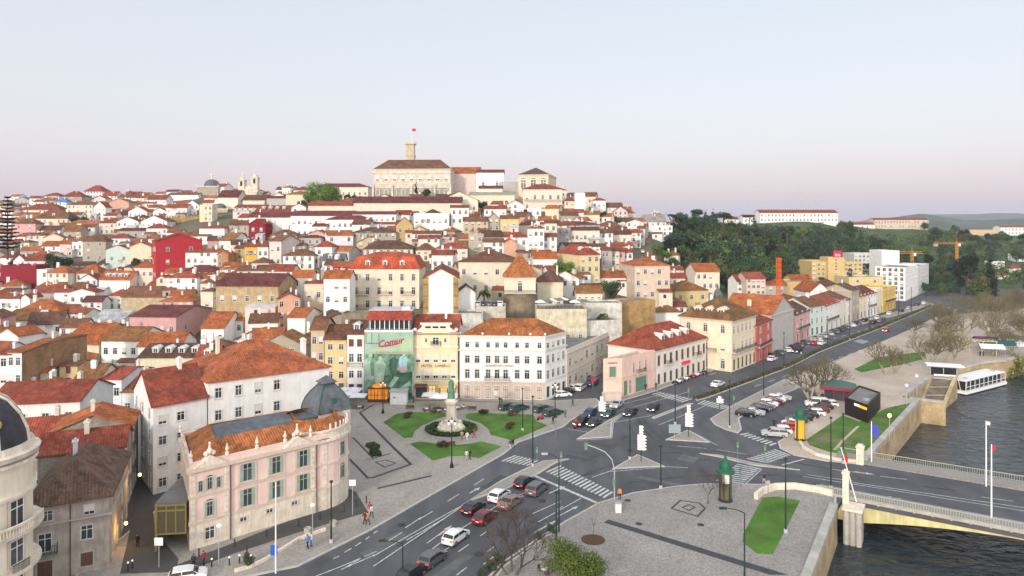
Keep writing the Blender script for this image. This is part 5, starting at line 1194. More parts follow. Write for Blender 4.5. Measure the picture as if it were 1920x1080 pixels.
for x in (.0,.27,.58,.83,1.0): link('parapet_ornament', MB().ball((0,0,.4),.3,6).mesh('urn', [WHITE]), wb, (-w/2+w*x, .05, 14.5))
landmark('the white corner building', (0, 160, 8))
# long low building up the side street
a, b = G(1063, 737), G(1150, 677, 1.5); tt = Vector((-9, 5.5, 0))
house(V2(a.x,a.y), V2(b.x,b.y), V2(b.x,b.y)+V2(-9,6), V2(a.x,a.y)+V2(-9,6), 0, 9.4, 'flat', .3, (.68,.62,.51), 'd', 'long grey flat roofed two storey building along the rising side street', near=True, chim=0, deep=2, cornice=[(8.9,.25,.35),(4.4,.08,.2)], fac={0: dict(rows=2, cols=9, style='plain', fh=4.2, wh=1.9, ww=1.3, z=.9)}, tc=(.5,.46,.4))
# salmon corner building, white shop with red sign, big cream building
a, b, e = G(1131, 748), G(1166, 746), G(1228, 726)
SAL = (.76,.54,.44)
e2 = a+(e-b)
sb_ = house(V2(a.x,a.y), V2(b.x,b.y), V2(e.x,e.y), V2(e2.x,e2.y), 0, 8.6, 'flat', .3, SAL, 'd', 'salmon pink corner building with flat roof and green shutters', near=True, chim=0, deep=1, parapet=.5, tc=(.6,.42,.34), cornice=[(4.3,.06,.15)], fac={1: dict(rows=1, cols=3, z=4.9, fh=3, sill=0, wh=2.4, ww=.6, x0=.25, x1=.8, balc=((.52, 3.6, 4.7),)), 0: dict(rows=1, cols=1, z=4.9, fh=3, sill=0, wh=2.3, ww=1.5, style='greendoor')})
dq = L2(sb_, V2(b.x,b.y)); eq = L2(sb_, V2(e.x,e.y)); d1 = (eq-dq); a1 = math.atan2(d1.y, d1.x)
for t_, ww, st in ((.10,1.3,'greendoor'),(.24,.8,'plain'),(.56,4.6,'greendoor'),): p = dq+d1*t_; link('shopfront', wmesh(st), sb_, (p.x,p.y,.3), a1, (ww,1,3.3), (.6,.42,.34))
m = MB(); m.box(-2.6,1.2,-2.4,0,-.5,1.6); m.build('terrace', [PLASTER], sb_, color=(.62,.50,.42)); lettering('CORREIOS', .5, sb_, (0,-.05,7.9), 0, TXTD)
landmark('the salmon corner building', (30, 165, 5))
a, b = G(1229, 725), G(1324, 694); tv = Vector((-(b-a).y,(b-a).x,0)).normalized()*14
ws = house(a, b, b+tv, a+tv, 0, 9.0, 'hip', 4.6, (.74,.70,.63), (.36,.075,.04), 'white two storey shop with red dormered roof and pink sign', near=True, chim=0, dorm=4, deep=1, tc=(.55,.5,.43), cornice=[(8.5,.25,.5)], fac={0: dict(rows=2, cols=9, style=['shop','brown'], fh=4.2, wh=[2.5,2.5], ww=1.05, sill=[.3,.7], balc=((.22,2.6,4.8),(.8,2.6,4.8)))})
w = (b-a).length; m = MB(); m.box(-.4,3.6,-.35,-.05,3.45,4.2); sgn = m.build('shop_sign', [mat('pink_lit_sign', (.62,.04,.08), .5, emit=(1,.05,.1), estr=.25)], ws); 
landmark('the red roofed shop', (52, 180, 7))
a0, a, b = G(1258, 697), G(1372, 698), G(1417, 680); a_, b_ = V2(a.x,a.y), V2(b.x,b.y); dd = (b_-a_); p_ = V2(-dd.y, dd.x).normalized()
L_ = 20; tl = a_+p_*L_*.9+V2(-2,0)
cb_ = house(a_, b_, b_+p_*15, a_+p_*15, 0, 14.0, 'hip', 5.0, (.76,.68,.50), (.24,.12,.045), 'big cream corner building with brown hipped roof, dormers and iron balcony', near=True, chim=2, dorm=0, deep=1, ov=.6, tc=(.6,.53,.4), cornice=[(13.4,.4,.6),(4.7,.12,.25)], fac={0: dict(rows=3, cols=6, style=['shop','plain','plain'], fh=4.5, wh=[2.9,2.3,2.2], ww=1.0, sill=[.3,.7,1.0], balc=((.5,15,5.0),)), 3: dict(rows=3, cols=3, style=['arch','plain','arch'], fh=4.5, wh=[2.2,1.6,1.9], sill=[.6,1.0,1.2], balc=((.55,5,5.0),))})
for k in range(3):
    link('dormer', dormer_mesh(), cb_, (-dd.length/2+2.2, 4.0+k*3.4, 14.6), -math.pi/2, (1.35,)*3, WC['c'])
link('cupola', MB().lathe([(1.3,0),(1.3,1.4),(1.0,2.2),(.3,3.1),(.001,4.2)], 8).mesh('cupola', [SLATE]), cb_, (2, 8.5, 18.2))
landmark('the big cream corner building', (80, 215, 10))
# --- terraces on the avenue beyond: (px left, px right, front rows left and right, eave row left) in order along the pavement
AVE = [(1418,1447,681,664,611,'hip',3,(.52,.15,.13),'r','red fronted house with white balconies next to the big cream building',2),(1447,1488,664,648,590,'gx',5,'g','o','house with blank grey gable wall and orange roof on the avenue',0),
 (1490,1518,645,632,591,'gab',3,'p','d','pink three storey house with arched gable on the avenue',3),(1518,1545,632,626,576,'gab',3,'m','b','mint green house on the avenue',3),(1545,1573,626,614,574,'gab',3,'w','r','white balconied house next to the mint green one',3),(1573,1586,613,607,562,'gab',2.5,'c','b','narrow cream house on the avenue with brown roof',2),(1586,1596,607,603,563,'gab',2.5,'w','o','very narrow white house on the avenue',1),
 (1597,1611,604,599,545,'gab',2.5,'s','d','tall grey stone house on the avenue',2),(1611,1625,599,595,556,'gab',2.5,'C','r','pale yellow house beyond the tall grey stone one',2),(1625,1643,595,590,552,'gab',3,'w','m','white house with maroon roof before the yellow bank',3),(1643,1656,590,585,546,'flat',.3,'c','g','cream flat fronted house with red banner on the avenue',2),(1656,1679,586,578,545,'flat',.3,'Y','g','bright yellow arcaded house at the end of the terrace',4)]
for k, (pa, pb, ya, yb, ye, rt, rise, wc, rc, lab, nc) in enumerate(AVE):
    a, b = G(pa, ya), G(pb, yb); h = zof(ye, a.y); dd = (b-a); dd.z = 0; tv = Vector((-dd.y, dd.x, 0)).normalized()*(12 if k != 1 else 16)
    hh = house(a, b, b+tv, a+tv, 0, h, rt, rise, wc, rc, lab, deep=1, chim=1, near=k < 5, dorm=0, group='terrace along the avenue', fac={0: dict(rows=max(2, round(h/3.8)), cols=nc, style=['shop']+['plain']*6, fh=3.8, wh=[2.5,2.1,2.0,1.8,1.6,1.6,1.6], ww=1.15, sill=.5, balc=((.5, dd.length*.8, 4.2),) if k in (0,2,4,9,11) else ())} if nc else None, cornice=[(h-.45,.25,.4)])
landmark('the mint green house', (118, 250, 8)); landmark('the yellow end house', (190, 320, 8))
# ---------------------------------------------------------------- the hill: university, cathedral, churches
def blk(pa, pb, Y, pye, h, d, yaw=0):
    """front from column pa to pb at distance Y, eave on row pye, wall height h; returns corners and base height"""
    w = (pb-pa)*Y/F/math.cos(rad(yaw)); f = at((pa+pb)/2, Y); return (*quad(f, rad(yaw), w, d), zof(pye, Y)-h)
UNI = (.66, .60, .49)
A, B, C_, D, z0 = blk(699, 845, 425, 317, 19, 15, -4)
un = house(A, B, C_, D, z0, 19, 'hip', 6.3, UNI, (.21,.10,.06), 'great pale university palace with long brown hipped roof on the hilltop', 'palace', 'university_palace', chim=0, wallm=OLDWALL, cornice=[(16.6,.3,.5),(10.2,.2,.4),(18.7,.4,.4)], tc=(.62,.6,.52), deep=14, fac={0: dict(rows=2, cols=9, style='blind', z=-1.0, fh=8, wh=3.0, ww=2.1, sill=[4.5,5.0]), 3: dict(rows=2, cols=5, style='blind', z=-1, fh=8, wh=2.6, ww=1.7, sill=[4.5,5.0])})
w = (B-A).length; m = MB(); m.box(-w/2-.05, w/2+.05, -.06, .2, -14, 7.6); m.build('stained_base', [OLDWALL], un, color=(.36,.33,.28)); m = MB()
for x in (-.5,-.25,0.0,.3,.5): m.box(w*x-.6, w*x+.6, -1.0, -.01, -10, 9.5)
m.build('buttress', [OLDWALL], un, color=UNI)
landmark('the university palace', (*((A+B)/2), z0+12))
Yt = 440; tb = at(770, Yt); zt = zof(266, Yt); root = empty('clock_tower', (tb.x, Yt, zt-34)); TS = mat('tower_limestone', (.52,.45,.33), .9, n1=(.4,.8,1.1,6), n2=(2,.85,1.1))
m = MB(); m.box(-2.6,2.6,-2.6,2.6,0,25); m.box(-2.4,2.4,-2.4,2.4,25.6,32.2); m.build('shaft', [TS], root)
m = MB(); m.box(-3.0,3.0,-3.0,3.0,25,25.6); m.box(-3.1,3.1,-3.1,3.1,32.2,32.9)
for sx_ in (-1,1):
    for sy_ in (-1,1): m.box(sx_*2.7-.35,sx_*2.7+.35,sy_*2.7-.35,sy_*2.7+.35,32.9,34.2)
m.build('cornice', [TS], root); m = MB(); m.lathe([(1.35,-.06),(.001,-.07)], 20); fm = m.mesh('clock_face', [WHITE]); o = link('clock_face', fm, root, (0,-2.42,28.2)); o.rotation_euler = (rad(90),0,0)
m = MB(); m.box(-.75,.75,-2.66,-2.55,19.2,22.6); m.build('belfry_opening', [BLACK], root); tag(root, 'pale square clock tower with balustraded top and flagpole', 'tower')
fr = empty('flagpole', (tb.x+.8, Yt, zt-1)); MB().tube((0,0,0),(0,0,9.5),.11,.07,6).build('pole', [WHITEM], fr); MB().box(0,2.4,-.03,.03,7.6,9.3).build('flag', [RED], fr); tag(fr, 'flagpole with dark red flag on the clock tower', 'flagpole')
def big(pa, pb, Y, pye, h, d, rt, rise, wc, rc, label, yaw=0, name='hall', cat='building', **k):
    if T((pa+pb)/2, Y) > zof(pye, Y)-.45*h: Y = eave_depth((pa+pb)/2, pye, h*.85)
    A, B, C_, D, z0 = blk(pa, pb, Y, pye, h, d, yaw); o = house(A, B, C_, D, z0, h, rt, rise, wc, rc, label, cat, name, deep=14, **k); BOX.append((pa, pb, pye-rise*F/Y, pye+h*F/Y*.8, Y)); return o
FB = lambda r, c, **k: {0: dict(rows=r, cols=c, style='mix', **k)}
big(588, 690, 470, 350, 13, 14, 'hip', 2.6, 'c', 'm', 'long cream university wing west of the palace with low maroon roof', fac=FB(2, 10, wh=2), chim=0)
big(846, 900, 440, 325, 15, 14, 'gab', 4.5, 'P', 'o', 'white university range with bright orange roof beside the palace', chim=0, fac=FB(1, 2))
big(893, 945, 425, 323, 18, 14, 'gab', 2.2, 'w', 'm', 'white university chapel with low maroon roof and tall window', chim=0, fac={0: dict(rows=1, cols=2, style='arch', z=7, wh=4, ww=1.6)})
lib = big(972, 1028, 405, 327, 22, 30, 'hip', 4.6, (.68,.58,.40), (.10,.07,.06), 'baroque library with three tall arched bays and small stone gable', chim=0, yaw=-12, fac={0: dict(rows=1, cols=3, style='arch', z=13.5, wh=5.5, ww=3.2, sill=0), 3: dict(rows=2, cols=6, style='arch', z=7, fh=7, wh=3.4, ww=1.6)}, cornice=[(21.4,.4,.5),(12.2,.3,.4)], tc=(.64,.58,.46))
big(981, 1054, 385, 354, 17, 15, 'hip', 3.0, 'c', 'r', 'tall cream house under the library with iron balcony and brown red roof', fac={0: dict(rows=3, cols=5, style='mix', fh=5.2, wh=2.4, ww=1.3, balc=((.5, 20, 10.2),)), 3: dict(rows=3, cols=2)}, chim=0)
big(936, 976, 418, 343, 9, 12, 'flat', .3, 'g', 'd', 'grey stone terrace wall joining chapel and library', chim=0)
big(1028, 1062, 412, 356, 9, 10, 'hip', 2, 'c', 'r', 'cream house on the ridge just beside the library', fac=FB(2, 3), chim=1)
big(879, 965, 392, 365, 7, 14, 'shed', 2.2, 'C', (.36,.34,.29), 'pale yellow arcaded terrace building below the library', chim=0, fac=FB(1, 9, wh=2.6))
big(898, 942, 405, 353, 7, 9, 'gab', 1.8, 'c', 'm', 'small cream building with maroon roof above the arcaded terrace', chim=0, fac=FB(1, 4))
big(664, 865, 360, 380, 7, 14, 'gab', 3.4, 'c', 'm', 'very long cream college with maroon roof below the university palace', chim=0, fac=FB(1, 16, wh=1.8), yaw=2)
big(826, 896, 372, 375, 12, 18, 'gx', 4.6, 'c', 'd', 'cream gabled college end below the university palace', chim=0, fac=FB(2, 5))
big(545, 662, 395, 404, 10, 12, 'gab', 2.4, 'w', 'm', 'long white convent range with maroon roof below the big green tree', fac=FB(2, 11, wh=1.6), chim=0)
big(467, 552, 400, 407, 10, 12, 'gab', 2.8, 'w', 'm', 'white convent range with maroon roof and a row of windows', fac=FB(1, 5, wh=2.2, z=3), chim=1)
big(611, 694, 372, 411, 9, 11, 'hip', 2.0, 'w', 'm', 'white convent house with hipped roof in front of the long range', fac=FB(2, 8), chim=0)
big(578, 720, 430, 385, 9, 12, 'gab', 2.4, 'c', 'r', 'cream range behind the big green tree', fac=FB(1, 9), chim=0)
# new cathedral with dome, and its bell towers
def dome_tower(px, Y, py_base, w, h, label, r, lantern=True, wc='s'):
    p = at(px, Y); z0 = zof(py_base, Y); root = empty('domed_church', (p.x, Y, z0-10)); m = MB(); m.box(-w/2, w/2, 0, w, 0, 10+h); m.build('wall', [OLDWALL], root, color=WC[wc]); m = MB(); m.box(-w/2-.4, w/2+.4, -.4, w+.4, 10+h, 10.6+h); m.build('cornice', [STONE], root)
    m = MB(); z = 10.6+h; m.lathe([(r,z),(r*.97,z+r*.3),(r*.8,z+r*.62),(r*.5,z+r*.85),(.001,z+r*.98)], 20, (0,w/2,0)); m.build('dome', [SLATE], root, smooth=True)
    if lantern: m = MB(); m.tube((0,w/2,z+r*.9),(0,w/2,z+r*1.4),r*.14,r*.14,8); m.ball((0,w/2,z+r*1.5),r*.17,6); m.tube((0,w/2,z+r*1.5),(0,w/2,z+r*1.95),.15,.1,5); m.build('lantern', [STONE], root)
    m = MB()
    for s in (-1,1): m.tube((s*(w/2-.3),.3,z),(s*(w/2-.3),.3,z+2.4),.35,.08,6)
    m.build('pinnacle', [STONE], root); tag(root, label, 'church'); BOX.append((px-w*F/Y/2, px+w*F/Y/2, py_base-60, py_base+20, Y)); return root
dome_tower(389, 560, 368, 17, 7.5, 'square stone church with slate dome and lantern on the skyline', 6.2); landmark('the domed church', (*at(389,560)[:2], 66))
dome_tower(404, 440, 408, 15, 5, 'small stone church with grey half dome by the fortress cathedral', 3.7, False, 't')
root = empty('bell_tower_church', (*at(465, 560)[:2], zof(368, 560)-10)); m = MB(); m.box(-7,7,0,12,0,14); m.face([(-7,-.01,14),(7,-.01,14),(0,-.01,19)]); m.build('front', [OLDWALL], root, color=WC['c'])
for s, hh in ((-1, 6.5), (1, 8.5)):
    m = MB(); x = s*5.2; m.box(x-2.4,x+2.4,-.5,4.3,13,13+hh+3); m.box(x-2.8,x+2.8,-.9,4.7,16+hh,16.6+hh); m.lathe([(2.2,16.6+hh),(1.8,18.4+hh),(.7,19.6+hh),(.5,21.5+hh),(.001,23.5+hh)], 8, (x,2,0)); m.build('bell_tower', [OLDWALL], root, color=WC['c'])
    m = MB(); m.box(x-.8,x+.8,-.62,-.52,13+hh-1.4,16+hh-.6); m.build('bell_opening', [BLACK], root)
tag(root, 'church front with two small bell towers on the skyline', 'church'); BOX.append((440, 485, 330, 390, 560))
big(315, 372, 555, 365, 9, 11, 'gab', 2.0, 'w', 'b', 'long white seminary roof beside the domed church', chim=0, fac=FB(1, 5)); big(408, 446, 555, 370, 10, 16, 'gab', 5, 'c', 'm', 'church nave with maroon roof between dome and bell towers', chim=0)
big(455, 500, 520, 375, 9, 11, 'gab', 3.4, 'c', 'd', 'dark roofed cream hall below the bell towers', chim=0, fac=FB(1, 5)); big(536, 580, 520, 364, 9, 12, 'hip', 2.2, 'C', 'n', 'cream hall with small pediment near the big green tree', chim=0, fac=FB(1, 4)); big(500, 545, 520, 371, 7, 10, 'gab', 1.4, 'g', 'm', 'low grey hall on the skyline', chim=0, fac=FB(1, 4))
# fortress cathedral (ochre stone, battlements)
A, B, C_, D, z0 = blk(313, 425, 425, 409, 14, 22, 3); se = house(A, B, C_, D, z0, 14, 'flat', .3, (.46,.32,.14), 'd', 'ochre stone fortress cathedral with battlements', 'cathedral', 'cathedral', chim=0, wallm=MASON, deep=10, parapet=.6); w = (B-A).length; m = MB()
for k in range(int(w/1.6)): m.box(-w/2+k*1.6, -w/2+k*1.6+.8, -.02, .5, 14.6, 15.5)
m.build('battlement', [MASON], se, color=(.46,.32,.14)); landmark('the fortress cathedral', (*((A+B)/2), z0+10)); BOX.append((313, 425, 400, 440, 425))
# ---------------------------------------------------------------- hill houses read off the photograph, tile by tile: left, right, eave, roof top, wall height, roof, wall, tiles, options
def tile(ox, oy, s, rows):
    for r in rows:
        k = r[8] if len(r) > 8 else {}
        hill_house(ox+r[0]/s, ox+r[1]/s, oy+r[2]/s, oy+r[3]/s, r[4], r[5], r[6], r[7], **k)
tile(0, 340, 3.857, [
 (600,742,72,28,8,'hip','w','r'),(447,590,110,70,6,'hip','s','r'),(310,430,105,82,5,'hip','c','r'),(95,222,142,112,5,'gx','g','g'),(318,388,140,118,5,'gab','C','n'),(390,482,150,118,6,'hip','w','B'),(750,845,105,72,5,'gab','w','r'),(848,985,118,93,5,'gab','w','b'),(890,962,92,68,5,'hip','c','r'),(985,1060,120,86,6,'gab','w','r'),(1062,1200,132,98,7,'gab','w','r'),
 (150,430,205,163,6,'hip','c','r'),(245,505,268,206,7,'hip','C','b',dict(dorm=1)),(482,675,168,150,10,'gab','c','b'),(675,765,188,142,9,'gx','w','r'),(790,932,150,122,10,'gx','k','n',dict(win=(0,0),lab='salmon orange house with curved blank gable near the skyline')),(830,940,245,210,5,'hip','w','d'),(930,1060,218,180,7,'gx','w','r'),(1110,1200,215,190,7,'gx','w','b'),(940,1055,265,240,5,'hip','w','d'),(1205,1350,190,163,7,'gab','b','r'),(1340,1440,172,135,6,'gx','w','g'),(1442,1535,178,160,9,'flat','C','d'),
 (100,252,305,262,11,'hip','p','b',dict(win=(2,3),lab='dusky pink house with brown roof beside the tall araucaria')),(720,860,300,270,7,'hip','c','r'),(845,1000,290,256,7,'gx','w','b'),(770,950,312,292,5,'gab','c','r'),(1020,1205,288,246,7,'gx','w','b'),(460,585,362,305,6,'gab','s','n'),(852,1060,356,335,8,'gab','g','m',dict(win=(4,2))),(1062,1205,338,305,7,'hip','w','r'),(790,932,410,376,7,'hip','b','r'),(212,330,390,368,6,'hip','c','b'),
 (602,760,432,380,13,'hip','s','b',dict(win=(2,4),lab='tall stone grey apartment house with brown hipped roof')),(430,515,452,425,7,'gab','P','o'),(517,600,450,436,7,'flat','w','r'),(300,442,468,430,6,'gab','w','o'),(145,213,440,424,6,'hip','C','b'),(768,935,492,458,12,'gx','m','b',dict(win=(2,2),lab='pale mint gabled house downhill of the grey apartment house')),(942,1090,472,438,12,'gx','C','n',dict(win=(0,0),lab='blank pale yellow gabled house beside the scarlet house')),
 (1170,1425,428,376,16,'gx','r','b',dict(win=(2,3),yaw=34,d=11,side=(5,3),sidei=3,lab='scarlet red gabled house with white windows',name='townhouse')),(0,118,552,512,4,'hip','w','r'),(185,325,574,524,7,'gab','b','r'),(95,186,575,520,6,'gx','b','r'),(0,265,620,604,11,'flat','R','m',dict(win=(0,0),lab='big blank maroon red building at the edge of town')),(266,338,650,636,10,'flat','w','r',dict(win=(2,3))),(338,495,660,610,9,'hip','c','o'),(512,762,605,578,6,'gab','w','d'),(542,722,665,602,7,'hip','w','o'),(792,895,640,615,5,'hip','w','r'),
 (712,945,712,645,8,'gab','w','o',dict(dorm=4,win=(6,1),lab='white house with ochre gable, orange roof and four small dormers')),(1345,1575,512,486,8,'gab','w','o'),(1205,1442,690,650,9,'hip','w','r',dict(win=(3,2))),(1132,1202,702,680,8,'gx','c','r'),(1255,1570,662,603,5,'hip','w','m'),(572,700,712,668,6,'gx','b','r'),(440,640,782,726,6,'hip','w','b'),(500,682,802,774,9,'gx','w','r',dict(win=(3,2))),(395,500,800,775,8,'gab','b','r'),(782,940,826,780,6,'hip','w','r'),(872,1200,836,756,8,'gab','t','b',dict(win=(5,1),wallm=OLDWALL,lab='long weathered cream house with brown pitched roof above the pink house')),(1155,1395,866,820,6,'hip','p','o'),(0,145,846,818,9,'gab','w','r',dict(win=(3,2))),(147,218,842,815,9,'gx','w','r'),(597,735,872,825,6,'gab','w','m'),(1452,1540,792,770,9,'hip','c','b'),(1442,1620,702,660,5,'gab','w','o'),(0,165,795,768,6,'gab','c','d'),(1480,1540,850,835,6,'gab','w','r')])
tile(0, 540, 3.857, [
 (0,205,230,150,7,'gab','C','n',dict(d=16,lab='low yellowish house with russet roof and grey side gable')),(120,425,170,78,7,'hip','s','o'),(225,435,262,170,7,'gab','w','d',dict(yaw=18)),(432,610,285,215,6,'gab','w','b'),(642,870,242,165,5,'shed','w','l',dict(win=(0,0),lab='house with flat pale metal lean-to roof')),(442,725,405,250,8,'gab','C','O',dict(win=(3,1),st='brown',d=16,lab='pale yellow house with brown shutters and large orange roof')),(730,1000,380,275,9,'gab','w','n',dict(win=(4,2),d=14,side=(0,0),lab='white house with pale yellow gable end and four upper windows')),(930,1280,206,120,11,'gab','p','m',dict(win=(5,2),d=22,side=(2,2),lab='large rose pink house with maroon roof',name='townhouse')),
 (1452,1620,290,168,9,'gab','w','O',dict(win=(3,2),d=15)),(1005,1480,500,396,8,'gab','C','d',dict(win=(8,1),dorm=4,lab='long pale yellow house with brown roof and four small dormers')),(1410,1560,525,400,8,'gab','p','r',dict(win=(2,1),dorm=1)),(55,155,462,365,15,'gab','w','o',dict(win=(2,4),d=24,side=(0,0),brick=True,lab='white house with exposed brick side gable and balconies')),(0,52,478,440,14,'gab','w','r',dict(win=(1,4))),(192,440,728,640,8,'hip','w','n',dict(win=(2,1))),(545,730,650,540,8,'gab','w','n',dict(win=(5,1))),(735,880,656,562,9,'gab','b','r',dict(win=(2,2),d=12)),(880,1048,750,622,10,'gab','w','n',dict(win=(2,2),d=13)),(340,540,880,742,8,'gab','s','r',dict(d=12)),(540,900,860,735,8,'gab','w','r',dict(win=(0,0))),(160,345,610,565,7,'gab','c','o'),(430,560,560,530,8,'gab','y','b',dict(st='brown')),(190,420,905,770,8,'gab','w','r',dict(d=12)),(235,520,985,890,7.5,'gab','s','r',dict(d=10)),(0,190,760,700,9,'gab','w','b'),(0,150,880,810,9,'hip','c','o')])
tile(300, 320, 3.857, [
 (540,770,268,245,5,'gab','c','r'),(680,940,292,250,4,'gab','w','r',dict(dorm=4)),(280,470,415,394,7,'hip','w','r',dict(win=(2,1))),(640,765,385,345,9,'gx','R','r',dict(win=(2,2),lab='crimson gabled house with white windows',yaw=-10)),(500,640,392,358,7,'gab','s','b'),(800,990,465,425,5,'hip','n','b'),(420,530,505,445,9,'gab','w','n',dict(win=(2,2),yaw=-16,d=13)),(540,610,560,538,8,'gab','o','b'),(612,700,548,520,9,'gab','Y','r',dict(win=(3,2),lab='bright yellow balconied house with red roof')),(702,785,548,522,9,'gab','m','r',dict(win=(2,2),lab='mint house beside the bright yellow one')),(787,880,508,465,10,'gab','P','b',dict(win=(2,2),d=14,yaw=-14)),(1068,1208,455,430,6,'gx','k','b'),(1005,1165,482,465,7,'hip','g','m'),(1120,1245,548,505,8,'hip','w','r',dict(win=(2,2))),(890,1112,612,566,6,'hip','w','b'),(430,620,712,660,5,'gab','w','o'),(560,790,722,680,6,'gab','c','b',dict(dorm=1)),(780,960,726,675,6,'gab','b','r'),
 (400,860,832,740,17,'gab',(.46,.35,.20),'m',dict(win=(5,3),wallm=OLDWALL,d=16,lab='large weathered ochre stone house with maroon roof')),(950,1100,772,715,11,'gab','w','o',dict(win=(2,3))),(1045,1180,812,784,11,'hip','c','r',dict(win=(2,2))),(1182,1372,778,718,16,'gab','w','o',dict(win=(3,4),lab='tall white narrow windowed house with orange roof beside the balconied cream block')),(1402,1600,448,410,6,'hip','s','d'),(1422,1600,520,474,5,'gx','t','n'),(1470,1640,568,508,5,'hip','c','d',dict(wallm=OLDWALL)),(1190,1300,682,640,6,'gab','w','d'),(1176,1330,650,598,6,'gab','b','g',dict(dorm=2)),(190,415,592,566,7,'gab','w','o',dict(win=(3,1))),(415,495,605,575,8,'gx','n','o'),(290,385,812,775,6,'hip','c','b'),(50,270,772,730,9,'hip','w','r'),(920,1050,1060,985,8,'gab','w','O',dict(win=(2,1),d=13,side=(0,0))),(365,600,1082,1010,8,'gab','w','O',dict(win=(4,2))),(600,790,560,548,6,'gab','w','r'),(1100,1200,400,380,6,'gab','w','m'),(1250,1400,690,655,7,'gab','r','O')])
tile(660, 230, 3.857, [
 (170,300,548,516,6,'gx','c','b'),(0,318,660,640,8,'gab','w','m',dict(win=(8,2))),(446,700,668,650,9,'flat','w','d',dict(win=(6,2))),(716,845,612,595,12,'gab','w','r',dict(win=(3,3))),(806,985,712,680,8,'gab','t','b'),(985,1068,692,650,9,'gx','s','d'),(1072,1205,692,668,10,'gab','y','b',dict(win=(2,2),lab='ochre yellow house with few windows below the library')),(955,1115,622,600,7,'gab','w','r'),(1122,1240,592,560,8,'gx','w','r'),(1270,1368,628,612,7,'flat','w','d'),(1396,1478,722,692,11,'hip','w','r',dict(win=(2,3))),(1482,1640,742,710,8,'hip','w','r'),(1272,1390,762,738,12,'hip','w','n',dict(win=(3,3),dorm=1)),(1092,1272,826,790,8,'hip','w','r',dict(win=(3,2))),(955,1100,862,835,8,'gab','w','b'),(1102,1190,865,835,8,'gx','k','r',dict(win=(0,0))),(842,950,818,795,9,'flat','s','d'),(440,640,802,780,6,'gab','w','b'),(480,632,838,812,5,'gab','w','r'),(632,740,822,808,5,'gab','P','r'),(0,318,792,755,6,'hip','s','d'),(88,438,912,850,6,'hip','c','d',dict(wallm=OLDWALL)),(462,605,918,870,5,'hip','c','b'),(605,835,908,866,6,'hip','c','r'),(577,740,952,918,9,'gab','w','r',dict(win=(3,2))),(1312,1485,982,930,6,'gab','w','O',dict(win=(3,1),lab='low white house with bright orange roof above the pyramid roofed tower')),(1200,1305,940,918,6,'gab','s','b'),(0,130,735,700,7,'gab','w','b'),(320,440,740,665,8,'gx','o','b',dict(win=(2,2))),(445,530,770,748,6,'gx','k','n'),(740,835,890,850,5,'gab','c','n')])
tile(940, 340, 3.857, [
 (532,606,95,82,15,'flat','w','r',dict(win=(0,0),d=16,lab='white modern block with balconied side on the ridge')),(456,530,140,108,10,'hip','c','r'),(660,755,136,118,9,'hip','w','r',dict(win=(3,2))),(762,880,188,153,8,'gab','w','b'),(812,912,218,180,8,'gx','P','b'),(780,908,225,212,6,'flat','C','d'),(905,1028,296,275,9,'gx','w','b'),(1036,1195,292,240,6,'gab','w',(.4,.38,.34)),(1092,1235,330,318,8,'flat','w','o',dict(yaw=-10)),(402,712,312,288,6,'hip','g','m'),(400,500,350,330,8,'flat','g','d'),(502,712,352,328,10,'gab','c','d',dict(win=(7,2),lab='long cream terrace house with two rows of windows on the slope')),(715,808,372,345,9,'gab','w','b'),(812,938,382,352,9,'gab','c','m',dict(win=(4,2))),(312,400,300,278,12,'gab','c','b',dict(win=(2,3))),(565,715,528,455,14,'hip',(.66,.55,.30),'r',dict(win=(3,4),yaw=20,d=20,dorm=3,side=(0,0),lab='tall pale yellow house with red roof and little balconies')),(728,800,498,470,13,'gab','g','b',dict(win=(3,4))),(802,850,502,478,13,'gab','C','d',dict(win=(2,4))),(852,880,508,480,13,'gab','p','r',dict(win=(1,4))),(880,948,512,482,13,'gab','b','r',dict(win=(2,4))),(760,872,476,440,8,'gab','P','r'),(630,760,470,448,8,'gab','w','d'),(870,950,465,438,9,'gab','w','r'),
 (962,1222,606,552,16,'hip',(.66,.53,.42),'o',dict(win=(5,4),d=18,yaw=6,lab='big pinkish cream apartment house with four storeys above the ochre cliff')),(1252,1500,786,715,9,'hip','y','n',dict(win=(3,2),d=14,yaw=8,lab='golden yellow villa with olive brown hipped roof')),(1232,1320,640,612,8,'gab','w','r'),(1320,1392,690,650,8,'gx','w','r'),(1230,1330,700,660,7,'gab','w','r'),(1405,1580,652,590,15,'gab','c','O',dict(win=(4,4),d=14,lab='cream apartment block with bright orange roof by the wooded slope')),(1440,1570,735,690,8,'gab','c','d'),(1115,1290,942,895,9,'hip','w','n',dict(win=(3,1))),(1200,1340,905,868,6,'gab','w','r'),(1200,1310,862,830,6,'hip','w','n'),(240,400,400,372,8,'gab','w','b'),(1040,1120,560,528,6,'gab','C','r'),(940,1010,370,345,8,'gab','w','r'),(1000,1035,340,320,9,'gab','P','b')])
tile(620, 420, 4.5, [
 (852,1030,258,215,10,'gab','w','r',dict(win=(3,2))),(1075,1548,316,212,15,'hip',(.66,.60,.47),'b',dict(win=(5,3),d=18,lab='broad cream mansion with brown hipped roof')),(782,1078,458,372,20,'gx','w','r',dict(win=(0,0),d=22,lab='white church with plain gable and ochre stone corners',name='church',cat='church')),(842,955,562,516,12,'gx','w','r',dict(win=(1,1),d=6,lab='narrow white chapel front before the white church',name='chapel',cat='chapel')),(1072,1220,578,514,13,'gx','w','d',dict(win=(1,1),lab='small white gabled house with yellow window near the white church')),(1742,1960,484,385,9,'hip',(.66,.60,.45),'d',dict(win=(3,1),Y=222,lab='cream house with brown hipped roof behind the terrace',d=13))])
hill_house(1186, 1214, 649, 637, 9, 'gx', 'p', 'r', Y=183, d=8, win=(1,2), lab='small pink gable rising behind the salmon corner building')
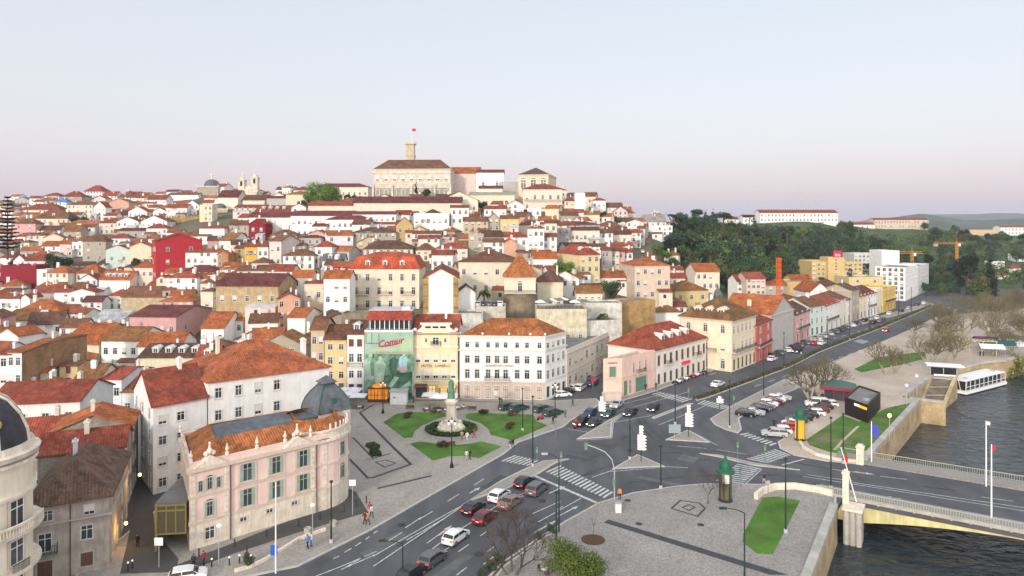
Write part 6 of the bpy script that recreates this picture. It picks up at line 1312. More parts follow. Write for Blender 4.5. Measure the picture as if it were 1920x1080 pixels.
# cream balconied apartment block
ap = big(657, 786, 222, 503, 22, 16, 'man', 5.0, (.70,.64,.50), (.46,.085,.04), 'cream apartment block with six balconied bays and red mansard roof', dorm=3, chim=2, tc=(.62,.55,.45), fac={0: dict(rows=5, cols=6, style='mix', fh=4.2, z=.4, wh=2.2, ww=1.1, balc=tuple((x, 4.2, z) for x in (.17,.5,.83) for z in (9.6, 13.8))), 1: dict(rows=4, cols=2, style='brown', fh=4.6)})
landmark('the balconied cream block', (*at(720,222)[:2], 20)); landmark('the white church', (*at(826,215)[:2], 20))
landmark('the scarlet house', (*at(335,300)[:2], zof(470,300))); landmark('the rose pink house', (*at(290,250)[:2], zof(610,250))); landmark('the ochre stone house', (*at(465,250)[:2], zof(560,250))); landmark('the maroon building', (*at(34,300)[:2], zof(520,300)))
landmark('the tall araucaria', (*at(14,300)[:2], zof(420,300))); landmark('the crimson gabled house', (*at(480,350)[:2], zof(425,350))); landmark('the big green tree', (*at(612,400)[:2], zof(375,400))); landmark('the cream mansion', (*at(910,240)[:2], zof(500,240))); landmark('the white ridge block', (*at(1086,400)[:2], zof(370,400))); landmark('the grey apartment house', (*at(176,350)[:2], zof(460,350))); landmark('the yellow gabled house', (*at(263,330)[:2], zof(465,330))); landmark('the pinkish apartment house', (*at(1223,240)[:2], zof(500,240))); landmark('the salmon gable', (*at(222,400)[:2], zof(380,400))); landmark('the ochre yellow house', (*at(955,330)[:2], zof(412,330))); landmark('the long cream terrace', (*at(1097,300)[:2], zof(435,300))); landmark('the brick gabled house', (*at(30,200)[:2], zof(660,200)))
# round stone tower with pyramid roof
p = at(975, 212); zt = zof(517, 212); root = empty('pyramid_roof_tower', (p.x, 216, zt-17)); m = MB(); m.lathe([(5.2,-6),(5.1,11.6)], 24, (0,0,0)); m.build('round_base', [OLDWALL], root, color=(.27,.22,.15))
m = MB(); m.box(-4.7,4.7,-4.7,4.7,11.6,17); m.build('wall', [PLASTER], root, color=WC['c']); m = MB(); c4 = [Vector((a_*5.3,b_*5.3,16.9)) for a_, b_ in ((-1,-1),(1,-1),(1,1),(-1,1))]
for k in range(4): slope(m, [c4[k], c4[(k+1)%4], Vector((0,0,23.8))])
m.build('roof', [TILE], root, color=(.36,.13,.04)); link('window', wmesh('arch'), root, (0,-4.7,12.3), 0, (1.3,1,2.6), (.6,.55,.45)); balcony_mesh(9.8,.7).build('balcony', [STONE, IRON], root, (0,-4.7,11.85)); tag(root, 'cream tower with orange pyramid roof on a round stone base', 'tower'); landmark('the pyramid roofed tower', (p.x, 212, zt-3)); BOX.append((945, 1007, 475, 600, 212))
# retaining walls and terraces under the tower
def rwall(pa, pb, Y, yt, yb, d, wc, label, m=None, arches=0, yaw=0, name='retaining_wall', st='arch', cap=True):
    A, B, C_, D, _ = blk(pa, pb, Y, yt, 1, d, yaw); zt_ = zof(yt, Y); zb = zof(yb, Y)-2; o = house(A, B, C_, D, zb, zt_-zb, 'flat', .3, wc, (.3,.27,.22), label, 'wall', name, chim=0, wallm=m or OLDWALL, deep=3, parapet=.35, fac={0: dict(rows=1, cols=arches, style=st, z=1.2, fh=3, wh=1.7, ww=1.0)} if arches else None); BOX.append((pa, pb, yt, yb, Y)); return o
rwall(1006, 1100, 188, 582, 640, 12, (.64,.58,.42), 'tall cream retaining wall of the cafe terrace with small arched openings', arches=4)
rwall(1098, 1168, 192, 603, 655, 7, (.66,.64,.58), 'whitewashed retaining wall beside the stair below the palm', yaw=16)
rwall(1084, 1166, 204, 570, 630, 8, (.66,.64,.56), 'upper white retaining wall with a small door', arches=1)
rwall(1163, 1232, 212, 566, 640, 8, (.50,.32,.13), 'rough ochre cliff wall beside the climbing street', MASON, yaw=24)
rwall(893, 948, 190, 577, 612, 8, (.55,.51,.43), 'arcaded wall with dark red arches under the parking terrace', arches=2)
rwall(640, 690, 190, 590, 640, 6, (.30,.25,.18), 'dark mossy stone retaining wall behind the mural building', MASON)
rwall(800, 905, 184, 590, 640, 8, (.66,.64,.58), 'high white retaining wall under the white church')
# arcade pavilion
A, B, C_, D, z0 = blk(1081, 1129, 212, 549, 6, 6); house(A, B, C_, D, z0, 6, 'gab', 2, 'c', 'n', 'small loggia with four arches and brown roof beside the terrace', 'loggia', 'loggia', chim=0, deep=8, fac={0: dict(rows=1, cols=4, style='arch', z=.4, wh=2.9, ww=1.4)})
# ---------------------------------------------------------------- more roofs between them, where the photo shows the town packed solid
FILLN = [0]
HIDDEN = {0,2,16,17,20,22,23,26,29,30,32,33,36,37,38,42,43,45,47,48,53,56,58,60,65,66,67,68,69,71,74,77,78,79,80,81,82,84,85,88,91,94,96,98,99,100,101,104,106,109,110,117,120,121,124,127,128,129,130,133,135,137,139,149,154,157,158,159,165,175,176,181,182,186,187,192,194,197}
def fill(n, seed, plo, phi, ylo, yhi):
    rr = random.Random(seed); done = 0; tries = 0
    while done < n and tries < 9000:
        tries += 1; px = rr.uniform(plo, phi); Y = rr.uniform(ylo, yhi); zt = T(px, Y)
        if px > 1150 and Y < 300: continue
        if 1185 < px < 1228 or (690 < px < 1060 and Y > 390): continue
        if px > 640 and Y < 215: continue
        if Y < 150+max(0, 330-px)*.1 or (Y < 140): continue
        if T(px, Y-12)-T(px, Y+1) > 8: continue
        w = rr.uniform(6.5, 12); d = rr.uniform(7, 11); h = rr.choice((5, 6, 7, 8, 9)) if Y > 230 else rr.choice((8, 9, 10, 11)); c = V2((px-HX)*Y/F, Y+d/2)
        if any((c-q).length < (r*.62+max(w, d)*.5) for q, r in HOUSES): continue
        rt = rr.choice(('gab', 'gab', 'gab', 'hip', 'hip', 'gx')); rise = d*.26 if rt == 'gab' else w*.26 if rt == 'gx' else min(w, d)*.28
        sc = F/Y; top = HY+(CH-(zt+h+rise))*sc; bot = HY+(CH-zt)*sc; xl, xr = px-w*sc/2, px+w*sc/2
        bad = False
        for (a, b, t, bo, yy) in BOX:
            if yy > Y and xl < b-3 and xr > a+3 and top < bo-.30*(bo-t) and bot > t: bad = True; break
        if bad: continue
        wc = rr.choices(('w','c','b','s','y','P','t','g','C','p','m','k'), (32,15,8,7,3,5,4,4,5,3,2,2))[0]; rc = rr.choices(('o','r','b','d','m','n','O'), (20,14,26,16,6,14,3))[0]
        A, B, C_, D = quad((c.x, Y), rad(rr.uniform(-24, 24)), w, d)
        fac = {0: dict(rows=max(1, int(h/3.2)), cols=rr.choice((2,3,3)), style='mix', skip=.15)}
        if rr.random() < .5: fac[1 if px < 960 else 3] = dict(rows=max(1, int(h/3.2)), cols=2, style='mix', skip=.3)
        FILLN[0] += 1
        if FILLN[0]-1 in HIDDEN: HOUSES.append((V2(*sum((Vector(p_[:2]) for p_ in (A,B,C_,D)), Vector((0,0)))/4), 6)); BOX.append((xl, xr, top, top+(bot-top)*.5, Y)); done += 1; continue
        o = house(A, B, C_, D, zt, h, rt, rise, wc, rc, None, 'house', 'house', fac, deep=7, chim=rr.choice((0,1,1,2)), dorm=1 if rr.random() < .15 else 0, group='houses on the old town hillside')
        big_ = 'small ' if w < 8 else ''; rtxt = dict(gab='pitched', gx='gabled', hip='hipped')[rt]
        pend(o, f"{big_}{WN[wc]} house with {RN[rc]} {rtxt} roof", (c.x, Y, zt+h), None); BOX.append((xl, xr, top, top+(bot-top)*.5, Y)); o["fill"] = FILLN[0]-1; done += 1
    return done
# far small roofs beyond the countable ones: one mass
def far_mass(n, seed, plo, phi, ylo, yhi):
    rr = random.Random(seed)
    for k in range(n):
        px = rr.uniform(plo, phi); Y = rr.uniform(ylo, yhi); w = rr.uniform(6, 11); d = rr.uniform(6, 9); c = V2((px-HX)*Y/F, Y+d/2); h = rr.uniform(4, 7); zt = T(px, Y)
        if 690 < px < 1060 and Y > 390: continue
        if any((c-q).length < (r*.36+w*.34) for q, r in HOUSES): continue
        sc = F/Y; rise = 2.0; top = HY+(CH-(zt+h+rise))*sc; bot = HY+(CH-zt)*sc; xl, xr = px-w*sc/2, px+w*sc/2
        if any(yy > Y and xl < b-3 and xr > a+3 and top < bo-.35*(bo-t) and bot > t for (a, b, t, bo, yy) in BOX): continue
        HOUSES.append((c, w*.55)); BOX.append((xl, xr, top, top+(bot-top)*.5, Y)); q = quad((c.x, Y), rad(rr.uniform(-25, 25)), w, d); i0 = len(FM.v); k0 = len(FM.f); kk = rr.choice((0, 0, 0, 1, 2)); L_ = [Vector((p.x, p.y)) for p in q]
        for e in range(4):
            p, s = L_[e], L_[(e+1) % 4]; FM.face([(p.x,p.y,zt-6),(s.x,s.y,zt-6),(s.x,s.y,zt+h),(p.x,p.y,zt+h)], kk)
            if e in (1, 3): m_ = (p+s)/2; FM.face([(p.x,p.y,zt+h),(s.x,s.y,zt+h),(m_.x,m_.y,zt+h+rise-.1)], kk)
        u = (L_[1]-L_[0]).normalized(); nn = V2(u.y, -u.x)
        for x in (.25, .6): p = L_[0]+u*w*x+nn*.04; FM.face([(p.x,p.y,zt+h-2.4),(p.x+u.x*.9,p.y+u.y*.9,zt+h-2.4),(p.x+u.x*.9,p.y+u.y*.9,zt+h-1.0),(p.x,p.y,zt+h-1.0)], 5)
        rm_ = roof_mb(L_, 0, 'gab', rise); ri = rr.choice((3, 3, 4))
        for f_, uv in zip(rm_.f, rm_.uv): FM.face([(rm_.v[j][0], rm_.v[j][1], rm_.v[j][2]+zt+h) for j in f_], ri, uv)
FM = MB()
print('filler houses', fill(40, 3, -40, 640, 128, 230), fill(75, 4, -40, 700, 230, 420), fill(45, 5, -40, 700, 420, 575), fill(40, 6, 640, 1180, 225, 400), fill(14, 7, 1040, 1260, 330, 470))

far_mass(420, 12, -40, 700, 330, 590); far_mass(260, 13, 560, 1200, 250, 430); far_mass(200, 14, -40, 640, 150, 330)
tag(FM.build('far_houses', [mat('far_white', WC['w'], .9, n1=(.5,.9,1.05)), mat('far_cream', WC['c'], .9, n1=(.5,.9,1.05)), mat('far_grey', WC['g'], .9), mat('far_tiles', (.24,.075,.04), .9, n1=(.3,.6,1.4,6), tiles=True), mat('far_tiles_orange', (.33,.115,.04), .9, n1=(.3,.6,1.4,6), tiles=True), GLASS]), kind='stuff')
# ---------------------------------------------------------------- right: blocks behind the avenue, buildings on the wooded ridge
t1 = lambda x: 1400+x/3.177
t1y = lambda y: 440+y/3.177
def blkpx(xl, xr, Y, ye, yb, d, rt, rise, wc, rc, label, yaw=0, rows=4, cols=4, side=None, **k):
    h = zof(ye, Y)-zof(yb, Y); A, B, C_, D, z0 = blk(xl, xr, Y, ye, h, d, yaw); f = {0: dict(rows=rows, cols=cols, style='plain', fh=h/rows, wh=h/rows*.5, ww=1.3)} if cols else {}
    if side: f[3 if (xl+xr)/2 > 960 else 1] = dict(rows=side[1], cols=side[0], style='plain', fh=h/side[1], wh=h/side[1]*.5)
    o = house(A, B, C_, D, z0, h, rt, rise, wc, rc, label, 'building', 'building', f, chim=0, deep=12, **k); BOX.append((xl, xr, ye, yb, Y)); return o
YH = (.60,.43,.19)
ib = blkpx(t1(388), t1(690), 370, t1y(168), t1y(330), 18, 'flat', .3, YH, 'd', 'sand yellow hotel block with rows of small square windows and red roof sign', yaw=0, rows=6, cols=11)
r_ = empty('sign', (at(t1(540), 372)[0], 372, zof(t1y(142), 372))); w_ = 4.2; m = MB(); m.box(-w_/2, w_/2, -.3, .3, .2, 4.0); m.build('panel', [mat('red_sign', (.55,.01,.06), .5, emit=(1,.02,.1), estr=.3)], r_); me = text_mesh('ibis', 2.3, .03, 0); me.materials.append(WHITE); o = bpy.data.objects.new('lettering', me); COL.objects.link(o); o.parent = r_; o.location = (0, -.36, 1.2); o.rotation_euler = (rad(90),0,0); m = MB(); m.box(-1.5,-1.3,-.1,.1,-1,.2); m.box(1.3,1.5,-.1,.1,-1,.2); m.build('support', [IRON], r_); tag(r_, 'square red sign with white letters standing on the sand yellow hotel roof', 'sign')
blkpx(t1(485), t1(582), 368, t1y(145), t1y(240), 10, 'flat', .3, YH, 'd', 'raised stair tower of the sand yellow hotel', rows=5, cols=1)
blkpx(t1(240), t1(490), 330, t1y(290), t1y(400), 16, 'flat', .3, YH, 'd', 'low blank yellow block in front of the hotel', rows=1, cols=0)
blkpx(t1(610), t1(815), 345, t1y(262), t1y(360), 16, 'flat', .3, (.62,.50,.28), 'd', 'pale yellow stepped block beside the hotel', rows=3, cols=2)
blkpx(t1(640), t1(805), 450, t1y(120), t1y(300), 16, 'flat', .3, (.60,.60,.59), 'd', 'white grey apartment slab with balconies behind the hotel', rows=8, cols=7)
blkpx(t1(805), t1(910), 400, t1y(103), t1y(300), 14, 'flat', .3, 'w', 'd', 'taller blank white tower of the apartment group', rows=8, cols=0)
a, b = G(t1(945), t1y(395)), G(t1(1018), t1y(362)); hh_ = zof(t1y(205), a.y); dd = (b-a); tv = Vector((-dd.y, dd.x, 0)).normalized()*14
house(a, b, b+tv, a+tv, 0, hh_, 'flat', .3, 'w', 'd', 'long white balconied apartment front along the far avenue', 'building', 'building', {0: dict(rows=7, cols=9, style='plain', fh=hh_/7, wh=1.6, ww=1.4), 3: dict(rows=7, cols=5, style=['plain']*7, fh=hh_/7, wh=1.8, ww=1.5, x0=.02, x1=.98)}, chim=0)
a, b = G(t1(1020), t1y(360)), G(t1(1085), t1y(335)); dd = (b-a); tv = Vector((-dd.y, dd.x, 0)).normalized()*14; hh_ = zof(t1y(195), a.y)
house(a, b, b+tv, a+tv, 0, hh_, 'flat', .3, (.6,.6,.6), 'd', 'grey white apartment block at the far end of the avenue', 'building', 'building', {0: dict(rows=7, cols=7, style='plain', fh=hh_/7, wh=1.6), 3: dict(rows=7, cols=3, style='plain', fh=hh_/7, wh=1.6)}, chim=0)
blkpx(t1(1085), t1(1150), 480, t1y(265), t1y(345), 14, 'flat', .3, 'g', 'd', 'low grey building where the avenue bends out of sight', rows=2, cols=5)
blkpx(t1(0), t1(112), 262, t1y(262), t1y(400), 12, 'gab', 2.2, (.62,.5,.42), 'r', 'pinkish apartment house with red roofs by the orange crane', rows=4, cols=4)
blkpx(1383, 1400, 268, 528, 570, 12, 'gab', 2.4, 'w', 'r', 'white house end beside the pinkish apartment house', rows=4, cols=2)
blkpx(t1(112), t1(240), 330, t1y(300), t1y(390), 12, 'gab', 2.4, (.5,.45,.38), 'O', 'grey beige house with bright orange roof by the orange crane', rows=2, cols=2)
blkpx(t1(265), t1(388), 345, t1y(270), t1y(300), 10, 'gab', 2.4, (.62,.5,.28), 'O', 'pale yellow house with orange roof beside the hotel', rows=1, cols=2)
blkpx(t1(430), t1(625), 310, t1y(335), t1y(400), 18, 'hip', 4.5, 's', 'd', 'large dark roofed warehouse behind the white houses', rows=1, cols=0)
blkpx(t1(375), t1(500), 288, t1y(345), t1y(420), 16, 'gx', 4, 'w', 'O', 'white gabled house with orange roof behind the terrace', rows=1, cols=0)
blkpx(t1(255), t1(380), 262, t1y(440), t1y(500), 16, 'gx', 4, 't', 'n', 'tan gabled shed with brown roof behind the pink house', rows=1, cols=0)
blkpx(1425, 1571, 700, 399, 416, 16, 'gab', 3.2, 'w', 'r', 'long white convent with red roof on top of the wooded ridge', rows=2, cols=22)
blkpx(1640, 1741, 800, 412, 428, 16, 'gab', 2.2, (.60,.50,.38), 'r', 'long beige barracks building with many windows on the ridge', rows=2, cols=18)
blkpx(1586, 1640, 780, 421, 429, 12, 'gab', 2.5, 'w', 'r', 'low white house beside the beige barracks', rows=1, cols=6)
blkpx(1358, 1385, 600, 411, 418, 9, 'gab', 2.2, 'w', 'r', 'small white house among the ridge pines', rows=1, cols=2); blkpx(1393, 1415, 610, 407, 418, 9, 'gab', 2.2, 'w', 'b', 'second small white house among the ridge pines', rows=1, cols=2)
blkpx(1790, 1870, 900, 432, 450, 18, 'flat', .3, (.60,.44,.27), 'd', 'long sandy concrete building with dark gaps on the horizon', rows=1, cols=3)
blkpx(1876, 1935, 1000, 426, 447, 16, 'gab', 2.4, 'w', 'r', 'white four storey block with red roof far on the horizon', rows=3, cols=9)
for k, (xl, xr, ye, yb, Y, rc, wc, l) in enumerate(((1862,1884,492,502,560,'l','w','small white flat house in trees across the park'),(1893,1925,503,516,540,'r','w','white house with red roof in trees across the park'),(1868,1892,516,528,500,'r','c','cream house with red roof behind the dark conifers'),(1905,1930,478,505,620,'d','w','pale apartment block at the edge of the park woods'),(1745,1760,470,490,640,'d','g','grey building half hidden in the wood'))):
    blkpx(xl, xr, Y, ye, yb, 10, 'hip' if rc == 'r' else 'flat', 2.4, wc, rc, l, rows=2, cols=3)
landmark('the sand yellow hotel', (*at(1570, 370)[:2], 24)); landmark('the ridge convent', (*at(1500, 700)[:2], zof(405, 700)))
# cranes
def crane(px, Y, yb, yt, jl, jr, m, label, ang=0.0, jib=True):
    p = at(px, Y); zb, zt = zof(yb, Y), zof(yt, Y); root = empty('tower_crane', (p.x, Y, zb), ang); s = .65; h = zt-zb; b = MB()
    for sx_ in (-s, s):
        for sy_ in (-s, s): b.tube((sx_,sy_,0),(sx_,sy_,h),.16,.16,5)
    n = int(h/2.2)
    for k in range(n):
        z0, z1 = h*k/n, h*(k+1)/n
        b.tube((-s,-s,z0),(s,-s,z1),.1,.1,4); b.tube((s,-s,z0),(s,s,z1),.1,.1,4); b.tube((-s,s,z0),(-s,-s,z1),.1,.1,4)
    b.build('mast', [m], root)
    if jib:
        for nm, x0, x1 in (('jib', 0, jr), ('counter_jib', -jl, 0)):
            b = MB()
            for y in (-.6,.6): b.tube((x0,y,h+.3),(x1,y,h+.3),.13,.13,5)
            b.tube((x0,0,h+1.5),(x1,0,h+1.5),.13,.13,5); kx = int(abs(x1-x0)/2)
            for k in range(kx): xa = x0+(x1-x0)*k/kx; xb = x0+(x1-x0)*(k+1)/kx; b.tube((xa,-.6,h+.3),((xa+xb)/2,0,h+1.5),.08,.08,4); b.tube(((xa+xb)/2,0,h+1.5),(xb,.6,h+.3),.08,.08,4)
            b.build(nm, [m], root)
        b = MB(); b.box(-jl,-jl+2.5,-.9,.9,h-1.6,h+.2); b.build('counterweight', [CONC], root); b = MB(); b.box(.9,2.4,-.8,.8,h-1.4,h+.6); b.build('cab', [WHITE], root); b = MB(); b.tube((0,0,h),(0,0,h+4.5),.3,.1,5); b.build('apex', [m], root)
    tag(root, label, 'crane')
crane(1460, 300, 580, 483, 6, 16, ORANGEM, 'bright orange tower crane standing behind the terrace roofs', .2, False)
crane(1710, 470, 505, 476, 24, 7, YELLOWM, 'small yellow tower crane behind the white apartment blocks')
crane(1794, 520, 545, 458, 17, 5, YELLOWM, 'tall yellow tower crane above the park trees')
# ---------------------------------------------------------------- trees
def T3(px, Y): p = at(px, Y); return Vector((p.x, Y, T(px, Y)))
rr = random.Random(5)
WOOD = 'trees of the wood on the ridge'
kinds = (('round','dark','dark evergreen tree'),('round','blue','dark evergreen tree'),('round','mid','mid green bushy tree'),('round','olive','olive brown leafless looking tree'),('conifer','blue','pointed dark conifer'),('pine','dark','flat topped umbrella pine'),('round','light','fresh light green tree'),('round','black','dark evergreen tree'))
def wood_tree(px, Y, r=None):
    c = rr.choices(range(8), (22, 20, 16, 12, 10, 6, 5, 9))[0]; kd, col, tx = kinds[c]; r = r or rr.uniform(3.6, 6.6)*(1 if kd != 'pine' else 1.1); g = T3(px, Y)
    o = tree(kd, rr.randrange(4 if kd == 'round' else 3 if kd == 'conifer' else 2), g, r, r*(1.0 if kd == 'round' else 1.35 if kd == 'conifer' else 1.9), col, 1.25 if kd == 'conifer' else rr.uniform(.85, 1.15))
    tag(o, tx+' in the wood on the ridge behind the avenue', 'tree', WOOD+' '+tx); return o
WN_ = [0]; WHID = {2,4,5,6,8,11,13,15,19,20,21,22,24,25,26,27,29,31,32,33,35,36,38,39,41,43,44,45,47,48,49,52,53,54,58,59,61,66,67,68,69,74,75,77,78,83,87,91,94,97,98,100,101,103,104,106,107,109,112,114,117,118,125,126,130,131,133,134,135,137,138,144,145,156,157,160,164,166,168,171,176,180,182,187,193,198,202,205,206,222,223,228,236,244,245,247,248,251,252,257,261,262,266,268,276,279}
for k in range(300):
    px = rr.uniform(1248, 1800); y0 = 300+max(0, px-1300)*.18; y1 = 470+max(0, px-1300)*.42; Y = y0+(y1-y0)*((k+rr.random())/300)
    if px < 1400 and Y < 300+(1400-px)*.3: continue
    if px < 1255+max(0,(330-Y)): continue
    hit = any(px > a-2 and px < c+2 and Y < yy and HY+(CH-T(px, Y)-9)*F/Y < bo-4 and HY+(CH-T(px,Y))*F/Y > t for (a, c, t, bo, yy) in BOX if yy > 250 and a > 1230 and yy > Y)
    if hit and Y > 520: continue
    WN_[0] += 1; st_ = rr.getstate()
    if WN_[0] not in WHID: wood_tree(px, Y)["wood"] = WN_[0]
    rr.setstate(st_); rr.random(); rr.random()
# the rest of the wood, read as one mass: undergrowth and far crowns
def wood_mass():
    q = random.Random(44); V = []; Fc = []
    for k in range(760):
        px = q.uniform(1262, 2010); lo = 330+max(0, px-1300)*.20; hi = 480+max(0, px-1300)*.55; Y = q.uniform(lo, hi); g = T(px, Y); x0 = (px-HX)*Y/F; r = q.uniform(2.6, 5.5); zt = q.uniform(.2, .9)*r
        for (a, c, t, bo, yy) in BOX:
            if a > 1230 and a-6 < px < c+6 and yy > Y-3 and Y > 560 and HY+(CH-g-r*1.6)*F/Y < bo-2: break
        else:
            for j in range(90):
                u = q.uniform(-.5, 1); t = q.uniform(0, 6.283); s_ = math.sqrt(1-u*u); d = r*q.uniform(.6, 1.05); p = Vector((x0+d*s_*math.cos(t), Y+d*s_*math.sin(t), g+zt+d*u*.85)); n_ = Vector((q.gauss(0,.6)+s_*math.cos(t), q.gauss(0,.6)+s_*math.sin(t), q.gauss(0,.6)+u+.2)).normalized(); a2 = n_.orthogonal().normalized()*q.uniform(.4, .85); b2 = n_.cross(a2)*.7; i = len(V); V += [p-a2, p-b2, p+a2, p+b2]; Fc.append((i, i+1, i+2, i+3))
    me = bpy.data.meshes.new('woodland'); me.from_pydata(V, [], Fc)
    me.materials.append(mat('woodland_leaves', (.068,.105,.038), .8, island=.55, spec=.15, n1=(.05,.55,1.5,3), coord='World', tint=((.10,.085,.045), .045, .55, .72)))
    tag(link('woodland', me), kind='stuff')
wood_mass()
for px, Y in ((1268,402),(1285,420),(1310,430),(1335,440),(1360,455),(1380,465),(1400,480),(1415,490),(1578,640),(1590,650),(1600,655)): wood_tree(px, Y, rr.uniform(5, 7))
for k in range(40):
    px = rr.uniform(1730, 1990); Y = rr.uniform(560, 860); wood_tree(px, Y, rr.uniform(5, 8))
for px, Y, tr in ((1262,410,13),(1278,414,12),(1405,560,10),(1440,470,9)): o = tree('pine', 0, T3(px, Y), 5.0, tr, 'dark', .7); pend(o, 'tall thin umbrella pine with open crown', (at(px, Y)[0], Y, T(px, Y)+tr), None)
# trees of the town
def town(px, pyc, Y, r, kd, col, label, tr=None, sz=.9, ad=0):
    p = at(px, Y); zc = zof(pyc, Y); g = T(px, Y); tr = tr if tr else max(.5, zc-g); o = tree(kd, 0 if kd == 'dense' else rr.randrange(2), (p.x, Y+ad, zc-tr), r, tr, col, sz); tag(o, label, 'tree'); return o
town(608, 369, 395, 12.5, 'dense', 'bright', 'very big round bright green tree on the hilltop', sz=.85); town(636, 385, 405, 8, 'fine', 'bright', 'lower bright green tree leaning against the very big one')
town(568, 385, 404, 4.5, 'round', 'dark', 'dark green hedge like tree beside the very big tree')
town(800, 363, 415, 4.2, 'round', 'dark', 'round dark tree at the foot of the university palace'); town(780, 358, 416, 2.2, 'conifer', 'black', 'slim dark cypress against the university palace wall', sz=2.6)
town(760, 430, 335, 5, 'round', 'dark', 'dark green garden tree among hillside roofs below the college'); town(838, 432, 335, 4.6, 'round', 'mid', 'green garden tree among hillside roofs near salmon gable'); town(858, 438, 330, 3.4, 'round', 'dark', 'smaller dark tree beside the green garden tree')
town(1060, 502, 245, 4.4, 'fine', 'bright', 'round bright green tree behind the cream house by the tower', sz=.75); town(1146, 540, 228, 3.6, 'fine', 'dark', 'dense dark green tree beside the climbing street', sz=1.2)
town(258, 494, 305, 3.6, 'round', 'dark', 'dark green tree in front of the yellow gabled house', sz=1.05); town(100, 490, 318, 5, 'round', 'dark', 'dark trees between the maroon building and grey houses'); town(125, 492, 322, 4, 'round', 'dark', 'smaller dark tree beside the grey apartment house')
town(138, 410, 440, 4, 'round', 'blue', 'bluish tree above the dusky pink house'); town(160, 412, 445, 3.5, 'round', 'mid', 'greyish bush tree above the dusky pink house'); town(585, 428, 370, 4, 'round', 'olive', 'bare brownish tree in front of the white convent')
town(985, 400, 360, 3, 'round', 'dark', 'dark shrub tree under the tall cream house'); town(905, 386, 380, 3.6, 'round', 'dark', 'dark tree under the arcaded terrace'); town(1130, 403, 380, 3, 'round', 'dark', 'dark little tree on the slope near the white ridge block'); town(1157, 412, 385, 3.6, 'round', 'olive', 'olive bush on the slope under the salmon house')
town(1240, 470, 330, 5, 'bush', 'light', 'fresh green bushes on the slope below the ridge houses'); town(1258, 492, 320, 5, 'bush', 'mid', 'green bushes on the bank beside the climbing street'); town(1300, 495, 300, 4, 'round', 'mid', 'round green bush beside the orange roofed block'); town(1370, 575, 258, 4, 'bush', 'mid', 'clipped hedge between the yellow villa and avenue', sz=.6); town(1395, 575, 262, 4, 'bush', 'mid', 'continuing hedge behind the red fronted house', sz=.6)
for k, (px, Y, r, kd, c) in enumerate(((585,415,5,'round','dark'),(650,410,4.5,'round','mid'),(668,405,4,'round','dark'),(690,400,3.5,'round','olive'),(545,430,4,'round','dark'),(520,440,4,'round','mid'),(500,425,3.5,'round','dark'),(640,385,4,'bush','mid'),(600,390,4,'bush','dark'),(480,440,3,'round','dark'),(700,370,3.5,'round','dark'),(730,372,3,'round','mid'),(640,345,3.5,'round','dark'),(30,360,4,'round','dark'),(300,420,3,'round','dark'),(210,470,4,'round','mid'))):
    o = tree(kd, k % 2, T3(px, Y), r, r*.8, c); pend(o, 'rounded green garden tree', o.location, None)
# tall araucaria at the left edge
p = at(14, 300); root = empty('araucaria_tree', (p.x, 300, zof(478, 300))); H = 25; m = MB(); m.tube((0,0,-2),(0,0,H),.45,.1,8); m.build('trunk', [BARK], root); m = MB(); q = random.Random(3)
for k in range(15):
    z = H*(.12+.86*k/14); L = (4.0*(1-k/15)+.8)*q.uniform(.7, 1.1)
    for j in range(9):
        a_ = 6.283*j/9+k; dx, dy = math.cos(a_), math.sin(a_)
        for i in range(9):
            f = (i+.5)/9; c = Vector((dx*L*f, dy*L*f, z-L*.10*f+.25*L*f*f))
            for s in range(4):
                sd_ = Vector((-dy, dx, 0))*(q.uniform(-.9,.9)*(.4+.3*L*.2)); n_ = Vector((q.gauss(0,.4), q.gauss(0,.4), 1)).normalized(); a2 = n_.orthogonal().normalized()*.62; b2 = n_.cross(a2); cc = c+sd_; m.face([cc-a2, cc-b2*.7, cc+a2, cc+b2*.7])
m.build('crown', [LEAF], root, color=(.022,.04,.022)); tag(root, 'tall dark tiered araucaria at the edge of the old town', 'tree')
# plane trees by the car park and in the riverside park
def plane(px, py, h, k=None, label=None, kind='plane'):
    g = G(px, py); o = bare_tree(kind, rr.randrange(3 if kind == 'plane' else 2) if k is None else k, g, h)
    if label: tag(o, label, 'tree')
    else: pend(o, 'bare plane tree', (g.x, g.y, 0), 'plane trees in the riverside park', True)
for px, py, h in ((1518,757,12.5),(1537,748,13),(1553,740,12)): plane(px, py, h)
for px, py in ((1658,704),(1680,701),(1736,686),(1752,683),(1772,680),(1791,675)): plane(px, py, rr.uniform(11.5, 13.5))
for k in range(64):
    px = rr.uniform(1690, 1990); Y = rr.uniform(215, 335)
    if px < 1690+(Y-215)*.75 or px < 960+F*(Y*.945-112+14)/Y: continue
    py = HY+F*CH/Y; plane(px, py, rr.uniform(10.5, 13.5))
for px, py, r, kd, col, l, sz in ((1790,590,6.5,'round','mid','rounded green tree at the park edge by the avenue',.8),(1830,560,7,'round','olive','olive green tree in the park beside dark conifers',1),(1845,530,7.5,'round','black','tall dark conifer group in the park',1.5),(1862,545,6.5,'conifer','black','slim dark conifer in the park',1.6),(1885,560,7,'round','olive','yellow green park tree beside the conifers',1),(1915,565,8,'round','mid','leafy green park tree by the frame edge of conifers',1),(1765,575,5,'round','olive','olive tree where the avenue meets the park',.9),(1900,590,6,'round','olive','brownish leafy tree behind the plane trees',.9)):
    Y = 380; p = at(px, Y); zc = zof(py-25, Y); o = tree(kd, 0, (p.x, Y+rr.uniform(-25,25), 0), r, max(4, zc), col, sz); tag(o, l, 'tree')
for px, py, l in ((1905,700,'big pale olive riverside bush by the boat'),(1935,690,'second olive riverside bush at the water edge')): g = G(px, py, -4); o = tree('bush', 0, g, 5.2, 2.5, (.16,.17,.05), .9, 'bush'); tag(o, l, 'bush')
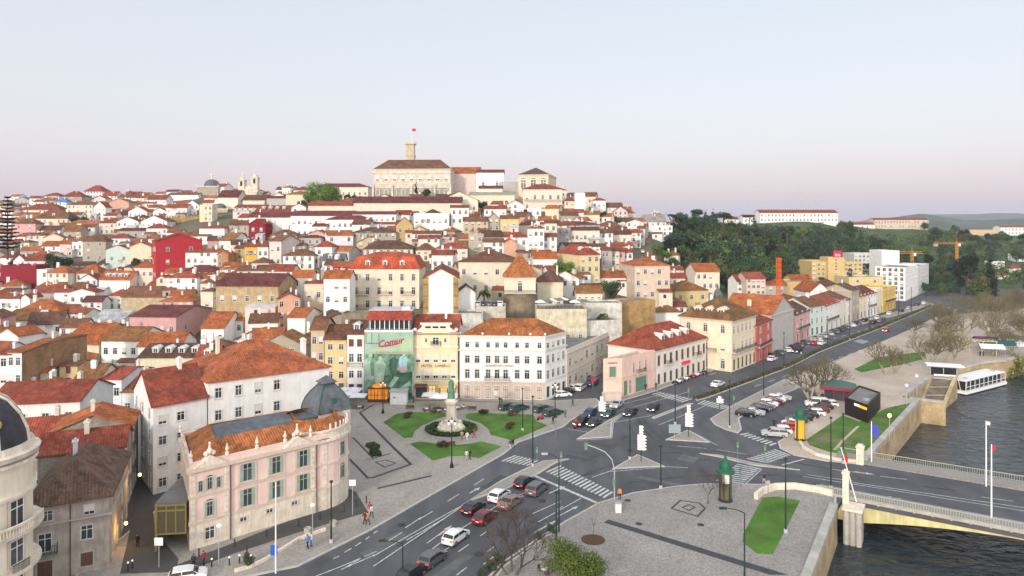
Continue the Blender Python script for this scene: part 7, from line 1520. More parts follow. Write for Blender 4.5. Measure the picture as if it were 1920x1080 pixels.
# near trees
def palm(px, pyc, Y, r, label):
    p = at(px, Y); zc = zof(pyc, Y); h = 4.5; root = empty('palm_tree', (p.x, Y, zc-h)); MB().tube((0,0,-2),(0,0,h),.3,.24,8).build('trunk', [BARK], root); b = MB(); q = random.Random(int(px))
    for k in range(26):
        a = q.uniform(0, 6.283); e = q.uniform(-.2, 1.1); d = Vector((math.cos(a)*math.cos(e), math.sin(a)*math.cos(e), math.sin(e))); sd_ = Vector((-d.y, d.x, 0)).normalized(); P_ = [Vector((0,0,h))+d*r*t+Vector((0,0,-r*.75*t*t)) for t in (0,.3,.6,.85,1.05)]; wd = (.06,.34,.36,.26,.02)
        for i in range(4): b.face([P_[i]-sd_*wd[i], P_[i+1]-sd_*wd[i+1], P_[i+1]+sd_*wd[i+1], P_[i]+sd_*wd[i]])
    b.build('crown', [LEAF], root, color=(.075,.10,.03)); tag(root, label, 'palm')
palm(1131, 592, 197, 2.7, 'palm tree in the little stair garden below the white wall'); palm(908, 548, 200, 2.6, 'palm tree by the parking terrace under the cream mansion')
plane(960, 1076, 13.5, 0, 'large leafless tree growing from the hedge strip beside the road', 'bare')
g = G(1327, 947); root = empty('bare_tree', g); m, tw = bare_mesh(77, 4.7, .10, 1.1, 7, False, first=.36, up=.35); m.build('trunk', [BARK], root); tw.build('crown', [DARKTWIG], root); tag(root, 'small leafless tree with round twiggy crown beside the green kiosk', 'tree')
g = G(1076, 1092); o = tree('dense', 0, g, 4.0, 2.3, (.085,.11,.022), .72); tag(o, 'dense clipped round green tree on the pale cobbles', 'tree')
g = G(1112, 1014); root = empty('sapling', g); m, tw = bare_mesh(78, 4.2, .04, .5, 3, False, first=.5); m.build('trunk', [BARK], root); tw.build('crown', [TWIG], root); tag(root, 'thin bare sapling in a round earth bed', 'sapling')
m = MB(); m.lathe([(1.5,.0),(1.5,.17),(.001,.2)], 24); tag(m.build('planting_bed', [mat('bark_mulch', (.11,.06,.025), .95, n2=(6,.6,1.3))], None, g), 'round brown earth bed with thin sapling in the cobbles', 'planting bed')
slab('planting_strip', [(908,1092),(940,1057),(1020,1003),(1040,993),(1045,998),(1024,1009),(948,1064),(922,1096)], EARTH, .17)
for px, py, r in ((1034,1000,.75),(1010,1012,.6),(936,1057,.75),(921,1070,.8),(903,1080,.7),(465,1062,.9)): g = G(px, py); o = tree('bush', 0, g, r, r*.9, 'mid', 1.25, 'shrub'); pend(o, 'clipped dark green shrub', g, None, True)
for px, py in ((765,784),(818,774),(906,778),(957,804),(963,780),(830,840)): g = G(px, py); o = tree('bush', 1, g, 1.25, .8, (.085,.055,.03), .8, 'shrub'); pend(o, 'round brownish shrub on the lawn', g, None, True)
# median hedge
b = MB(); q = random.Random(9); ml = [(1303,749),(1330,741),(1402,715),(1482,685),(1534,658.5),(1659,611),(1746,574)]
for (a0, a1_), (c0, c1) in zip(ml, ml[1:]):
    p0, p1 = G(a0, a1_), G(c0, c1); L = (p1-p0).length
    for k in range(int(L*34)):
        c = p0.lerp(p1, q.random())+Vector((q.gauss(0,.32), q.gauss(0,.32), .2+abs(q.gauss(0,.25)))); n_ = Vector((q.gauss(0,1),q.gauss(0,1),q.gauss(0,1)+.5)).normalized(); a2 = n_.orthogonal().normalized()*.24; b2 = n_.cross(a2); b.face([c-a2, c-b2*.7, c+a2, c+b2*.7])
o = b.build('hedge', [LEAF], color=(.075,.075,.03)); tag(o, 'low olive brown hedge along the middle of the avenue', 'hedge')
# monument ring hedge and beds
mc = G(846, 807); b = MB()
for k in range(5200):
    t_ = q.uniform(0, 6.283); r_ = q.uniform(3.3, 5.0); c = mc+Vector((math.cos(t_)*r_, math.sin(t_)*r_, .15+q.random()*.55)); n_ = Vector((q.gauss(0,1),q.gauss(0,1),q.gauss(0,1)+1)).normalized(); a2 = n_.orthogonal().normalized()*.2; b2 = n_.cross(a2); b.face([c-a2, c-b2*.7, c+a2, c+b2*.7])
o = b.build('hedge', [LEAF], color=(.06,.10,.03)); tag(o, 'clipped ring hedge around the monument', 'hedge')
slab('planting_bed', [mc+Vector((5.1*math.cos(t_), 5.1*math.sin(t_), 0)) for t_ in (6.283*k/32 for k in range(32))], GRASS, .2, True)
for l in ([(685,838),(700,834),(713,841),(697,846)], [(692,851),(708,846),(716,856),(700,858)]):
    c = sum((G(*p) for p in l), Vector())/4; b = MB()
    for k in range(900): u_, v_ = q.random(), q.random(); cc = (G(*l[0]).lerp(G(*l[1]), u_)).lerp(G(*l[3]).lerp(G(*l[2]), u_), v_)-c+Vector((0,0,.15+q.random()*.5)); n_ = Vector((q.gauss(0,1),q.gauss(0,1),q.gauss(0,1)+1)).normalized(); a2 = n_.orthogonal().normalized()*.17; b2 = n_.cross(a2); b.face([cc-a2, cc-b2*.7, cc+a2, cc+b2*.7])
    o = b.build('hedge', [LEAF], None, c, color=(.05,.07,.03)); pend(o, 'small square clipped hedge bed on the terrace', c, None, True)
# ---------------------------------------------------------------- monument
root = empty('monument', mc); m = MB(); q = random.Random(4)
m.lathe([(2.7,.1),(2.7,.75),(2.2,.8),(2.1,1.3),(1.75,1.35),(1.7,1.9)], 10)
for k in range(26): a_ = q.uniform(0,6.28); r_ = q.uniform(1.2,2.5); m.ball((math.cos(a_)*r_, math.sin(a_)*r_, .5+q.random()*(2.9-r_)*.8), q.uniform(.35,.6), 5)
m.build('rocky_base', [STONE], root)
m = MB(); m.lathe([(1.35,1.6),(1.3,2.1),(1.05,2.2),(.92,5.0),(1.15,5.15),(1.3,5.5),(1.3,5.75),(1.0,5.8),(.9,6.2),(.001,6.2)], 8); m.build('pedestal', [STONE], root)
st = link('statue', PP['stand'][0].copy(), root, (0,0,6.2), rad(180), (1.5,)*3); st.data.materials.clear(); st.data.materials.append(BRONZE)
m = MB(); m.lathe([(.50,0),(.42,.7),(.34,1.3),(.38,1.9),(.30,2.2),(.12,2.35)], 12); m.build('robe', [BRONZE], st, (0,0,.0)); st.children
tag(root, 'stone monument with rocky base and green bronze robed statue', 'monument'); landmark('the monument', mc)
landmark('the slate dome', (-27, 103, 14))
# ---------------------------------------------------------------- kiosks, cafe boxes, boat
def kiosk(p, label, H=5.6, posters=(SIGNY, ORANGEP), white=True):
    root = empty('advertising_kiosk', p); m = MB(); m.lathe([(1.0,0),(1.0,.35),(.85,.4)], 16); m.build('base', [POLE], root)
    m = MB(); m.lathe([(.78,.4),(.78,H-2.0)], 16); m.build('drum', [GOLDG], root)
    m = MB()
    for k in range(6): a = 6.283*k/6; m.tube((math.cos(a)*.84,math.sin(a)*.84,.4),(math.cos(a)*.84,math.sin(a)*.84,H-1.9),.07,.07,6)
    m.build('post', [POLE if white else SIGNY], root)
    for k in range(3):
        a0 = -1.5708-.75+6.283*k/3; m = MB(); m.lathe([(.81,.55 if not white else H*.45),(.81,H-2.1)], 8, a0=a0, a1=a0+1.5); m.build('poster', [WHITE if white else (SIGNY if k != 1 else GOLDG)], root)
    m = MB(); m.lathe([(1.35,H-1.95),(1.3,H-1.7),(.85,H-1.5),(.80,H-1.0),(.62,H-.45),(.25,H-.05),(.12,H+.15),(.16,H+.35),(.001,H+.8)], 16); m.lathe([(.001,H-1.93),(1.34,H-1.95)], 16); m.build('domed_roof', [TEAL if False else mat('kiosk_green', (.012,.10,.055), .5)], root)
    tag(root, label, 'kiosk'); return root
kiosk(G(1360, 940), 'round green domed advertising kiosk with white poster on the pale cobbles', 6.2); landmark('the green domed kiosk', G(1360, 940))
kiosk(G(1500, 826), 'round green domed advertising kiosk with yellow posters by the car park', 6.0, white=False); landmark('the yellow kiosk', G(1500, 826))
a, b, c = G(1584, 778), G(1627, 795), G(1651, 768); a_, b_, c_ = [V2(v.x, v.y) for v in (a, b, c)]
bx = house(a_, b_, c_, a_+(c_-b_), 0, 3.5, 'flat', .3, (.03,.018,.02), 'd', 'black clad box cafe with grey flat roof and lit orange sign', 'cafe', 'cafe', None, chim=0, deep=.5, wallm=BLACKCLAD, parapet=.25)
w = (b_-a_).length; m = MB(); m.box(-.06*w,.16*w,-.12,-.02,2.75,3.25); m.build('lettering_panel', [mat('lit_white_sign', (.8,.8,.75), .5, emit=(1,.9,.7), estr=.5)], bx); m = MB(); m.box(.18*w,.47*w,-.12,-.02,2.7,3.2); m.build('lettering_panel', [mat('lit_orange_sign', (.8,.4,.03), .5, emit=(1,.42,.02), estr=.8)], bx)
m = MB(); m.box(-1.2,-.2,2.5,3.4,3.2,3.9); m.build('roof_vent', [GREYM], bx); landmark('the black cafe', (a+b)/2)
g = G(1572, 748); root = empty('kiosk', g, -.4); m = MB(); m.box(-2.9,2.9,-2.2,2.2,0,2.5); m.build('wall', [GLASS], root); m = MB(); m.box(-3.8,3.8,-3.1,3.1,2.5,3.15); m.build('fascia', [WINE], root); m = MB(); cs = [Vector((x,y,3.15)) for x,y in ((-3.7,-3.0),(3.7,-3.0),(3.7,3.0),(-3.7,3.0))]
r0, r1 = Vector((-1.2,0,4.3)), Vector((1.2,0,4.3)); slope(m,[cs[0],cs[1],r1,r0]); slope(m,[cs[2],cs[3],r0,r1]); slope(m,[cs[1],cs[2],r1]); slope(m,[cs[3],cs[0],r0]); m.build('roof', [mat('dull_green_roof', (.06,.12,.10), .6)], root)
m = MB()
for x in (-2.95,-1,1,2.95): m.box(x-.08,x+.08,-2.28,-2.2,0,2.5)
m.build('mullion', [WINE], root); tag(root, 'wine red cafe kiosk with green hipped roof under the plane trees', 'kiosk'); landmark('the wine red kiosk', g)
# dark glass canopy at the back of the tent and amber lit tent in front of the mural
g = G(711, 752); root = empty('winter_garden', g); root.scale = (.82,.82,.9); m = MB(); m.box(-2.6,2.6,-2.0,2.0,.9,3.4); m.lathe([(2.1,3.6),(1.4,4.3),(.001,4.6)], 10); m.build('lit_glazing', [AMBER], root); m = MB()
for k in range(7): x = -2.75+k*.917; m.box(x-.06,x+.06,-2.1,-2.0,0,3.7)
m.box(-2.8,2.8,-2.1,2.1,0,.9); m.box(-2.8,2.8,-2.1,2.1,3.4,3.7); m.box(-2.8,2.8,-2.11,-1.99,1.9,2.0); m.build('frame', [WOODB], root); tag(root, 'amber lit glazed terrace tent in front of the mural', 'tent')
g = G(751, 757); root = empty('kiosk', g); m = MB(); m.box(-2.1,1.5,-1.2,1.2,0,2.9); m.build('wall', [WHITE], root); m = MB(); m.box(-2.3,1.7,-1.4,1.4,2.9,3.1); m.build('roof', [METALROOF], root); m = MB(); m.box(-1.4,-.9,-1.25,-1.2,1.6,1.8); m.build('plate', [BLACK], root); tag(root, 'small white booth standing against the mural', 'booth')
# umbrellas and cafe terraces
def parasol(p, w, m_, label, h=2.6):
    root = empty('parasol', p); b = MB(); b.tube((0,0,0),(0,0,h+.5),.04,.04,6); b.build('pole', [GREYM], root); b = MB(); cs = [Vector((x*w/2,y*w/2,h)) for x,y in ((-1,-1),(1,-1),(1,1),(-1,1))]
    for k in range(4): slope(b, [cs[k], cs[(k+1)%4], Vector((0,0,h+.6))], .12)
    b.build('canopy', [m_], root)
    if label: tag(root, label, 'parasol')
    else: pend(root, 'square white canvas parasol', p, 'parasols over the cafe tables', True)
for px, py in ((806,762),(820,765),(832,766),(844,764),(640,763),(655,760),(672,764),(648,752),(664,752)): parasol(G(px, py), 3.3, FABRICW, None)
def table_set(p, label=None, rz=0):
    root = empty('cafe_table', p, rz); b = MB(); b.tube((0,0,0),(0,0,.72),.05,.05,6); b.lathe([(.25,0),(.05,.05)],8); b.build('leg', [IRON], root); b = MB(); b.lathe([(.42,.70),(.42,.75),(.001,.75)], 12); b.build('table_top', [WHITE], root); pend(root, 'round cafe table', p, 'cafe tables', True)
def chair(p, rz):
    root = empty('cafe_chair', p, rz); b = MB(); b.box(-.21,.21,-.2,.2,.43,.48); b.build('seat', [WOODB], root); b = MB(); b.box(-.21,.21,.17,.21,.5,.9); b.build('backrest', [WOODB], root)
    for x in (-.18,.18):
        for y in (-.17,.17): b = MB(); b.tube((x,y,0),(x,y,.43),.022,.018,5); b.build('leg', [IRON], root)
    pend(root, 'brown cafe chair', p, 'cafe chairs', True)
q = random.Random(21)
for px, py in ((800,772),(812,774),(824,775),(836,774),(858,770),(868,768),(640,768),(656,768),(674,768),(1021,1078)):
    c = G(px, py); table_set(c)
    for k in range(3): a = q.uniform(0,6.28); chair(c+Vector((math.cos(a)*.75, math.sin(a)*.75, 0)), a-math.pi/2)
m = MB(); g = G(641, 745)
# benches
for px, py, rz in ((769,768,0),(885,770,0),(845,838,.4)):
    g = G(px, py); root = empty('park_bench', g, rz); b = MB(); b.box(-.9,.9,-.22,.22,.42,.47); b.build('seat', [WOODB], root); b = MB(); b.box(-.9,.9,.2,.25,.5,.9); b.build('backrest', [WOODB], root)
    for x in (-.75,.75): b = MB(); b.box(x-.05,x+.05,-.2,.22,0,.42); b.build('leg', [IRON], root)
    pend(root, 'wooden park bench', g, 'benches', True)
# boat
b0, b1 = G(1812, 742, -5), G(1888, 722, -5); d = (b1-b0); L = d.length; ang_ = math.atan2(d.y, d.x); root = empty('river_boat', b0, ang_); Wd = 5.6
m = MB(); m.box(0,L,0,Wd,-.3,1.0); m.build('hull', [WHITEM], root); m = MB(); m.box(-.05,L+.05,-.06,Wd+.06,.0,.25); m.build('fender_rail', [BLACK], root)
m = MB(); m.box(.3,L-.3,.25,Wd-.25,3.5,3.7); m.build('roof', [WHITEM], root); m = MB(); n = 9
for k in range(n+1):
    x = .35+(L-.7)*k/n
    for y in (.3, Wd-.3): m.tube((x,y,1.0),(x,y,3.5),.07,.07,5)
for y in (.3, Wd-.3): m.tube((.3,y,2.0),(L-.3,y,2.0),.06,.06,5)
for k in range(5): y = .3+(Wd-.6)*k/4; m.tube((.3,y,1.0),(.3+ .0,y+(.5 if k%2 else -.3),3.5),.08,.08,5)
m.build('frame', [WHITEM], root); m = MB(); m.box(1.2,L-1.2,.7,Wd-.7,1.0,3.2); m.build('cabin_glazing', [CGLASS], root); m = MB(); m.box(L-3,L-2,2,3,3.7,4.1); m.box(3,3.6,1.4,2.2,3.7,4.0); m.build('roof_hatch', [GREYM], root); tag(root, 'white flat roofed river boat moored at the quay', 'boat')
# boarding shelter at the head of the stairs
g = G(1770, 706); root = empty('boarding_shelter', g, -.35); m = MB(); m.box(-4.2,4.2,-2.0,2.0,2.9,3.15); m.build('roof', [WHITEM], root); m = MB()
for x in (-3,0,3): m.box(x-.08,x+.08,.5,.66,0,2.9)
m.build('post', [GREYM], root); m = MB(); m.box(-3,3,.62,.66,.2,2.2); m.build('panel', [CGLASS], root); m = MB(); m.box(-2.6,2.4,-1.6,-1.2,.35,.8); m.build('bench', [WHITE], root); tag(root, 'white canopy shelter at the top of the boat stairs', 'shelter')
# park cafe tents, pergola
g = G(1840, 665); root = empty('pergola', g, -.3); m = MB()
for x in (-3.5,0,3.5):
    for y in (-1.5,1.5): m.tube((x,y,0),(x,y,4.2),.12,.12,6)
for y in (-1.5,1.5): m.box(-3.8,3.8,y-.08,y+.08,4.2,4.4)
for k in range(8): x = -3.5+k; m.box(x-.06,x+.06,-1.9,1.9,4.4,4.52)
m.build('frame', [CREAMCONC], root); tag(root, 'pale yellow pergola at the water edge of the park', 'pergola')
for px, py, w, h, m_, l in ((1868,664,9,3.2,mat('dark_green_canvas',(.015,.09,.075),.8),'dark green marquee among the plane trees'),(1858,668,6,2.6,FABRICW,'white awning of the park cafe'),(1900,664,7,2.8,FABRICW,'white tent at the edge of the park cafe'),(1848,655,6,3.0,mat('purple_canvas',(.12,.03,.10),.8),'purple marquee behind the pergola')):
    g = G(px, py); root = empty('marquee', g, -.3); b = MB()
    for x in (-w/2,w/2):
        for y in (-2,2): b.tube((x,y,0),(x,y,h),.06,.06,5)
    b.build('pole', [GREYM], root); b = MB(); slope(b,[(-w/2-.2,-2.3,h),(w/2+.2,-2.3,h),(w/2+.2,0,h+1.1),(-w/2-.2,0,h+1.1)],.08); slope(b,[(w/2+.2,2.3,h),(-w/2-.2,2.3,h),(-w/2-.2,0,h+1.1),(w/2+.2,0,h+1.1)],.08); b.build('canopy', [m_], root); tag(root, l, 'tent')
# flags and flagpoles
def flagpole(px, py, pyt, label, fm, fw, fh, droop=False):
    g = G(px, py); h = zof(pyt, g.y); root = empty('flagpole', g); MB().tube((0,0,0),(0,0,h),.11,.07,8).build('pole', [WHITEM], root); m = MB(); n = 6
    for k in range(n): x0, x1 = fw*k/n, fw*(k+1)/n; f_ = lambda x: .18*math.sin(x*3.5); m.face([(x0,f_(x0),h-fh-x0*(.9 if droop else .2)),(x1,f_(x1),h-fh-x1*(.9 if droop else .2)),(x1,f_(x1),h-.1-x1*(.7 if droop else .15)),(x0,f_(x0),h-.1-x0*(.7 if droop else .15))])
    m.build('flag', [fm], root); tag(root, label, 'flagpole')
flagpole(1849, 912, 789, 'tall white flagpole with small white flag on the bridge', WHITE, .7, .6); flagpole(1859, 974, 833, 'tall white flagpole with small red flag on the near side of the bridge', RED, .6, .8)
flagpole(1634, 868, 790, 'white flagpole with blue flag at the bridge head', BLUE, 1.1, 2.0, True)
g = G(1606, 945); root = empty('flagpole', g); MB().tube((0,0,.3),(-2.2,0,8.0),.08,.06,6).build('pole', [WHITEM], root); m = MB(); m.face([(-1.9,-.02,7.2),(-1.6,.1,6.0),(-1.2,.1,5.8),(-1.2,-.02,6.7)]); m.build('flag', [RED], root); m = MB(); m.face([(-2.15,-.02,7.9),(-1.9,-.02,7.1),(-1.1,.05,6.4),(-1.5,.05,7.4)]); m.build('flag', [mat('green_cloth', (.02,.16,.05), .8)], root); tag(root, 'leaning flagpole with red and green flag at the near bridge head', 'flagpole')
# ---------------------------------------------------------------- lamp columns
def column(px, py, pyt, label=None, r=.13):
    g = G(px, py); h = zof(pyt, g.y); root = empty('lamp_column', g); MB().tube((0,0,.5),(0,0,h),r,r*.6,8).build('column', [POLE], root); MB().tube((0,0,0),(0,0,.55),r*2,r*1.8,10).build('base', [KERB], root); m = MB(); m.lathe([(.001,h),(.2,h+.02),(.24,h+.2),(.001,h+.34)],8); m.build('lamp', [POLE], root)
    pend(root, 'tall plain dark green lamp column', g, 'lamp columns along the roads', True)
for c in ((621,1019,905),(999,875,745),(1043,1046,925),(1181,862,772),(1239,917,838),(1266,796,722),(1368,803,716),(1432,747,655),(1473,1000,862),(1558,917,785),(1581,869,778),(980,808,730),(1502,663,600),(1593,637,560),(1630,621,560),(1685,597,548),(1709,587,540),(1552,652,595),(1470,690,625),(1110,700,655),(1736,577,535)): column(*c)
def arm_lamp(px, py, hx, hy, m_=POLE, white=False):
    g = G(px, py); h = zof(hy, g.y); dx = (hx-px)*g.y/F; root = empty('street_lamp', g); b = MB(); b.tube((0,0,0),(0,0,h*.93),.11,.07,8); b.build('column', [m_], root); b = MB(); b.tube((0,0,h*.93),(dx*.5,0,h*.985),.06,.06,6); b.tube((dx*.5,0,h*.985),(dx,0,h),.05,.05,6); b.build('arm', [m_], root); b = MB(); s = 1 if dx > 0 else -1; b.box(min(dx,dx+s*.8),max(dx,dx+s*.8),-.16,.16,h-.08,h+.12); b.build('lamp_head', [GREYM if white else m_], root); pend(root, 'slender street lamp with a single arm', g, 'single arm street lamps', True)
arm_lamp(1048, 999, 1027, 851, POLE, True); arm_lamp(755, 1081, 724, 1014); arm_lamp(1396, 1082, 1362, 953)
def lantern(px, py, pyt):
    g = G(px, py); h = zof(pyt, g.y); root = empty('lantern_post', g); b = MB(); b.lathe([(.32,0),(.3,.5),(.16,.9),(.1,1.2),(.07,h-1.0)],10); b.build('post', [BLACK], root)
    for k, (x, z) in enumerate(((0,h-.9),(-.5,h-1.3),(.5,h-1.3))):
        if k: b = MB(); b.tube((0,0,h-1.6),(x,0,z),.04,.03,5); b.build('bracket', [BLACK], root)
        b = MB(); b.lathe([(.1,0),(.2,.5),(.001,.5)],6,(x,0,z)); la = b.build('lamp', [LAMPW], root); b = MB(); b.lathe([(.24,.5),(.1,.72),(.001,.9)],6,(x,0,z)); b.build('cap', [BLACK], la)
    pend(root, 'ornate black lantern post with three lamps', g, 'old lantern posts on the square', True)
lantern(847, 878, 782); lantern(718, 776, 712); lantern(1041, 784, 716)
GREYCANVAS = mat('grey_canvas', (.16,.155,.15), .8)
for k in range(12):     # dark parasols on the cafe terrace above the retaining wall
    px = 1013+k*7.2; Y = 190+(k*37 % 9); parasol(at(px, Y, zof(582, 188)-.2), 2.8, GREYCANVAS if k % 3 else FABRICW, None, 2.3)
for k, (px, c) in enumerate(((897,'silver'),(907,'black'),(918,'grey'),(928,'black'),(938,'white'))): car('hatch', at(px, 193, zof(577,190)+.05), 1.5, c, None, 'on the parking terrace')
for k, (px, Y, c) in enumerate(((1207,310,'white'),(1206,325,'silver'),(1205,340,'white'),(1206,296,'red'),(1209,360,'black'))): car('hatch', at(px, Y, T(px, Y)+.2), 1.45, c, None, 'on the upper street')
for px, py in ((1668,826),(1719,742),(1700,762)):
    g = G(px, py); root = empty('quay_lamp', g); MB().tube((0,0,0),(0,0,4.4),.07,.05,6).build('post', [GREYM], root); MB().ball((0,0,4.6),.32,6).build('globe', [LAMPON if px == 1668 else LAMPW], root); pend(root, 'quay lamp with round globe', g, 'quay lamps', True)
# wall lamps in the lane (lit) – the photograph shows their warm light on the walls
for px, Y, py, l in ((262, 96, 890, 'upper glowing amber street lamp in the narrow lane'), (236, 86.5, 981, 'lower glowing amber street lamp on the derelict house wall')):
    p = at(px, Y, zof(py, Y)); root = empty('wall_lamp', p); MB().ball((0,0,0),.2,6).build('lamp', [LAMPON], root); MB().tube((0,0,.15),(-.9,.3,.4),.03,.03,5).build('bracket', [IRON], root); tag(root, l, 'street lamp')
    pl_ = bpy.data.lights.new('lamp_light', 'POINT'); pl_.energy = 260; pl_.color = (1,.55,.15); pl_.shadow_soft_size = .3; lo = bpy.data.objects.new('lamp_light', pl_); COL.objects.link(lo); lo.parent = root; lo.location = (.5,-.5,-.2)
p = at(1188, 222, zof(630, 222)); root = empty('wall_lamp', p); MB().ball((0,0,0),.35,6).build('lamp', [LAMPON], root); MB().tube((0,0,0),(0,0,-5),.06,.06,5).build('post', [IRON], root); tag(root, 'glowing amber street lamp at the foot of the ochre cliff', 'street lamp')
# ---------------------------------------------------------------- traffic signals and signs
def signal(px, py, h, label=None):
    g = G(px, py); root = empty('traffic_light', g); MB().tube((0,0,0),(0,0,h),.06,.06,6).build('post', [GREENP], root); b = MB(); b.box(-.17,.17,-.15,.15,h-.9,h); hd = b.build('signal_head', [GREENP], root)
    for k, (mm, z) in enumerate(((mat('signal_red',(.3,.02,.02),.4),h-.2),(mat('signal_amber',(.3,.2,.02),.4),h-.45),(mat('signal_green',(.03,.4,.2),.4,emit=(.1,1,.6),estr=.3),h-.7))): o = link('lens', MB().lathe([(.1,0),(.001,.01)],10).mesh('lens',[mm]), hd, (0,-.16,z)); o.rotation_euler = (rad(90),0,0)
    if label: tag(root, label, 'traffic light')
    else: pend(root, 'small green traffic light on a post', g, 'traffic lights', True)
for px, py in ((1007,872),(1291,752),(1232,752),(1389,913),(1434,868),(1383,862),(1376,768),(1042,818),(1052,882)): signal(px, py, 3.0)
g = G(1152, 940); root = empty('traffic_light', g); b = MB(); b.tube((0,0,0),(0,0,4.6),.1,.09,8); pts = [Vector((0,0,4.6)),Vector((-.35,.1,6.0)),Vector((-1.3,.3,7.0)),Vector((-2.6,.6,7.5)),Vector((-3.9,.8,7.9))]
for p0, p1 in zip(pts, pts[1:]): b.tube(p0, p1, .08, .07, 7)
b.build('mast', [GREYM], root); b = MB(); b.box(-4.2,-3.8,.6,.95,7.2,8.2); b.build('signal_head', [GREENP], root); b = MB(); b.box(-.25,.1,-.2,.2,2.2,3.2); b.build('signal_head', [GREENP], root); tag(root, 'grey curved mast traffic light arching over the crossing', 'traffic light')
def arrow_sign(px, py, n, label, h0=2.0):
    g = G(px, py); root = empty('direction_sign', g, rad(-20)); MB().tube((0,0,0),(0,0,h0+n*.52),.07,.07,6).build('post', [BLACK], root)
    for k in range(n):
        s = .85 if k < n*.55 else .4; b = MB(); z = h0+k*.52; b.face([(-.7*s,-.09,z),(.75*s,-.09,z),(1.15*s,-.09,z+.23),(.75*s,-.09,z+.46),(-.7*s,-.09,z+.46)]); b.face([(-.7*s,-.05,z+.46),(.75*s,-.05,z+.46),(1.15*s,-.05,z+.23),(.75*s,-.05,z),(-.7*s,-.05,z)]); p_ = b.build('sign_panel', [WHITE], root); b = MB(); b.box(-.5*s,.55*s,-.10,-.095,z+.17,z+.29); b.build('text_line', [GREYM], p_)
    tag(root, label, 'sign')
arrow_sign(1202, 866, 8, 'stack of white direction signs on the triangular island by the curved mast'); arrow_sign(1291, 820, 8, 'stack of white direction signs on the triangular island by car park entrance'); arrow_sign(1128, 784, 6, 'stack of white direction signs on the island before the queue of cars', 1.4); arrow_sign(1349, 766, 3, 'small white sign on the avenue crossing', 1.2)
def plate_sign(px, py, h, w, hh, m_, label, pm=GREYM, txt=None):
    g = G(px, py); root = empty('sign', g); MB().tube((0,0,0),(0,0,h),.05,.05,6).build('post', [pm], root); MB().box(-w/2,w/2,-.1,-.05,h-hh,h).build('panel', [m_], root)
    if txt: lettering(txt, hh*.7, root, (0,-.12,h-hh*.8), 0, WHITE)
    tag(root, label, 'sign')
plate_sign(514, 1070, 3.0, .8, 1.2, mat('blue_sign', (.02,.10,.42), .5), 'blue bus stop sign on the pavement by the side street'); plate_sign(298, 1066, 3.6, 1.0, .9, WHITE, 'white square sign at the mouth of the lane'); plate_sign(1112, 728, 2.6, 1.0, 1.0, mat('red_plate',(.5,.03,.03),.5), 'red and white sign in the side street by the parked truck'); plate_sign(1265, 822, 2.6, 2.2, 1.6, mat('grey_sign',(.28,.33,.36),.5), 'grey information board on the island near car park'); plate_sign(661, 968, 5.0, .9, .8, WHITE, 'white lamp like sign on a tall grey post by the palace'); plate_sign(1440, 929, 2.2, .5, .5, GREYM, 'small grey sign by the curved parapet'); plate_sign(930, 762, 3.4, .7, 1.0, WHITE, 'white sign in front of the white corner building')
g = G(517, 1075); root = empty('flagpole', g); MB().tube((0,0,0),(0,0,10.5),.09,.06,7).build('pole', [WHITEM], root); MB().ball((0,0,10.55),.12,6).build('finial', [GREYM], root); tag(root, 'bare white flagpole beside the pink palace', 'flagpole')
for px, py in ((410,1062),(586,1018)): 
    g = G(px, py); root = empty('street_lamp', g); MB().tube((0,0,0),(0,0,4.6),.06,.05,6).build('post', [GREYM], root); MB().ball((0,0,4.75),.3,6,0,.6).build('lamp', [LAMPW], root); pend(root, 'short grey post lamp with white disc', g, 'post lamps', True)
q = random.Random(31)
for px, py in ((397,1065),(430,1062),(449,1058),(470,1058),(463,1040),(373,1046),(240,1072),(248,1068),(440,1028),(500,1010),(560,990),(600,976),(645,962),(668,952),(687,945)):
    g = G(px, py); root = empty('bollard', g); MB().tube((0,0,0),(0,0,1.0),.1,.08,8).build('post', [IRON], root); MB().ball((0,0,1.05),.12,6).build('top', [LAMPW if py > 1050 else IRON], root); pend(root, 'short iron bollard', g, 'bollards', True)
g = G(1159, 962); root = empty('bin', g); MB().box(-.4,.4,-.3,.3,0,1.35).build('body', [WHITE], root); MB().box(-.44,.44,-.34,.34,1.35,1.45).build('lid', [GREYM], root); tag(root, 'pale grey utility box beside the man in orange', 'utility box')
for px, py, l in ((625,987,'grey stone block bin on the tram pavement'),(577,1000,'weathered round planter by the side street')): g = G(px, py); root = empty('planter', g); MB().lathe([(.45,0),(.5,.7),(.4,.75),(.38,.6),(.001,.6)],12).build('pot', [CONC], root); tag(root, l, 'planter')
# ---------------------------------------------------------------- cars
def hd(a, b): p, q_ = G(*a), G(*b); return math.atan2(q_.y-p.y, q_.x-p.x)
HR = hd((696,995),(944,853)); HA = hd((1225,735),(1420,665)); HL = hd((1128,758),(1057,801))
for px, py, k, c, l in ((888,960,'hatch','black','rear'),(936,936,'hatch','white','rear'),(910,977,'hatch','darkred','rear'),(958,948,'sedan','brown','rear'),(983,911,'hatch','black','rear'),(1008,923,'estate','grey','rear'),(855,1014,'hatch','white','rear'),(811,1056,'hatch','grey','rear'),(772,1084,'hatch','black',None)): car(k, G(px, py), HR+random.uniform(-.03,.03), c, l, 'in the lower queue')
for px, py, k, c in ((1090,796,'estate','black'),(1106,780,'hatch','blue'),(1114,797,'sedan','black'),(1141,780,'sedan','green'),(1157,763,'sedan','silver'),(1182,778,'sedan','black'),(1225,770,'hatch','black')): car(k, G(px, py), HL, c, 'front', 'with lit headlights')
car('sedan', G(1346, 724), HA, 'white', None, 'driving on the avenue'); car('hatch', G(1661, 622), HA+math.pi, 'red', 'front', 'driving on the avenue'); car('sedan', G(1495, 661), HA+math.pi, 'black', 'front', 'driving on the avenue')
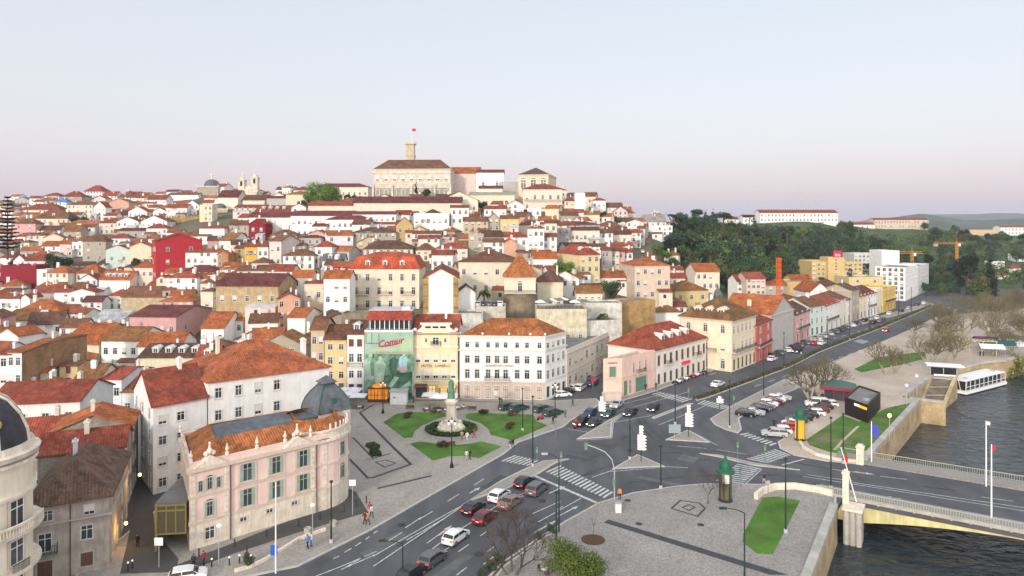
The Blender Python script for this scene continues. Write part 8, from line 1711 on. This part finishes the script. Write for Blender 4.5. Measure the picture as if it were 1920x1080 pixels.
for px, py, k in ((953,768,'estate'),(973,770,'estate'),(1018,772,'estate'),(1037,779,'estate')): car(k, G(px, py), .72, 'green', None, 'on the square')
for px, py, k, c in ((1055,744,'hatch','white'),(1066,738,'hatch','black'),(1074,731,'hatch','white'),(1088,731,'estate','white'),(1100,712,'hatch','blue'),(1123,686,'hatch','silver'),(1111,722,'van','blue')): car(k, G(px, py), hd((1061,737),(1150,677)) if px != 1055 else .3, c, None, 'in the side street')
for k, (px, py) in enumerate(((1165,655),(1172,648),(1184,640),(1193,628),(1198,612))): g = at(px, 205+k*12, T(px, 205+k*12)+.3); car('hatch', g, 1.0, ('black','grey','silver','white','red')[k], None, 'on the climbing street')
q = random.Random(8)
for k in range(15): t_ = k/14; px = 1448+(1606-1448)*t_**.9; py = 670+(608-670)*t_**.9; car(q.choice(('hatch','sedan','estate')), G(px, py), HA+.75, q.choice(('black','grey','black','silver','blue','white','darkred')), None, 'at the terrace kerb')
for px, py, c in ((1528,646,'red'),(1541,646,'white'),(1448,676,'white'),(1622,603,'black'),(1634,600,'silver'),(1645,598,'white'),(1655,601,'grey'),(1650,604,'brown'),(1638,606,'black'),(1668,590,'white'),(1690,585,'black'),(1704,580,'silver'),(1720,573,'black'),(1733,570,'white')): car('hatch', G(px, py), HA, c, None, 'on the far avenue')
for k, (px, py) in enumerate(((1398,780),(1413,777),(1424,771),(1433,766),(1441,761),(1449,756),(1456,752),(1464,749))): car(('hatch','sedan','hatch','sedan')[k%4], G(px, py), HA-math.pi/2+.25, ('black','silver','black','grey','white','darkred','white','silver')[k], None, 'parked nose out')
for px, py, k, c in ((1452,818,'estate','silver'),(1464,812,'hatch','white'),(1478,806,'hatch','red'),(1486,799,'hatch','white'),(1493,792,'hatch','green'),(1503,788,'hatch','black'),(1515,783,'hatch','black'),(1527,779,'hatch','white'),(1536,773,'hatch','darkred'),(1543,767,'hatch','black'),(1531,762,'van','white'),(1553,762,'hatch','white')): car(k, G(px, py), math.pi-.25, c, None, 'parked nose in')
# motorbikes and scooters
def motorbike(p, rz, c, txt, rider=False):
    root = empty('motorbike', p, rz)
    for x in (-.6,.6): MB().tube((x,-.06,.3),(x,.06,.3),.3,.3,12).build('wheel', [RUBBER], root)
    m = MB(); m.box(-.5,.35,-.14,.14,.4,.75); m.box(-.75,-.1,-.13,.13,.72,.86); m.box(.3,.5,-.18,.18,.4,1.0); m.build('body', [PAINT], root, color=CARC[c]); m = MB(); m.tube((.45,-.32,1.05),(.45,.32,1.05),.025,.025,5); m.tube((.6,0,.3),(.42,0,1.05),.04,.04,5); m.build('handlebar', [IRON], root); MB().ball((.55,0,.88),.1,5).build('headlight', [HEADL if rider else HEADOFF], root)
    pend(root, f'{c} {txt}', p, 'motorbikes', True)
for k in range(9): motorbike(G(1266+k*6.8, 721-k*2.6), HA+1.9, ('black','white','grey','white','black','red','white','grey','black')[k], 'parked scooter')
motorbike(G(1080,803), HL, 'red', 'motorbike ridden at the head of the queue', True); motorbike(G(1013,788), .7, 'red', 'motorbike standing by the lawn corner')
g = at(374, 1, 0); g = G(362, 1083); car('hatch', G(352,1088), .35, 'white', None, label='white car at the kerb below the lane sign')
# ---------------------------------------------------------------- people
PL = [(1162,938,'stand',(.75,.26,.03),(.03,.03,.04),'man in an orange jacket standing at the crossing by the utility box',2.6),(1433,907,'walk',(.02,.02,.03),(.55,.35,.33),'woman in dark top with pale pink skirt walking on the bridge road',1.2),(957,843,'walk',(.05,.05,.06),(.5,.5,.5),'person in grey trousers walking at the lawn corner',.6),(962,840,'stride',(.05,.03,.03),(.03,.03,.03),'person in dark clothes walking at the lawn corner',.6),
 (690,986,'walk',(.55,.16,.04),(.05,.05,.07),'person in an orange top walking on the tram pavement',2.2),(684,984,'stride',(.12,.02,.02),(.02,.02,.02),'person in dark red top beside the one in orange',2.2),(693,967,'walk',(.45,.05,.05),(.4,.4,.42),'person in a red top walking up the pavement',.6),(697,972,'stride',(.6,.6,.62),(.04,.04,.05),'person in white top walking up the pavement',.6),
 (875,864,'stand',(.55,.53,.5),(.35,.33,.3),'person in pale clothes standing at the lower lawn',0),(881,863,'walk',(.03,.03,.03),(.03,.03,.03),'person in black standing at the lower lawn',1),(876,828,'walk',(.66,.64,.62),(.5,.5,.5),'person in white walking beside the ring hedge',.5),(889,822,'walk',(.5,.02,.04),(.35,.02,.04),'person in a bright red coat beside the ring hedge',2),(866,826,'stand',(.4,.3,.22),(.2,.15,.1),'person in beige sitting area of the ring hedge',0),
 (1037,797,'stride',(.03,.03,.04),(.03,.03,.03),'person in black on the kerb near the queue of cars',.4),(1074,762,'walk',(.02,.02,.02),(.02,.02,.02),'person in black crossing the mouth of the side street',1.5),(1060,784,'stand',(.10,.14,.12),(.08,.10,.09),'person in dull green by the lantern post',0),(937,759,'walk',(.03,.03,.03),(.04,.04,.05),'person in dark clothes before the white corner building',1),(941,761,'stride',(.05,.05,.05),(.03,.03,.03),'second dark figure before the white corner building',1),
 (363,1068,'stand',(.03,.03,.05),(.02,.02,.03),'person in navy at the lane corner',0),(382,1062,'walk',(.30,.03,.05),(.03,.03,.03),'person in crimson at the lane corner',1),(258,1028,'stand',(.02,.02,.02),(.02,.02,.02),'lone dark figure standing in the lane',0),(577,1030,'walk',(.12,.25,.6),(.03,.03,.04),'person with blue top by the tram pavement wall',1),(584,1026,'stand',(.6,.6,.65),(.1,.2,.5),'person in white and blue by the tram pavement wall',2),(1211,733,'walk',(.02,.02,.02),(.02,.02,.02),'dark figure on the pavement of the salmon building',.6),(1230,731,'stand',(.04,.03,.03),(.03,.03,.03),'dark figure waiting at the avenue crossing',0),(854,757,'walk',(.15,.05,.05),(.03,.03,.03),'person walking past the yellow hotel',1),(1451,801,'stand',(.03,.03,.04),(.02,.02,.02),'person standing among the parked cars',0),(775,757,'walk',(.05,.05,.08),(.03,.03,.03),'person by the white booth',1),(1838,669,'stand',(.03,.03,.03),(.02,.02,.02),'dark figure at the park railing',0),(1844,669,'stand',(.1,.1,.12),(.02,.02,.02),'second figure at the park railing',.2),(1080,800,'stand',(.5,.04,.04),(.5,.5,.5),'motorcyclist in red jacket at the head of the queue',0)]
for px, py, ps, c1_, c2, l, rz in PL:
    p = G(px, py); p.z = .13 if px not in (1433, 1451, 1080) else .01; person(p, rz, ps, c1_, c2, label=l)
resolve_labels()
